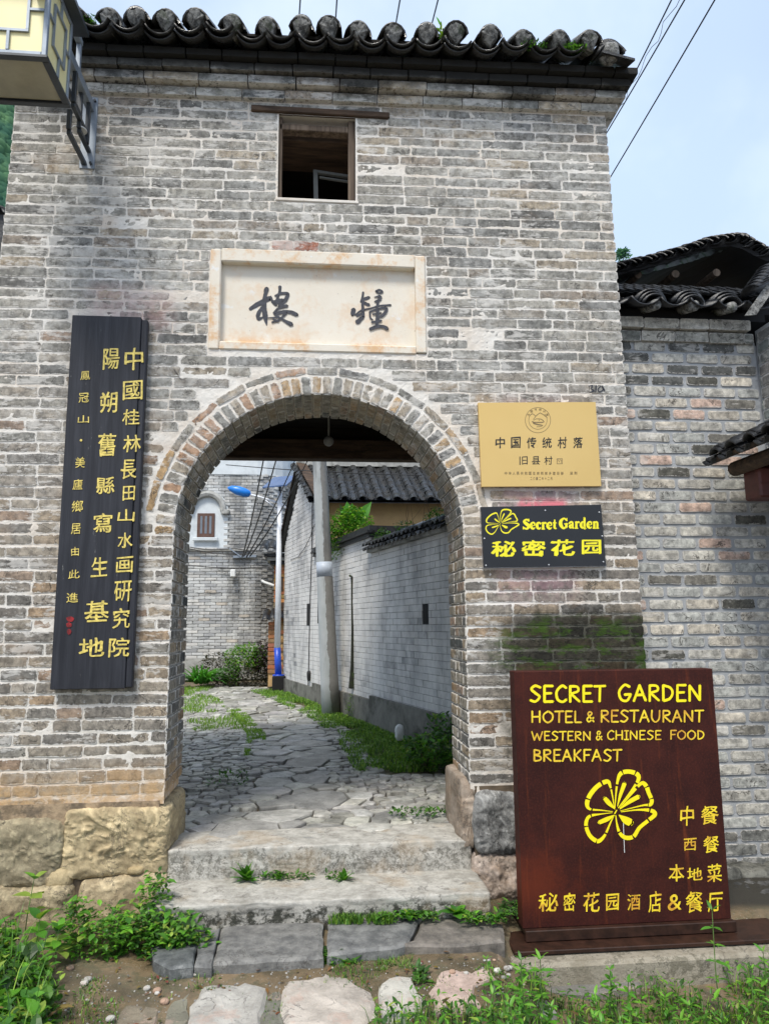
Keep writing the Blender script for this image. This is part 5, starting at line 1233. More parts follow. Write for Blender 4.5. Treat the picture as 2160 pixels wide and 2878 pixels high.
# lower eave: pans, caps with grey round ends
for i in range(6):
    x = 2.27 + i * .235
    for k in range(2):
        mb = MB(); mb.arc((x, NY - .24 + U(-.01, .01) + k * .16, 3.86 + k * .06), (0, 1, .35), (0, -.35, 1), .15, .95, .014, .45, convex=False, n=7); mb.obj('eave_tile', TILE_D, NH, smooth=True)
for i, xz in enumerate((370, 650, 925)):
    x = W(1700 + xz / 2.602, 890, NY - .2).x
    mb = MB(); mb.tube([(x, NY - .22, 3.815), (x, NY + .2, 3.93)], .042, 10); mb.obj('tile_plug', PLUG, NH, smooth=True)
    for k in range(3): mb = MB(); mb.arc((x, NY - .21 + k * .03, 3.83 + k * .024), (0, 1, .3), (0, -.3, 1), .10 + k * .012, 1.35, .013, .5, n=8); mb.obj('eave_tile', TILE_D, NH, smooth=True)
mb = MB(); mb.box(2.2, 3.6, NY - .02, 1.5, 3.79, 3.86); mb.obj('eave_board', DARK, NH)
for r in range(3):
    for i in range(18):
        x = 2.24 + i * .078 + r * .02; mb = MB(); mb.arc((x, NY - .04 + r * .04, 3.985 + r * .035 + .01 * fbm(x * 6, r)), (.9, .25, -.03), (0, 0, 1), .10, 1.0, .013, .16, n=5); mb.obj('roof_tile', TILE_D, NH, smooth=True)
# upper wall, rafters and upper eave
mb = MB(); mb.box(2.2, 4.6, 1.05, 1.25, 3.6, 4.42); mb.obj('upper_wall', simple('dark_timber_wall', (.05, .045, .042), .9, .35, 6, .2), NH)  # shade of the cavity behind the rafters painted as a dark wall colour
for xz, yz in ((515, 440), (815, 430), (240, 445)):
    p = W(1700 + xz / 2.602, 600 + yz / 2.602, .62); mb = MB(); mb.tube([(p.x, .62, p.z), (p.x + .01, 1.3, p.z + .05)], .034, 10); mb.obj('rafter', DARKWOODV, NH, smooth=False)
def eaveB(x):
    zz = np.interp(x, [2.3, 2.6, 2.95, 3.3, 3.55, 3.75, 4.4], [4.31, 4.40, 4.50, 4.63, 4.68, 4.56, 4.40]); return float(zz) + .012 * fbm(x * 9, 1)
for i in range(36):
    x = 2.24 + i * .046
    for k in range(4):
        mb = MB(); a = .8 + U(-.15, .15)
        mb.arc((x + k * .02, .46 + k * .035 + U(-.012, .012), eaveB(x) + k * .022 - .05), (a, 1, .22), (-.25, -.3, 1), .085, 1.0, .011, .26, n=5, convex=(i + k) % 3 > 0); mb.obj('roof_tile', TILE_D, NH, smooth=True)
mb = MB()
for i in range(22):
    x = 2.2 + i * .1; x2 = x + .1; mb.add([(x, .5, eaveB(x) - .055), (x2, .5, eaveB(x2) - .055), (x2, 2.4, eaveB(x2) + .35), (x, 2.4, eaveB(x) + .35), (x, .5, eaveB(x) - .10), (x2, .5, eaveB(x2) - .10), (x2, 2.4, eaveB(x2) + .30), (x, 2.4, eaveB(x) + .30)], [(0, 1, 2, 3), (7, 6, 5, 4), (0, 4, 5, 1)])
mb.obj('roof_deck', DARK, NH)
for k in range(7):   # pile of broken tiles and a dangling slate at the corner where the two eaves meet
    mb = MB(); mb.arc((3.30 + k * .035, NY - .30 + k * .02, 3.90 + k * .038), (.9, .2, .45), (-.4, 0, 1), .12, 1.0, .014, .34, n=6); mb.obj('corner_tile', TILE_D, NH, smooth=True)
mb = MB(); p = W(2110, 880, -.05); q = W(2160, 800, -.05); mb.hexa(p - Vector((.05, 0, .02)), (.09, 0, .01), (0, .012, 0), q - p + Vector((.03, 0, .02))); mb.obj('slipped_slate', PLUG, NH)
mb = MB(); mb.box(2.2, 4.6, NY + .02, NY + 1.2, 3.87, 3.96); mb.obj('roof_infill', DARK, NH)

# small gate roof at the far right edge
SR = thing('side_gate_roof', (3.0, -.3, 2.2), 'little black tiled gate roof on a dark red timber bracket at the right edge', 'roof')
ex_, ez_ = W(1990, 1292, 0).x, W(1990, 1292, 0).z
for r in range(11):          # rows run back from an eave that comes toward the viewer
    y = .02 - r * .105
    for k in range(5):
        mb = MB(); mb.arc((ex_ + k * .13 + U(-.012, .008), y + U(-.008, .008), ez_ + .0 + k * .062 + (.028 if r % 2 else 0)), (1, U(-.04, .04), .40), (-.4, 0, 1), .075, 1.15, .013, .22, n=7, convex=r % 2 == 1); mb.obj('roof_tile', TILE_D, SR, smooth=True)
        if k < 2: mb = MB(); mb.arc((ex_ + .025 + k * .13, y, ez_ + .022 + k * .062 + (.03 if r % 2 else 0)), (1, .02, .40), (-.4, 0, 1), .075, 1.1, .013, .2, n=7, convex=r % 2 == 1); mb.obj('roof_tile', TILE_D, SR, smooth=True)
mb = MB(); mb.hexa((ex_ + .05, -1.15, ez_ - .02), (.8, 0, .33), (0, 1.2, 0), (-.01, 0, .03)); mb.obj('roof_board', DARKWOOD, SR)
mb = MB(); mb.tube([(ex_ + .22, .04, ez_ - .06), (ex_ + .22, -1.1, ez_ - .06)], .055, 10); mb.obj('eave_pole', DARKWOOD, SR)
mb = MB(); p = W(2112, 1318, -.12); q = W(2112, 1402, -.12); mb.bbox(p.x, p.x + .9, -.20, .0, q.z, p.z, .014); mb.bbox(p.x + .004, p.x + .9, -.204, .004, (p.z + q.z) / 2 - .01, (p.z + q.z) / 2 - .004, .001); mb.obj('timber_beam', WOODRED, SR)
mb = MB(); mb.bbox(3.2, 3.6, -1.1, .1, p.z + .01, p.z + .12, .01); mb.obj('timber_plate', WOODRED, SR)

# dark house sliver at the left edge
LH = thing('left_neighbour_house', (-3.4, 1.4, 0), 'dark roofed house barely showing behind the left edge of the tower', 'house')
mb = MB(); mb.box(-4.6, -2.62, 1.2, 3.0, -.4, 3.0); mb.obj('wall', PLASTER, LH)
p = W(10, 620, 1.2); q = W(6, 840, 1.2); mb = MB(); mb.box(-4.7, q.x + .01, 1.1, 3.1, q.z, p.z); mb.obj('dark_gable_board', TILE_D, LH)
for k in range(6): mb = MB(); mb.arc((p.x - .02 - k * .16, 1.05, p.z - .0 + k * .03), (0, 1, .4), (0, -.4, 1), .09, 1.3, .014, 1.2, n=6); mb.obj('roof_tile', TILE_D, LH, smooth=True)

# ================================================================== ALLEY
def ap(y, z, out=0.0): return Vector((alx(y), y, z)) + ALN * out
PALA = [((.34, .335, .33), 6), ((.31, .31, .305), 4), ((.37, .36, .345), 3), ((.24, .24, .24), 1.4), ((.16, .165, .17), .5)]
def alley_bricks(T, y0, y1, z0, ztop, ncount, course=.082, L=.285, holes=(), pal=PALA):
    out = []; z = z0; r = 0
    uy = ALU.y
    while True:
        if z > max(ztop(y0), ztop(y1), ztop((y0 + y1) / 2)): break
        y = y0 - (L * uy / 2 if r % 2 else 0)
        while y < y1 - .02:
            a, b = max(y, y0), min(y + L * uy, y1); y += L * uy
            if z + course * .6 > ztop((a + b) / 2): continue
            segs = [(a, b)]
            for hy0, hy1, hz0, hz1 in holes:
                if hz0 < z + course * .5 < hz1: segs = [q for p_, q_ in segs for q in ((p_, min(q_, hy0)), (max(p_, hy1), q_))]
            for p_, q_ in dict.fromkeys(segs):
                if q_ - p_ > .02: out.append((p_, q_, z))
        z += course; r += 1
    def one(mb, q):
        a, b, z = q; hh = min(course, max(.02, ztop((a + b) / 2) - z)) - .003
        mb.brick(ap(a, z) , ALU, (0, 0, 1), ALN, (b - a) / uy - .003, hh, pick(pal), proud=U(-.0015, .0035), depth=.012, cut=.003, bev=.002, j=.001, inset=.005)
    out.sort(key=lambda q: q[0])
    for q in out[:ncount]: mb = MB(); one(mb, q); mb.obj('brick', ALLEY, T)
    mb = MB()
    for q in out[ncount:]: one(mb, q)
    if mb.v: mb.obj('wall_bricks', ALLEY, T, kind='stuff')
def alley_core(T, y0, y1, z1, th=.25, mat=None):
    mb = MB(); mb.hexa(ap(y0, -.1, -.006), ap(y1, 0, 0) - ap(y0, 0, 0), -ALN * th, (0, 0, z1 + .1)); mb.obj('wall_core', mat or DARK, T)
ALC = simple('alley_joint_mortar', (.22, .22, .215), .9, .3, 20, .3)
AW = thing('alley_wall', (1.2, 4.3, 0), 'near grey brick alley wall with tiled coping and a narrow slit opening right of the path', 'wall')
s0, s1 = A(500 + 1432 / 2.075, 1250 + 905 / 2.075), A(500 + 1455 / 2.075, 1250 + 1050 / 2.075)
SLIT = (min(s0.y, s1.y) - .03, max(s0.y, s1.y) + .05, 1.40, 1.66)
alley_bricks(AW, 3.02, 5.68, .0, lambda y: 2.44, 295, holes=[SLIT]); alley_core(AW, 3.02, 5.68, 2.44, mat=ALC)
mb = MB(); mb.hexa(ap(SLIT[0] + .01, SLIT[2], -.003), (ap(SLIT[1] - .01, 0) - ap(SLIT[0] + .01, 0)), ALN * .001, (0, 0, SLIT[3] - SLIT[2])); mb.obj('slit_opening', DARK, AW)  # black sheet paints the shade inside the slit
mb = MB(); mb.hexa(ap(3.02, -.1, 0.001), ap(5.68, 0) - ap(3.02, 0), ALN * .05, (0, 0, .50)); mb.obj('plinth', PLINTH, AW)
mb = MB(); mb.hexa(ap(3.0, 2.44, .07), ap(5.70, 0) - ap(3.0, 0), -ALN * .42, (0, 0, .05)); mb.obj('coping_ledge', PLASTER, AW)
for k in range(19):
    y = 3.02 + k * .145
    for q in range(2):
        mb = MB(); mb.arc(ap(y + q * .07 + U(-.01, .01), 2.50 + q * .035 + U(-.006, .006), .14 - q * .02), -ALN * 1 + Vector((0, 0, .45)), (-.0, 0, 1), .07, 1.2, .012, .30, n=6, convex=q == 1); mb.obj('coping_tile', TILE, AW, smooth=True)
MW = thing('courtyard_wall', (.4, 7.2, 0), 'taller rendered brick courtyard wall with dark coping beyond the near alley wall', 'wall')
mz = lambda y: 2.74
def H7(x0, x1, y0, y1):
    a, b = A(500 + x0 / 2.075, 1250 + y0 / 2.075), A(500 + x1 / 2.075, 1250 + y1 / 2.075); return (min(a.y, b.y), max(a.y, b.y), min(a.z, b.z), max(a.z, b.z))
h1, h2 = H7(753, 768, 928, 1055), H7(816, 832, 902, 1042)
h1 = (h1[0], h1[1], h1[2], h1[3]); h2 = (h2[0], h2[1], h2[2], h2[3])
alley_bricks(MW, 5.68, 8.93, .0, mz, 150); alley_core(MW, 5.70, 8.93, 2.74, mat=ALC)
mb = MB(); mb.hexa(ap(5.69, -.1, .001), ap(8.93, 0) - ap(5.69, 0), ALN * .045, (0, 0, .44)); mb.obj('plinth', PLINTH, MW)
mb = MB(); mb.hexa(ap(5.62, 2.74, .09), ap(8.93, 0) - ap(5.62, 0), -ALN * .40, (0, 0, .035)); mb.hexa(ap(5.62, 2.778, .05), ap(8.93, 0) - ap(5.62, 0), -ALN * .30, (0, 0, .07)); mb.hexa(ap(5.66, 2.68, .045), ap(8.93, 0) - ap(5.66, 0), -ALN * .30, (0, 0, .055)); mb.obj('coping', TILE_D, MW)
mb = MB(); q = ap(5.68, 0); mb.box(q.x + .02, q.x + 1.4, 5.68, 5.9, 0, 2.70); mb.obj('return_wall', PLASTER, MW)
mb = MB(); mb.box(q.x + .05, q.x + 1.4, 5.58, 6.0, 2.74, 2.775); mb.box(q.x + .1, q.x + 1.4, 5.62, 5.95, 2.777, 2.84); mb.obj('return_coping', TILE_D, MW)
# gable house
GH = thing('gable_house', (1.6, 10.3, 0), 'grey gabled house with dark tiled roof and ochre front wall beyond the courtyard wall', 'house')
gz = lambda y: float(np.interp(y, [8.93, 10.09, 11.62], [3.86, 4.60, 3.20]))
alley_bricks(GH, 8.93, 11.62, .0, gz, 220, holes=[h1, h2] if h1[0] > 8.9 else [])
for h_ in (h1, h2):
    T_ = GH if h_[0] > 8.9 else MW
    mb = MB(); mb.hexa(ap(h_[0], h_[2], .006), ap(h_[1], 0) - ap(h_[0], 0), ALN * .002, (0, 0, h_[3] - h_[2])); mb.obj('slit_opening', DARK, T_)  # flat black sheet stands for the shaded inside of each slit
mb = MB(); pr = [(8.93, -.1), (11.62, -.1), (11.62, 3.2), (10.09, 4.6), (8.93, 3.86)]
f_ = [ap(y, z, -.006) for y, z in pr]; k_ = [p - ALN * .25 for p in f_]; mb.add(f_ + k_, [(0, 1, 2, 3, 4), (9, 8, 7, 6, 5)] + [(i, 5 + i, 5 + (i + 1) % 5, (i + 1) % 5) for i in range(5)]); mb.obj('wall_core', ALC, GH)
mb = MB(); mb.hexa(ap(8.94, -.1, .001), ap(11.62, 0) - ap(8.94, 0), ALN * .04, (0, 0, .36)); mb.obj('plinth', PLINTH, GH)
mb = MB(); q = ap(8.93, 0); mb.box(q.x + .27, q.x + 5, 8.96, 9.1, 0, 3.80); mb.obj('ochre_wall', OCHRE, GH)
mb = MB(); mb.box(q.x + .01, q.x + .26, 8.935, 9.1, 0, 3.84); mb.obj('white_pier', WHITEW, GH)
mb = MB(); x0 = ap(10.1, 0).x
mb.add([(q.x - .12, 8.62, 3.74), (q.x + 5, 8.62, 3.74), (x0 + 5.3, 10.12, 4.70), (x0 - .10, 10.12, 4.70), (ap(11.8, 0).x - .08, 11.8, 3.12), (x0 + 5.3, 11.8, 3.12)], [(0, 1, 2, 3), (3, 2, 5, 4)]); 
mb.add([(q.x - .12, 8.62, 3.68), (q.x + 5, 8.62, 3.68), (x0 + 5.3, 10.12, 4.64), (x0 - .10, 10.12, 4.64), (ap(11.8, 0).x - .08, 11.8, 3.06), (x0 + 5.3, 11.8, 3.06)], [(3, 2, 1, 0), (4, 5, 2, 3)]); mb.obj('roof_deck', TILE_D, GH)
dn_ = Vector((0, -1.5, -.96)).normalized(); upn = Vector((0, -.54, .84))
for i in range(20):
    for k in range(11):
        p = Vector((q.x - .1 + i * .165 + U(-.01, .01) - (.0 if k < 5 else .0), 8.60 + k * .137, 3.77 + k * .0877))
        xo = -(p.y - 8.62) * .2558; p.x += xo if i < 3 else xo * .3
        mb = MB(); mb.arc(p, -dn_, upn, .085, 1.1, .014, .17, n=4, convex=i % 2 == 0); mb.obj('roof_tile', TILE, GH)
mb = MB(); mb.hexa((x0 - .12, 10.02, 4.70), (5.4, 0, .0), (0, .2, 0), (0, 0, .16)); mb.obj('roof_ridge', PLASTER, GH)
for k in range(26): mb = MB(); mb.hexa((x0 - .15 + k * .18, 9.98, 4.862), (.16, 0, .02), (0, .28, 0), (0, 0, .03)); mb.obj('ridge_tile', TILE, GH)
for k in range(4):
    mb = MB(); a, b, c_ = ap(8.6, 3.74 + k * .028, .05 + k * .022), ap(10.1, 4.70 + k * .028, .05 + k * .022), ap(11.85, 3.10 + k * .028, .05 + k * .022)
    mb.hexa(a, b - a, -ALN * .2, (0, 0, .02)); mb.hexa(b, c_ - b, -ALN * .2, (0, 0, .02)); mb.obj('verge_board', DARKWOOD if k % 2 else TILE_D, GH)
RF = thing('roof_behind', (1.5, 15, 0), 'pale grey roof edge seen just above the ridge of the gabled house', 'house')
mb = MB(); a, b, c_, d_ = W(930, 1303, 15), W(1200, 1320, 15), W(1200, 1260, 17), W(930, 1250, 17); mb.add([a, b, c_, d_, a - Vector((0, 0, .12)), b - Vector((0, 0, .12))], [(0, 1, 2, 3), (0, 4, 5, 1)]); mb.obj('roof', simple('pale_metal_roof', (.30, .36, .40), .6, .15, 4, .1), RF)
mb = MB(); mb.box(a.x + .1, b.x + 1, 15.2, 17, 0, a.z - .15); mb.obj('wall', WHITEW, RF)
# hanging drain stain with moss, wires on the gable
def w7(x, y): return (500 + x / 2.075, 1250 + y / 2.075)
dp = [A(*w7(x, y), .012) for x, y in ((1002, 764), (1014, 770), (1014, 900), (1018, 1100), (1018, 1300), (1016, 1420))]
mb = MB(); mb.tube(dp, [.02, .016, .014, .022, .035, .06], 6); dp_o = mb.obj('drain_growth', simple('black_mossy_growth', (.018, .020, .012), .95, .4, 8, .6, .01, stain=((.05, .10, .01), 1.2, .45, .6, .8)), label='thin black growth trailing from a spout down the alley wall', cat='drain spout')
def foliage(mb, n, fpos, L, w, tints, up=.4, seg=2, fold=.25, droop=.3):
    for i in range(n):
        p = fpos(); a = U(0, 2 * math.pi); e = U(-.5, 1.0) * .7 + up
        d = Vector((math.cos(a) * math.cos(e), math.sin(a) * math.cos(e), math.sin(e))); t = rnd.choice(tints); k = U(.7, 1.25); l = U(*L) * (.6 + .8 * rnd.random() ** 2)
        mb.leaf(p, d, (0, 0, 1), l, l * U(w * .8, w * 1.2), tuple(q * k for q in t), fold, droop, seg)
GR = [(.050, .14, .018), (.07, .19, .022), (.035, .10, .018), (.10, .24, .03), (.03, .075, .015)]
BRT = [(.10, .29, .02), (.15, .37, .03), (.07, .21, .02), (.045, .14, .018), (.24, .34, .05)]
DKG = [(.025, .07, .018), (.035, .09, .02), (.05, .11, .03)]
def inball(c, r):
    while True:
        v = Vector((U(-1, 1), U(-1, 1), U(-1, 1)))
        if .25 < v.length < 1: return Vector(c) + Vector((v.x * r[0], v.y * r[1], v.z * r[2]))
mb = MB(); b_ = A(*w7(1012, 1500), .05); foliage(mb, 500, lambda: inball((b_.x, b_.y, .13), (.10, .14, .24)), (.02, .04), .5, [(.10, .20, .01), (.06, .13, .01)]); mb.obj('wall_moss', LEAF, kind='stuff', label='bright moss mound at the foot of the alley wall under the drain growth', cat='moss')
def chain(name, px, out, r, label, cat_, mat=BLK, fn=A):
    mb = MB(); mb.tube([fn(*p, out) for p in px], r, 5); return mb.obj(name, mat, label=label, cat=cat_)
chain('wall_cable', [w7(784, 300), w7(780, 600), w7(770, 900), w7(762, 1250), w7(758, 1420), w7(756, 1490)], .02, .009, 'black cable running straight down the gable end of the grey house', 'cable')
mb = MB(); p = A(*w7(762, 1350), .03); mb.rock(p, (.035, .05, .10), 3, 4, .01, 6, 5); mb.obj('cable_joint', BLK, label='dark lump of taped cable joint low on the gable wall', cat='cable joint')
chain('wall_cable', [w7(820, 420), w7(790, 480), w7(770, 540), w7(740, 600), w7(700, 655), w7(655, 672)], .03, .007, 'thin wire sagging across the gable end of the grey house', 'cable')
# utility pole
UP = thing('utility_pole', (.25, 7.07, 0), 'round concrete utility pole with a pale band standing at the foot of the alley wall', 'utility pole')
top = W(898, 1302, 7.07); bx_ = Vector((.255, 7.07, -.05)); dirp = (top - bx_); topx = bx_ + dirp * (6.6 / top.z)
mb = MB(); mb.tube([bx_.lerp(topx, i / 12) for i in range(13)], [.150 - .055 * i / 12 for i in range(13)], 20); kx = (topx.x - bx_.x) / (topx.z - bx_.z); mb.obj('shaft', make_pole(bx_.x + .05 * kx, kx), UP, smooth=True)
mb = MB(); za = W(910, 1250 + 770 / 2.075, 7.07).z; zb2 = W(910, 1250 + 685 / 2.075, 7.07).z
t0, t1 = (za + .05) / (topx.z + .05), (zb2 + .05) / (topx.z + .05); mb.tube([bx_.lerp(topx, t0), bx_.lerp(topx, t1)], [.152 - .055 * t0, .152 - .055 * t1], 20); mb.obj('band', simple('pale_blue_band', (.42, .47, .54), .5, .08, 4, 0), UP, smooth=True)
# solar street lamp
SLP = thing('solar_street_lamp', (-.82, 11.5, 0), 'white and blue solar street lamp with blue head standing at the bend of the path', 'street lamp')
LY = 11.5
def w7p(x, y, Y=LY): return W(*w7(x, y), Y)
a, m_, t_ = w7p(590, 1440), w7p(579, 1185), w7p(594, 275)
mb = MB(); mb.bbox(a.x - .15, a.x + .17, LY - .15, LY + .15, -.05, .31, .02); mb.obj('base_block', DARK, SLP)
mb = MB(); mb.tube([(a.x - .02, LY, .30), m_], [.078, .072], 14); mb.tube([(a.x - .02, LY, .30), (a.x - .02, LY, .335)], .13, 14); mb.obj('blue_shaft', BLUEP, SLP, smooth=True)
mb = MB(); mb.tube([m_, m_.lerp(t_, .5), t_], [.070, .060, .048], 14); mb.obj('white_shaft', WHITEP, SLP, smooth=True)
mb = MB(); mb.tube([w7p(x, y) for x, y in ((600, 472), (630, 450), (648, 415), (640, 375), (600, 345), (540, 325), (480, 305), (420, 290))], [.030, .028, .026, .026, .025, .024, .022, .022], 8); mb.tube([w7p(590, 395), w7p(545, 350), w7p(500, 315)], .014, 6); mb.obj('arm', WHITEP, SLP, smooth=True)
mb = MB(); hp = [(w7p(x, y), r) for x, y, r in ((425, 289, .02), (415, 286, .075), (385, 278, .105), (345, 266, .105), (310, 255, .07), (290, 250, .02))]
mb.tube([p for p, r in hp], [r for p, r in hp], 12); mb.obj('lamp_head', BLUEH, SLP, smooth=True)
mb = MB(); s = [w7p(492, 246, LY - .3), w7p(634, 232, LY - .3), w7p(692, 178, LY + .3), w7p(560, 188, LY + .3)]; mb.add(s + [p - Vector((0, 0, .03)) for p in s], [(0, 1, 2, 3), (7, 6, 5, 4), (0, 4, 5, 1), (1, 5, 6, 2), (2, 6, 7, 3), (3, 7, 4, 0)]); mb.obj('solar_panel', SOLAR, SLP)
mb = MB(); mb.tube([t_, w7p(596, 225)], .03, 8); mb.obj('panel_bracket', STEEL_D, SLP)
# orange brick house
OH = thing('orange_brick_house', (-.7, 13.4, 0), 'narrow view of an orange brick house with a small tiled lean-to behind the street lamp', 'house')
OY = 13.0; p0, p1 = W(*w7(562, 700), OY), W(*w7(652, 700), OY); q0, q1 = W(*w7(527, 1040), OY - .5), W(*w7(600, 1040), OY - .5)
mb = MB(); mb.box(p0.x + .01, p1.x + .6, OY + .02, OY + 2, 0, p0.z); mb.box(q0.x + .01, q1.x + .05, OY - .48, OY, 0, q0.z); mb.obj('wall_core', OCHRE, OH)
mb = MB(); z = .35; r = 0
while z < p0.z - .05:
    x = p0.x - (.15 if r % 2 else 0)
    while x < p1.x + .5: l = .29; mb.brick((max(x, p0.x), OY, z), (1, 0, 0), (0, 0, 1), (0, -1, 0), min(l, x + l - p0.x + .02), .085, tuple(c * U(.7, 1.2) for c in ((.50, .22, .08) if rnd.random() > .3 else (.36, .17, .08))), proud=.01); x += .31
    z += .10; r += 1
z = .3; r = 0
while z < q0.z - .05:
    x = q0.x - (.15 if r % 2 else 0)
    while x < q1.x: mb.brick((max(x, q0.x), OY - .5, z), (1, 0, 0), (0, 0, 1), (0, -1, 0), .28, .085, tuple(c * U(.7, 1.1) for c in (.38, .17, .08)), proud=.01); x += .30
    z += .10; r += 1
mb.obj('wall_bricks', ORANGE, OH, kind='stuff')
mb = MB(); mb.box(p0.x - .02, p1.x + .5, OY - .035, OY + .1, -.1, .95); mb.obj('lower_render', PLASTER, OH)
for zz, k in ((p0.z, 0), (p0.z + .09, 1), (p0.z + .18, 2)):
    mb = MB(); mb.box(p0.x - .10 - k * .07, p1.x + .6, OY - .10 - k * .08, OY + 2, zz + .001, zz + .08); mb.obj('eave_course', TILE_D if k != 1 else PLASTER, OH)
for k in range(5): mb = MB(); mb.arc((p0.x - .25 + k * .2, OY - .40, p0.z + .32), (0, 1, .3), (0, -.3, 1), .10, 1.3, .015, 1.0, n=6); mb.obj('roof_tile', TILE_D, OH, smooth=True)
for k in range(5): mb = MB(); mb.arc((q0.x - .06 + k * .17, OY - .68, q0.z + .06 + k * .012), (0, 1, .35), (0, -.35, 1), .09, 1.2, .014, .7, n=6); mb.obj('roof_tile', TILE_D, OH, smooth=True)
mb = MB(); a, b = W(*w7(598, 770), OY - .02), W(*w7(612, 855), OY - .02); mb.box(a.x, b.x, OY - .02, OY, b.z, a.z); a, b = W(*w7(600, 920), OY - .3), W(*w7(630, 990), OY - .3); mb.box(a.x, b.x, OY - .3, OY - .02, b.z, a.z); mb.obj('opening', DARKWOOD, OH)
# big building
BB = thing('rounded_brick_building', (-3.5, 17, 0), 'tall grey brick building with rounded corner and arched window niche where the path ends', 'building')
BYY = 15.0; XC = W(*w7(420, 900), BYY).x; RC_ = 1.0
def bpath(s):  # s from left edge
    L0 = XC + 7.0
    if s < L0: return Vector((-7.0 + s, BYY, 0)), Vector((1, 0, 0)), Vector((0, -1, 0))
    t = min((s - L0) / RC_, math.pi / 2); c_ = Vector((XC, BYY + RC_, 0))
    if t < math.pi / 2: return c_ + Vector((math.sin(t), -math.cos(t), 0)) * RC_, Vector((math.cos(t), math.sin(t), 0)), Vector((math.sin(t), -math.cos(t), 0))
    return c_ + Vector((RC_, s - L0 - RC_ * math.pi / 2, 0)), Vector((0, 1, 0)), Vector((1, 0, 0))
WN0, WN1 = W(*w7(115, 400), BYY), W(*w7(212, 540), BYY); NC = W(*w7(172, 385), BYY)
band = W(*w7(350, 170), BYY).z
PALB = [((.33, .335, .33), 6), ((.30, .305, .305), 4), ((.36, .355, .34), 3), ((.23, .235, .24), 1.2), ((.34, .31, .27), .3)]
mb = MB(); z = .55; r = 0
NR_ = W(*w7(292, 400), BYY).x; RN = NR_ - NC.x; NL = NC.x - RN
while z < band:
    s = 3.0 - (.15 if r % 2 else 0)
    while s < XC + 7 + 3.5:
        o, u_, n_ = bpath(s)
        niche = NL < o.x + .15 < NR_ and W(*w7(200, 600), BYY).z < z < NC.z + RN and (z < NC.z or math.hypot(o.x + .15 - NC.x, z + .04 - NC.z) < RN - .05)
        if not niche:
            mb.brick(o + Vector((0, 0, z)), u_, (0, 0, 1), n_, .294 + U(-.01, .0), .076, pick(PALB), proud=U(-.002, .012), depth=.02, cut=.01, j=.004, bev=.006, inset=.01)
        s += .30
    z += .082; r += 1
mb.obj('wall_bricks', FARW, BB, kind='stuff')
mb = MB(); n_s = 40; Ls = XC + 7 + 5
for k in range(n_s):
    (a, ua, na), (b, ub, nb) = bpath(Ls * k / n_s), bpath(Ls * (k + 1) / n_s); a = a - na * .012; b = b - nb * .012
    mb.add([a, b, b + Vector((0, 0, band)), a + Vector((0, 0, band))], [(0, 1, 2, 3)])
mb.obj('wall_core', ALC, BB)
mb = MB()
for k in range(n_s):
    (a, ua, na), (b, ub, nb) = bpath(Ls * k / n_s), bpath(Ls * (k + 1) / n_s); a = a + na * .03; b = b + nb * .03
    mb.add([a + Vector((0, 0, band - .02)), b + Vector((0, 0, band - .02)), b + Vector((0, 0, 8.6)), a + Vector((0, 0, 8.6)), a + Vector((0, 0, band - .02)) - na * .1, b + Vector((0, 0, band - .02)) - nb * .1], [(0, 1, 2, 3), (1, 0, 4, 5)])
mb.obj('white_upper_band', WHITEW, BB)
mb = MB()
for k in range(n_s):
    (a, ua, na), (b, ub, nb) = bpath(Ls * k / n_s), bpath(Ls * (k + 1) / n_s); a = a + na * .03; b = b + nb * .03
    mb.add([a, b, b + Vector((0, 0, .56)), a + Vector((0, 0, .56)), a + Vector((0, 0, .56)) - na * .06, b + Vector((0, 0, .56)) - nb * .06], [(0, 1, 2, 3), (3, 2, 5, 4)])
mb.obj('plinth', PLASTER, BB)
mb = MB(); mb.box(-7, XC + .3, BYY + .5, BYY + 6, 0, 8.6); mb.box(-7, XC + RC_ - .05, BYY + RC_, BYY + 6, 0, 8.6); mb.obj('inner_mass', WHITEW, BB)
zl_ = W(*w7(200, 602), BYY).z
pt = [(NL, zl_), (NR_, zl_)] + [(NC.x + (NR_ - NC.x) * math.cos(t), NC.z + (NR_ - NC.x) * 1.0 * math.sin(t)) for t in np.linspace(0, math.pi, 17)]
mb = MB(); mb.add([(x, BYY + .004, z) for x, z in pt], [tuple(range(len(pt)))]); mb.obj('niche_plaster', WHITEW, BB)
ra = (NR_ - NC.x) * .62
mb = MB(); mb.tube([(NC.x + ra * 1.25 * math.cos(t), BYY - .04, NC.z + ra * 1.35 * math.sin(t)) for t in np.linspace(0, math.pi, 17)], .09, 8); mb.bbox(NC.x + ra * 1.12, NC.x + ra * 1.75, BYY - .12, BYY, NC.z - .10, NC.z + .02, .01); mb.obj('niche_moulding', PLASTER, BB, smooth=False)
fr_ = MB(); fr_.bbox(WN0.x, WN1.x, BYY - .03, BYY + .02, WN1.z, WN0.z, .005); WF = fr_.obj('window', REDW, BB)
for k in range(3):
    mb = MB(); ww = (WN1.x - WN0.x - .10) / 3; xa = WN0.x + .05 + k * ww; mb.box(xa + .03, xa + ww - .03, BYY - .036, BYY - .031, WN1.z + .10, WN0.z - .08); mb.obj('pane', GLASSW, WF)
mb = MB(); mb.bbox(WN0.x - .1, WN1.x + .1, BYY - .10, BYY - .035, WN1.z - .10, WN1.z - .01, .01); mb.obj('window_sill', WHITEW, BB)
mb = MB(); mb.bbox(-7, XC, BYY - .05, BYY - .015, zl_ - .09, zl_ - .03, .008); mb.obj('string_course', PLASTER, BB)
JP = W(*w7(395, 640), BYY - .25)
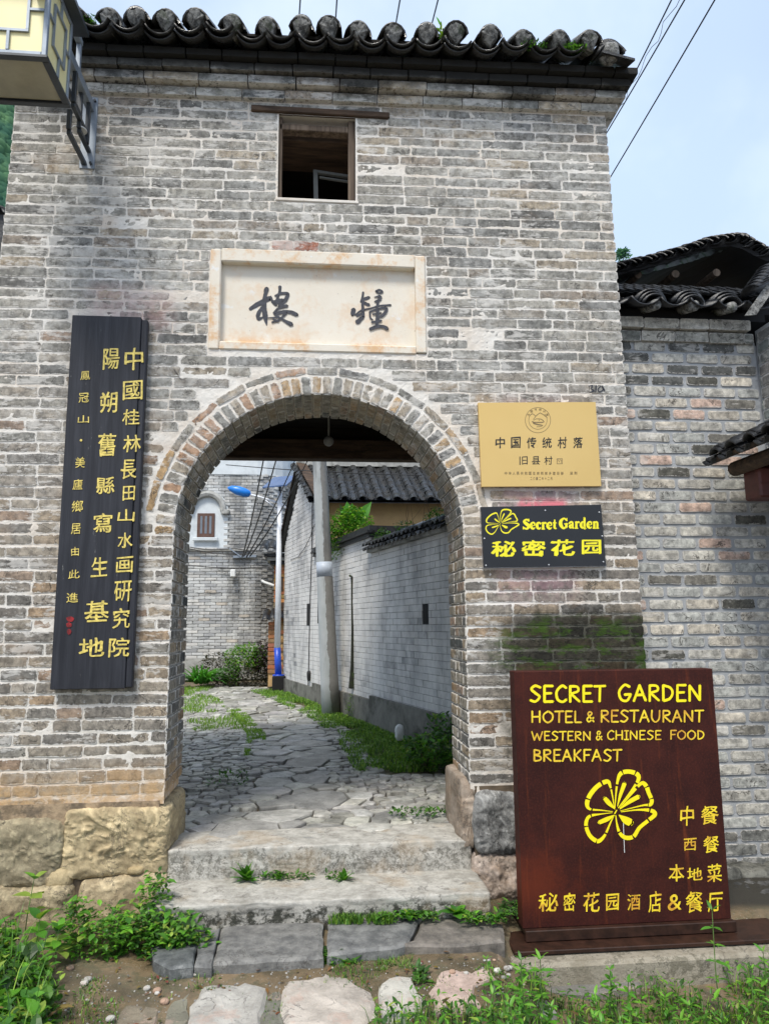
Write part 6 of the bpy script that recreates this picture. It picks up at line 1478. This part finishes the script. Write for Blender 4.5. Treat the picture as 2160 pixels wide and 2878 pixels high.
for k, (x0_, y0_, x1_, y1_) in enumerate(((40, 592, 330, 604), (40, 600, 400, 640), (40, 700, 540, 712), (330, 604, 660, 622), (400, 645, 660, 602))):
    a, b = W(*w7(x0_, y0_), BYY - .1), W(*w7(x1_, y1_), BYY - .12); mb = MB(); mb.tube([a.lerp(b, i / 8) - Vector((0, 0, .06 * math.sin(math.pi * i / 8))) for i in range(9)], .014, 5); mb.obj('wall_wire', BLK, BB)
mb = MB(); mb.hexa(JP + Vector((-.35, .12, -.08)), (.62, 0, .02), (0, .1, 0), (0, 0, .06)); mb.hexa(JP + Vector((-.45, .1, .16)), (.35, 0, -.25), (0, .05, 0), (0, 0, .035)); mb.obj('cable_bracket', STEEL, BB)
CM_ = thing('security_camera', tuple(W(*w7(322, 752), BYY - .1)), 'small white security camera mounted on the rounded brick building', 'camera'); p = WL[CM_.name]
mb = MB(); mb.bbox(p.x - .06, p.x + .08, BYY - .3, BYY - .1, p.z - .10, p.z + .10, .02); mb.obj('body', HAIR, CM_)
mb = MB(); mb.tube([(p.x, BYY - .1, p.z + .06), (p.x, BYY - .0, p.z + .1)], .02, 6); mb.obj('mount', HAIR, CM_)
mb = MB(); mb.tube([W(*w7(480, 788), 15.1), W(*w7(505, 803), 14.9), W(*w7(562, 822), 14.8)], .035, 8); mb.obj('white_spout_pipe', HAIR, label='short white pipe jutting from the rounded corner of the brick building', cat='pipe')
# cables crossing the view through the arch
GCA = 'cables seen through the arch'
for (a, b, lb_) in (((374, 655), (545, -170), 'left cable of the fan rising from the wall bracket through the arch'), ((385, 650), (648, -190), 'second cable of the fan rising from the wall bracket'), ((400, 655), (800, -190), 'cable crossing behind the white lamp post toward the upper right'), ((420, 650), (830, -60), 'lowest fanned cable passing behind the lamp post and in front of the gable')):
    p = W(*w7(*a), BYY - .25); q = W(500 + b[0] / 2.075, 1250 + b[1] / 2.075, 3.4 if b[0] < 700 else 7.6); mb = MB(); d = q - p
    mb.tube([p + d * (i / 14) - Vector((0, 0, .35 * 4 * (i / 14) * (1 - i / 14) * .5)) for i in range(15)], [.020 - .012 * i / 14 for i in range(15)], 5); mb.obj('cable', BLK, label=lb_, cat='cable', group=GCA)
p, q = W(500 + 280 / 2.075, 1100 + 428 / 2.075, 9), W(500 + 1420 / 2.075, 1100 + 490 / 2.075, 6); mb = MB(); mb.tube([p.lerp(q, i / 10) - Vector((0, 0, .03 * math.sin(math.pi * i / 10))) for i in range(11)], .008, 5); mb.obj('cable', BLK, label='near level cable just below the lintel passing in front of the pole', cat='cable', group=GCA)
p, q = W(*w7(700, 500), 8.5), W(*w7(640, 610), 10.4)
mb = MB(); wb = A(1123, 2060, .22); mb.rock((wb.x, wb.y, .11), (.060, .05, .095), 4, 2.3, .012, 10, 8); mb.obj('plastic_bag', HAIR, smooth=True, label='small white plastic bag lying upright in grass by the alley wall', cat='plastic bag')

# far tree on a rock peak behind the roofs at the right
TP = W(1738, 735, 120)
mb = MB(); grid(mb, lin(TP.x - 70, TP.x + 50, 24), lin(90, 190, 20), lambda x, y: -2 + (TP.z + 1) * math.exp(-(((x - TP.x + 8) / 17) ** 2 + ((y - 132) / 22) ** 2)) + fbm(x * .1, y * .1) * 1.0)
mb.obj('hill_peak', HILLM, smooth=True, kind='structure')
TR = thing('distant_tree', (TP.x, 120, TP.z - 4), 'hazy green tree on the skyline between the tower and the tiled roof', 'tree')
mb = MB(); mb.tube([(TP.x, 120, TP.z - 6), (TP.x + .3, 120, TP.z - 2), (TP.x + .2, 120, TP.z + .5)], [.35, .25, .12], 7); mb.tube([(TP.x + .2, 120, TP.z - 2), (TP.x + 2, 120, TP.z)], [.15, .06], 5); mb.obj('trunk', DARKWOODV, TR)
mb = MB()
for c_, r_ in (((0, 0, .6), (2.6, 2, 1.8)), ((2.0, 0, -1), (2.0, 1.6, 1.4)), ((-2, .5, -.3), (2, 1.6, 1.8)), ((.6, -.5, 2.0), (1.3, 1.1, .9))):
    foliage(mb, 420, lambda: inball((TP.x + c_[0], 120 + c_[1], TP.z + c_[2] - .6), r_), (.35, .7), .6, [(.07, .17, .10), (.10, .22, .13), (.05, .13, .09)])
mb.obj('crown', LEAF, TR)

# ================================================================== PLANTS
def plant_stuff(name, n, fpos, L, w, tints, label, cat_, up=.5, **k):
    mb = MB(); foliage(mb, n, fpos, L, w, tints, up, **k); return mb.obj(name, LEAF, kind='stuff', label=label, cat=cat_)
def grass(mb, n, fpos, h, w=.004, tints=GR, lean=.5):
    for i in range(n):
        x, y, z = fpos(); a = U(0, 6.28); H_ = U(*h); l = U(.1, lean) * H_; t = rnd.choice(tints); k = U(.8, 1.3); t = tuple(q * k for q in t)
        dx_, dy_ = math.cos(a), math.sin(a); px_, py_ = -dy_ * w, dx_ * w
        mb.add([(x - px_, y - py_, z), (x + px_, y + py_, z), (x + dx_ * l * .4 + px_ * .8, y + dy_ * l * .4 + py_ * .8, z + H_ * .6), (x + dx_ * l * .4 - px_ * .8, y + dy_ * l * .4 - py_ * .8, z + H_ * .6), (x + dx_ * l, y + dy_ * l, z + H_ * U(.8, 1))], [(0, 1, 2, 3), (3, 2, 4)], t)
def strip_pos():
    while True:
        y = 2.4 + 9.4 * rnd.random() ** 1.3; lo, hi = lane_right(y) - .15, alx(y) - .06
        if y < 3: hi = 1.5
        x = lo + (hi - lo) * (1 - rnd.random() ** 1.3 * .98)
        if fbm(x * 2.2, y * 1.4, 4) > -.16 - .35 * (x - lo) / max(hi - lo, .1): return (x, y, ground_z(x, y) + .01)
YG = [(.13, .26, .03), (.17, .32, .035), (.10, .20, .02), (.22, .34, .05)]
mb = MB(); grass(mb, 17000, strip_pos, (.02, .09), .0045, YG + YG + GR, .9)
foliage(mb, 7500, lambda: Vector(strip_pos()) + Vector((0, 0, U(0, .05))), (.02, .045), .5, YG)
mb.obj('grass_strip', LEAF, kind='stuff', label='strip of low grass and clover between the stone path and the alley wall', cat='grass')
def left_pos():
    while True:
        y = U(5.5, 13); x = lane(y) - U(.5, 2.2)
        if fbm(x * 1.1, y * .8, 7) > .02 + (.12 if y < 9 else -.12): return (x, y, ground_z(x, y) + .03)
mb = MB(); grass(mb, 6500, left_pos, (.02, .07), .005, YG)
def gap_pos():
    while True:
        y = U(2.2, 8.5); x = lane(y) - .50 + U(-.12, .12)
        if y > 3.2 and fbm(x, y * 1.2, 12) > -.15: return (x, y, ground_z(x, y) + .03)
grass(mb, 2200, gap_pos, (.015, .05), .004, YG); mb.obj('grass_patches', LEAF, kind='stuff', label='grass patches growing between cobbles on the left half of the path', cat='grass')
def bush(name, blobs, L, w, tints, label, cat_='shrub', n=None, stems=True):
    c = Vector(blobs[0][0]); T = thing(name, (c.x, c.y, 0), label, cat_); mb = MB()
    for b in blobs: foliage(mb, b[2], lambda: inball(b[0], b[1]), L, w, tints)
    mb.obj('foliage', LEAF, T)
    for b in blobs:
        for k in range(3): mb = MB(); mb.tube([(b[0][0] + U(-.05, .05), b[0][1], max(0, b[0][2] - b[1][2] * 1.3)), (b[0][0] + U(-.5, .5) * b[1][0], b[0][1], b[0][2] + U(0, .6) * b[1][2])], [.012, .005], 5); mb.obj('stem', DARKWOODV, T)
def c7(x, y, Y, r): p = W(*w7(x, y), Y); return ((p.x, Y, p.z), r)
bush('green_shrub', [c7(405, 1245, 13.6, (.62, .4, .36)) + (2200,), c7(455, 1280, 13.5, (.25, .3, .3)) + (500,)], (.05, .10), .5, BRT, 'bright green rounded shrub before the rounded brick building')
bush('small_green_shrub', [c7(310, 1340, 13.1, (.26, .2, .38)) + (700,)], (.05, .09), .45, GR + BRT, 'upright mid green shrub left of the bright rounded one')
bush('dark_shrub', [c7(230, 1330, 13.5, (.6, .4, .5)) + (1800,), c7(400, 1375, 13.3, (.75, .3, .32)) + (1600,)], (.05, .10), .5, [(.05, .05, .035), (.07, .065, .045), (.03, .04, .025), (.10, .09, .06)], 'dull brownish shrub mass under the green shrub')
bush('purple_shrub', [c7(520, 1260, 13.4, (.38, .3, .5)) + (1600,)], (.05, .11), .45, [(.035, .018, .028), (.05, .022, .035), (.02, .02, .02)], 'dark purple leaved shrub beside the lamp post')
T = thing('strap_leaf_plant', (-3.0, 12.9, 0), 'green plant with arching strap leaves at the left end of the path', 'plant'); mb = MB(); p = W(*w7(138, 1400), 12.8)
for k in range(150):
    a = U(0, 6.28); d = Vector((math.cos(a), math.sin(a) * .6, U(.5, 1.6))).normalized(); mb.leaf(Vector((p.x, 12.8, .05)) + Vector((U(-.15, .15), U(-.1, .1), 0)), d, (0, 0, 1), U(.45, .80), .05, tuple(q * U(.8, 1.3) for q in (.07, .24, .03)), .2, .55, 3)
mb.obj('foliage', LEAF, T)
# courtyard greens above the wall
bush('courtyard_bush', [((W(985, 1500, 7.3).x, 7.3, 2.95), (.42, .4, .45), 2600), ((W(960, 1530, 7.6).x, 7.6, 2.8), (.3, .3, .4), 900)], (.04, .09), .55, BRT, 'bright green leafy bush showing above the courtyard wall beside the pole')
BN = thing('banana_plant', (W(1000, 1450, 7.4).x, 7.4, 0), 'banana plant with broad upright leaves behind the courtyard wall', 'banana plant')
zb_ = lambda x, y: (500 + x / 2.075, 1100 + y / 2.075)
for (x0_, y0_, x1_, y1_, w__, tn) in ((1000, 760, 985, 642, .26, (.10, .30, .05)), (1040, 770, 1128, 640, .24, (.10, .28, .05)), (975, 760, 945, 655, .12, (.05, .09, .03)), (1020, 775, 1015, 650, .22, (.08, .25, .04)), (990, 770, 1060, 690, .2, (.09, .26, .04))):
    a, b = W(*zb_(x0_, y0_), 7.35), W(*zb_(x1_, y1_), 7.25); a = a - (b - a) * .35; mb = MB(); d = b - a; mb.leaf(a, d, (0, -1, .2), d.length, w__, tn, .3, .06, 5 if False else 3); mb.obj('leaf', LEAF, BN)
mb = MB(); mb.tube([(WL[BN.name].x, 7.4, 0), (WL[BN.name].x + .05, 7.35, 2.7)], [.10, .06], 8); mb.obj('stem', STEM, BN)
# ferns and dry stalks on the coping
for (yy, lb_, tn, n_) in ((3.35, 'fern clump growing on the near alley wall coping by the arch', GR, 260), (4.4, 'small green clump on the middle of the tiled coping', DKG + GR, 200), (5.2, 'low fern at the far end of the tiled coping', GR, 160)):
    T = thing('coping_fern', tuple(ap(yy, 2.55)), lb_, 'fern', 'ferns growing on the wall coping'); mb = MB(); c_ = ap(yy, 2.64, .0); foliage(mb, n_, lambda: inball(c_, (.14, .2, .11)), (.03, .07), .35, tn); mb.obj('foliage', LEAF, T)
T = thing('dry_stalks', tuple(ap(3.6, 2.55)), 'thin dry reddish stalks standing on the tiled coping against the ochre wall', 'stalks')
for k in range(8): mb = MB(); a = ap(3.5 + k * .14, 2.55, -.05); mb.tube([a, a + Vector((U(-.06, .06), U(-.1, .1), U(.15, .32))), a + Vector((U(-.1, .1), U(-.1, .1), U(.35, .45)))], [.004, .003, .001], 4); mb.obj('stalk', DARKWOODV, T)
mb = MB(); foliage(mb, 250, lambda: ap(U(8.9, 9.4), U(2.55, 2.75), .1), (.03, .06), .5, DKG); mb = None
# leafy clump inside the arch on the right
bush('leafy_clump', [((1.12, 2.45, .15), (.26, .35, .17), 900), ((1.32, 2.8, .24), (.18, .25, .24), 500)], (.04, .10), .42, GR + BRT, 'lush green leafy clump at the foot of the right wall inside the arch', 'plant')
mb = MB(); foliage(mb, 260, lambda: Vector((U(.55, 1.0), U(.55, .72), U(0, .04))), (.02, .05), .5, GR); foliage(mb, 160, lambda: Vector((-.85 + U(-.1, .25), U(1.7, 2.3), U(0, .08))), (.02, .06), .45, GR); mb.obj('threshold_weeds', LEAF, kind='stuff', label='tiny weeds between the paving just inside the arch', cat='weeds')

# leaf objects that can be picked apart: four shared leaf meshes per style
def leaf_mesh(nm, L, w, tint, fold=.22, droop=.22):
    mb = MB(); mb.leaf((0, 0, 0), (0, 1, 0), (0, 0, 1), L, w, tint, fold, droop, 3)
    m = bpy.data.meshes.new(nm); m.from_pydata([tuple(v) for v in mb.v], [], mb.f); at = m.attributes.new('tint', 'FLOAT_COLOR', 'POINT'); at.data.foreach_set('color', np.array([(q[0], q[1], q[2], 1.0) for q in mb.t], dtype=np.float32).ravel())
    m.polygons.foreach_set('use_smooth', [True] * len(m.polygons)); m.materials.append(LEAF); return m
BROAD = [leaf_mesh('broad_leaf', 1, .62, t) for t in ((.07, .22, .02), (.11, .30, .025), (.045, .15, .02), (.14, .35, .03), (.22, .32, .05))]
LANCE = [leaf_mesh('narrow_leaf', 1, .30, t) for t in ((.08, .25, .03), (.12, .31, .03), (.06, .19, .02), (.16, .36, .04))]
def put_leaf(T, p, d, size, meshes, roll=0.0):
    d = Vector(d).normalized(); up = Vector((0, 0, 1)); x = d.cross(up)
    if x.length < 1e-3: x = Vector((1, 0, 0))
    x.normalize(); z_ = x.cross(d); R = Matrix((x, d, z_)).transposed().to_4x4()
    o = bpy.data.objects.new('leaf', rnd.choice(meshes)); COL.objects.link(o); o.parent = T
    o.matrix_local = Matrix.Translation(Vector(p) - WL[T.name]) @ R @ Matrix.Rotation(roll, 4, 'Y') @ Matrix.Scale(size, 4); return o
def weed(x, y, h, tiers, per, size, meshes, label, cat_='weed', group=None, lean=(0, 0), zb=None, name='leafy_weed'):
    z = ground_z(x, y) if zb is None else zb
    T = thing(name, (x, y, z), label, cat_, group); mb = MB(); tp = Vector((x + lean[0], y + lean[1], z + h))
    b = Vector((x, y, z - .02)); mb.tube([b, b.lerp(tp, .5) + Vector((U(-.01, .01), U(-.01, .01), 0)), tp], [.0035, .003, .002], 5); mb.obj('stem', STEM, T)
    for k in range(tiers):
        f = .25 + .75 * (k + 1) / tiers; c = b.lerp(tp, f); a0 = U(0, 6.28)
        for j in range(per):
            a = a0 + 6.283 * j / per + U(-.3, .3); e = U(.0, .5) + .5 * (f > .9)
            put_leaf(T, c, (math.cos(a) * math.cos(e), math.sin(a) * math.cos(e), math.sin(e)), size * U(.5, 1.25) * (1.1 - .45 * f), meshes, U(-.4, .4))
    return T
# rosettes and tufts on the steps
def rosette(x, y, z, n, s, label, meshes=BROAD):
    T = thing('rosette_plant', (x, y, z), label, 'plant')
    for k in range(n):
        a = k * 2.4; e = .15 + 1.0 * k / n; put_leaf(T, (x, y, z + .01), (math.cos(a) * math.cos(e), math.sin(a) * math.cos(e), math.sin(e)), s * (1.1 - .5 * k / n), meshes, U(-.3, .3))
zs = -.30
for (px, py, s, n, lb_, ms) in ((Z6(1125, 480) + (.075, 16, 'round leaved bright green rosette on the lower slab right of centre', BROAD)), (Z6(1340, 470) + (.10, 15, 'large pale green rosette at the right end of the steps', BROAD)), (Z6(1205, 470) + (.05, 14, 'small rosette squeezed between the two larger ones', BROAD))):
    p = G(px, py, zs); rosette(p.x, p.y, zs, n, s, lb_, ms)
for (px, py, lb_, s, n) in (Z6(405, 305) + ('spiky green tuft in the joint at the foot of the top riser', .13, 30), Z6(838, 305) + ('small upright tuft at the foot of the top riser right of centre', .09, 22), Z6(545, 300) + ('low leafy tuft beside the spiky one on the middle step', .065, 18)):
    p = G(px, py, -.186); T = thing('step_tuft', (p.x, p.y - .01, -.186), lb_, 'plant')
    for k in range(n): a = U(0, 6.28); e = U(.4, 1.5); put_leaf(T, (p.x + U(-.01, .01), p.y - .02, -.19), (math.cos(a) * math.cos(e), -abs(math.sin(a)) * math.cos(e), math.sin(e)), s * U(.6, 1.1), LANCE)
# continuous small weeds along joints
def pxz(f, x0, x1, y0, y1, z):
    def g():
        p = G(*f(U(x0, x1), U(y0, y1)), z); return Vector((p.x, p.y, z + U(0, .03)))
    return g
def ragged(f, x0, x1, y0, y1, z):
    def g():
        while True:
            px, py = U(x0, x1), U(y0, y1); p = G(*f(px, py), z)
            if fbm(p.x * 9, p.y * 9, 3) > -.12 + .5 * (abs(py - (y0 + y1) / 2) / (y1 - y0)) - .1: return (p.x, p.y, z - .01)
    return g
mb = MB(); foliage(mb, 170, pxz(Z6, 455, 700, 296, 312, -.186), (.015, .04), .5, GR); foliage(mb, 60, pxz(Z6, 760, 850, 296, 310, -.186), (.015, .04), .5, GR)
grass(mb, 1300, ragged(Z6, 740, 1060, 466, 502, -.30), (.015, .07), .0022, GR + YG, 1.0); foliage(mb, 500, pxz(Z6, 1000, 1265, 450, 495, -.30), (.02, .045), .5, GR + BRT)
foliage(mb, 300, pxz(Z6, 1390, 1560, 480, 510, -.30), (.02, .05), .5, GR + BRT); foliage(mb, 300, pxz(Z6, 1540, 1650, 430, 480, -.31), (.02, .045), .5, DKG + GR)
grass(mb, 2300, ragged(Z6, 745, 1150, 640, 730, -.392), (.012, .06), .0024, GR + YG, 1.0); foliage(mb, 500, pxz(Z6, 745, 900, 655, 700, -.385), (.03, .06), .4, BRT + GR)
foliage(mb, 120, pxz(Z6, 1150, 1210, 730, 790, -.39), (.02, .05), .4, GR); mb.obj('joint_weeds', LEAF, kind='stuff', label='small weeds and grass filling the joints of the stone steps', cat='weeds')
# bushy herb left of the steps
mb = MB(); T = thing('creeping_herb', (-1.1, -.5, -.38), 'dense bright green herb sprawling against the left foundation stones and steps', 'herb')
for (x, y, z, rx, ry, rz, n) in ((-.80, -.52, -.29, .14, .16, .10, 700), (-.93, -.34, -.17, .09, .12, .13, 420), (-1.15, -.55, -.30, .18, .18, .15, 850), (-1.32, -.50, -.25, .09, .12, .15, 380), (-.68, -.62, -.30, .12, .1, .08, 350), (-1.0, -.58, -.27, .14, .14, .12, 600), (-.78, -.66, -.32, .14, .08, .07, 350)):
    foliage(mb, int(n * .75), lambda: inball((x, y, z), (rx * 1.15, ry * 1.15, rz * (.8 + .5 * rnd.random()))), (.022, .06), .55, BRT + GR, droop=.5)
mb.obj('foliage', LEAF, T)
for k in range(26):
    x, y = U(-1.35, -.65), U(-.75, -.55); put_leaf(T, (x, y, -.30 + U(0, .16)), (U(-1, 1), -1, U(-.2, .8)), U(.04, .065), BROAD)
# corner weeds on the left: hanging leaves on the foundation joint
for k, (x, y) in enumerate([Z5(300, 1010), Z5(345, 960), Z5(360, 1030), Z5(330, 1080)]): pass
weed(-1.62, -.42, .34, 3, 3, .14, BROAD, 'thin weed with large drooping leaves before the joint of the left foundation stones', zb=-.36, lean=(.03, .02))
LB = [(-1.98, -.55, .22), (-1.85, -.75, .20), (-1.70, -.85, .16), (-1.55, -.72, .22), (-1.42, -.80, .18), (-1.90, -1.0, .18), (-1.76, -1.1, .18), (-1.62, -1.15, .16), (-1.50, -1.25, .16), (-1.38, -1.32, .15), (-1.85, -1.3, .16), (-1.7, -1.38, .16), (-1.55, -1.45, .15), (-2.1, -.8, .2), (-1.27, -1.42, .12)]
for k, (x, y, h) in enumerate(LB): weed(x + .10, y, h, 3, 5, .12, BROAD, 'broad leaved weed in the dense bed at the lower left corner', group='broad leaved weeds at the lower left', lean=(U(-.04, .04), U(-.04, .04)))
def lbed():
    while True:
        x, y = U(-2.5, -1.15), U(-1.6, -.45)
        if x + .75 * (y + 1.0) < -1.30 + .14 * fbm(x * 4, y * 4, 3): return Vector((x, y, ground_z(x, y) + U(.0, .15)))
plant_stuff('left_weed_bed', 5200, lbed, (.03, .075), .6, BRT + GR, 'dense bed of bright small leaved weeds covering the lower left corner', 'weeds')
mb = MB(); grass(mb, 900, lambda: tuple(lbed()), (.06, .18), .003, GR + YG, .9); foliage(mb, 160, lambda: Vector(lbed()), (.03, .06), .5, [(.16, .11, .04), (.20, .15, .05), (.09, .06, .03)]); mb.obj('left_bed_grass', LEAF, kind='stuff', label='longer grass blades and withered leaves in the lower left weeds', cat='grass')
mb = MB()
for k in range(260):
    x, y = (U(-1.6, 1.2), U(-1.5, -.86)) if k % 3 else (U(-2, 3), U(-1.6, -.5)); z = ground_z(x, y) + .012; a = U(0, 6.28); mb.leaf((x, y, z), (math.cos(a), math.sin(a), U(-.1, .2)), (0, 0, 1), U(.015, .045), U(.008, .02), tuple(q * U(.5, 1.3) for q in (.17, .11, .05)), .2, .2)
mb.obj('leaf_litter', LEAF, kind='stuff', label='withered brown leaf litter scattered over the mud', cat='leaf litter')
# right hand bed
def rbed():
    while True:
        x, y = U(.25, 3.2), U(-2.3, -.86); lim = -1.10 if x > 1.25 else -1.32
        if y < lim + .10 * fbm(x * 5, y * 5, 9) + .02 * (x - .8) or (x > 1.1 and fbm(x * 4, y * 4, 2) > .0): return (x, y, ground_z(x, y))
mb = MB(); grass(mb, 5200, rbed, (.04, .14), .0028, GR + YG, .8)
foliage(mb, 260, lambda: Vector(rbed()) + Vector((0, 0, U(0, .06))), (.03, .06), .4, [(.20, .15, .06), (.14, .09, .04)])
foliage(mb, 8200, lambda: Vector(rbed()) + Vector((0, 0, U(0, .13))), (.022, .055), .38, BRT + GR); mb.obj('right_weed_bed', LEAF, kind='stuff', label='tangled bed of narrow leaved weeds and grass across the lower right corner', cat='weeds')
RB_ = []
for k in range(26):
    x, y = U(.75, 2.4), U(-1.75, -1.0); RB_.append((x, y))
for k, (x, y) in enumerate(RB_): weed(x, y, U(.12, .24), 4, 4, .075, LANCE, 'narrow leaved weed in the tangled bed below the rusty sign', group='narrow leaved weeds at the lower right', lean=(U(-.05, .05), U(-.05, .05)))
p = W(2010, 2700, -1.15); weed(p.x, -1.15, W(2000, 2560, -1.15).z - ground_z(p.x, -1.15), 5, 4, .085, LANCE, 'tall weed with bluish buds standing up in front of the rusty sign foot', name='tall_weed')
p = W(1518, 2720, -1.2); weed(p.x, -1.2, .26, 4, 5, .09, LANCE, 'leafy weed touching the left corner of the sign ledge', name='tall_weed')
p = W(2140, 2640, -1.0); weed(p.x, -1.0, .24, 4, 4, .08, LANCE, 'weed at the right edge of the picture beside the ledge', name='tall_weed')
def mudpos():
    while True:
        x, y = U(-1.3, 1.2), U(-1.5, -.88)
        if fbm(x * 3, y * 3, 21) > .12: return (x, y, ground_z(x, y) - .002)
mb = MB(); grass(mb, 1800, mudpos, (.008, .035), .002, YG + GR, 1.0); foliage(mb, 420, lambda: Vector(mudpos()) + Vector((0, 0, .006)), (.010, .022), .5, GR); mb.obj('sprouting_grass', LEAF, kind='stuff', label='sparse short grass sprouting from the wet mud between the stepping stones', cat='grass')
mb = MB()
for k in range(900):
    x, y = U(-1.7, 1.3), U(-1.6, -.86); r = U(.002, .007); mb.rock((x, y, ground_z(x, y) + r * .3), (r, r, r * .7), k, 2.5, r * .2, 20, 2, tint=(U(.3, 1.1),) * 3)
mb.obj('grit', FSTONE, kind='stuff', label='loose grit scattered on the wet mud', cat='grit')
# growth on the tower roof
for (px, Y, s, lb_, tn) in ((1240, -.25, .14, 'fresh green sprig sprouting between the roof tiles', BRT), (1500, -.28, .08, 'mossy tuft among the tiles near the right corner', DKG + GR), (1612, -.28, .09, 'dark fern tuft beside the corner tiles', GR), (240, -.25, .07, 'small moss clump on the leftmost tiles', GR)):
    p = W(px, 130, Y); zz = 5.66; T = thing('roof_sprig', (p.x, Y, zz), lb_, 'plant'); mb = MB()
    if s > .1:
        mb.tube([(p.x, Y, zz), (p.x + .01, Y, zz + .14)], [.003, .002], 4)
        for k in range(26): a = U(0, 6.28); mb.leaf((p.x, Y, zz + .02 + .12 * k / 26), (math.cos(a), math.sin(a), 1.1), (0, 0, 1), U(.05, .09), .016, tuple(q * U(.8, 1.3) for q in (.12, .30, .04)), .2, .4)
    else: foliage(mb, 220, lambda: inball((p.x, Y, zz), (.10, .04, .03)), (.012, .03), .4, tn)
    mb.obj('foliage', LEAF, T)
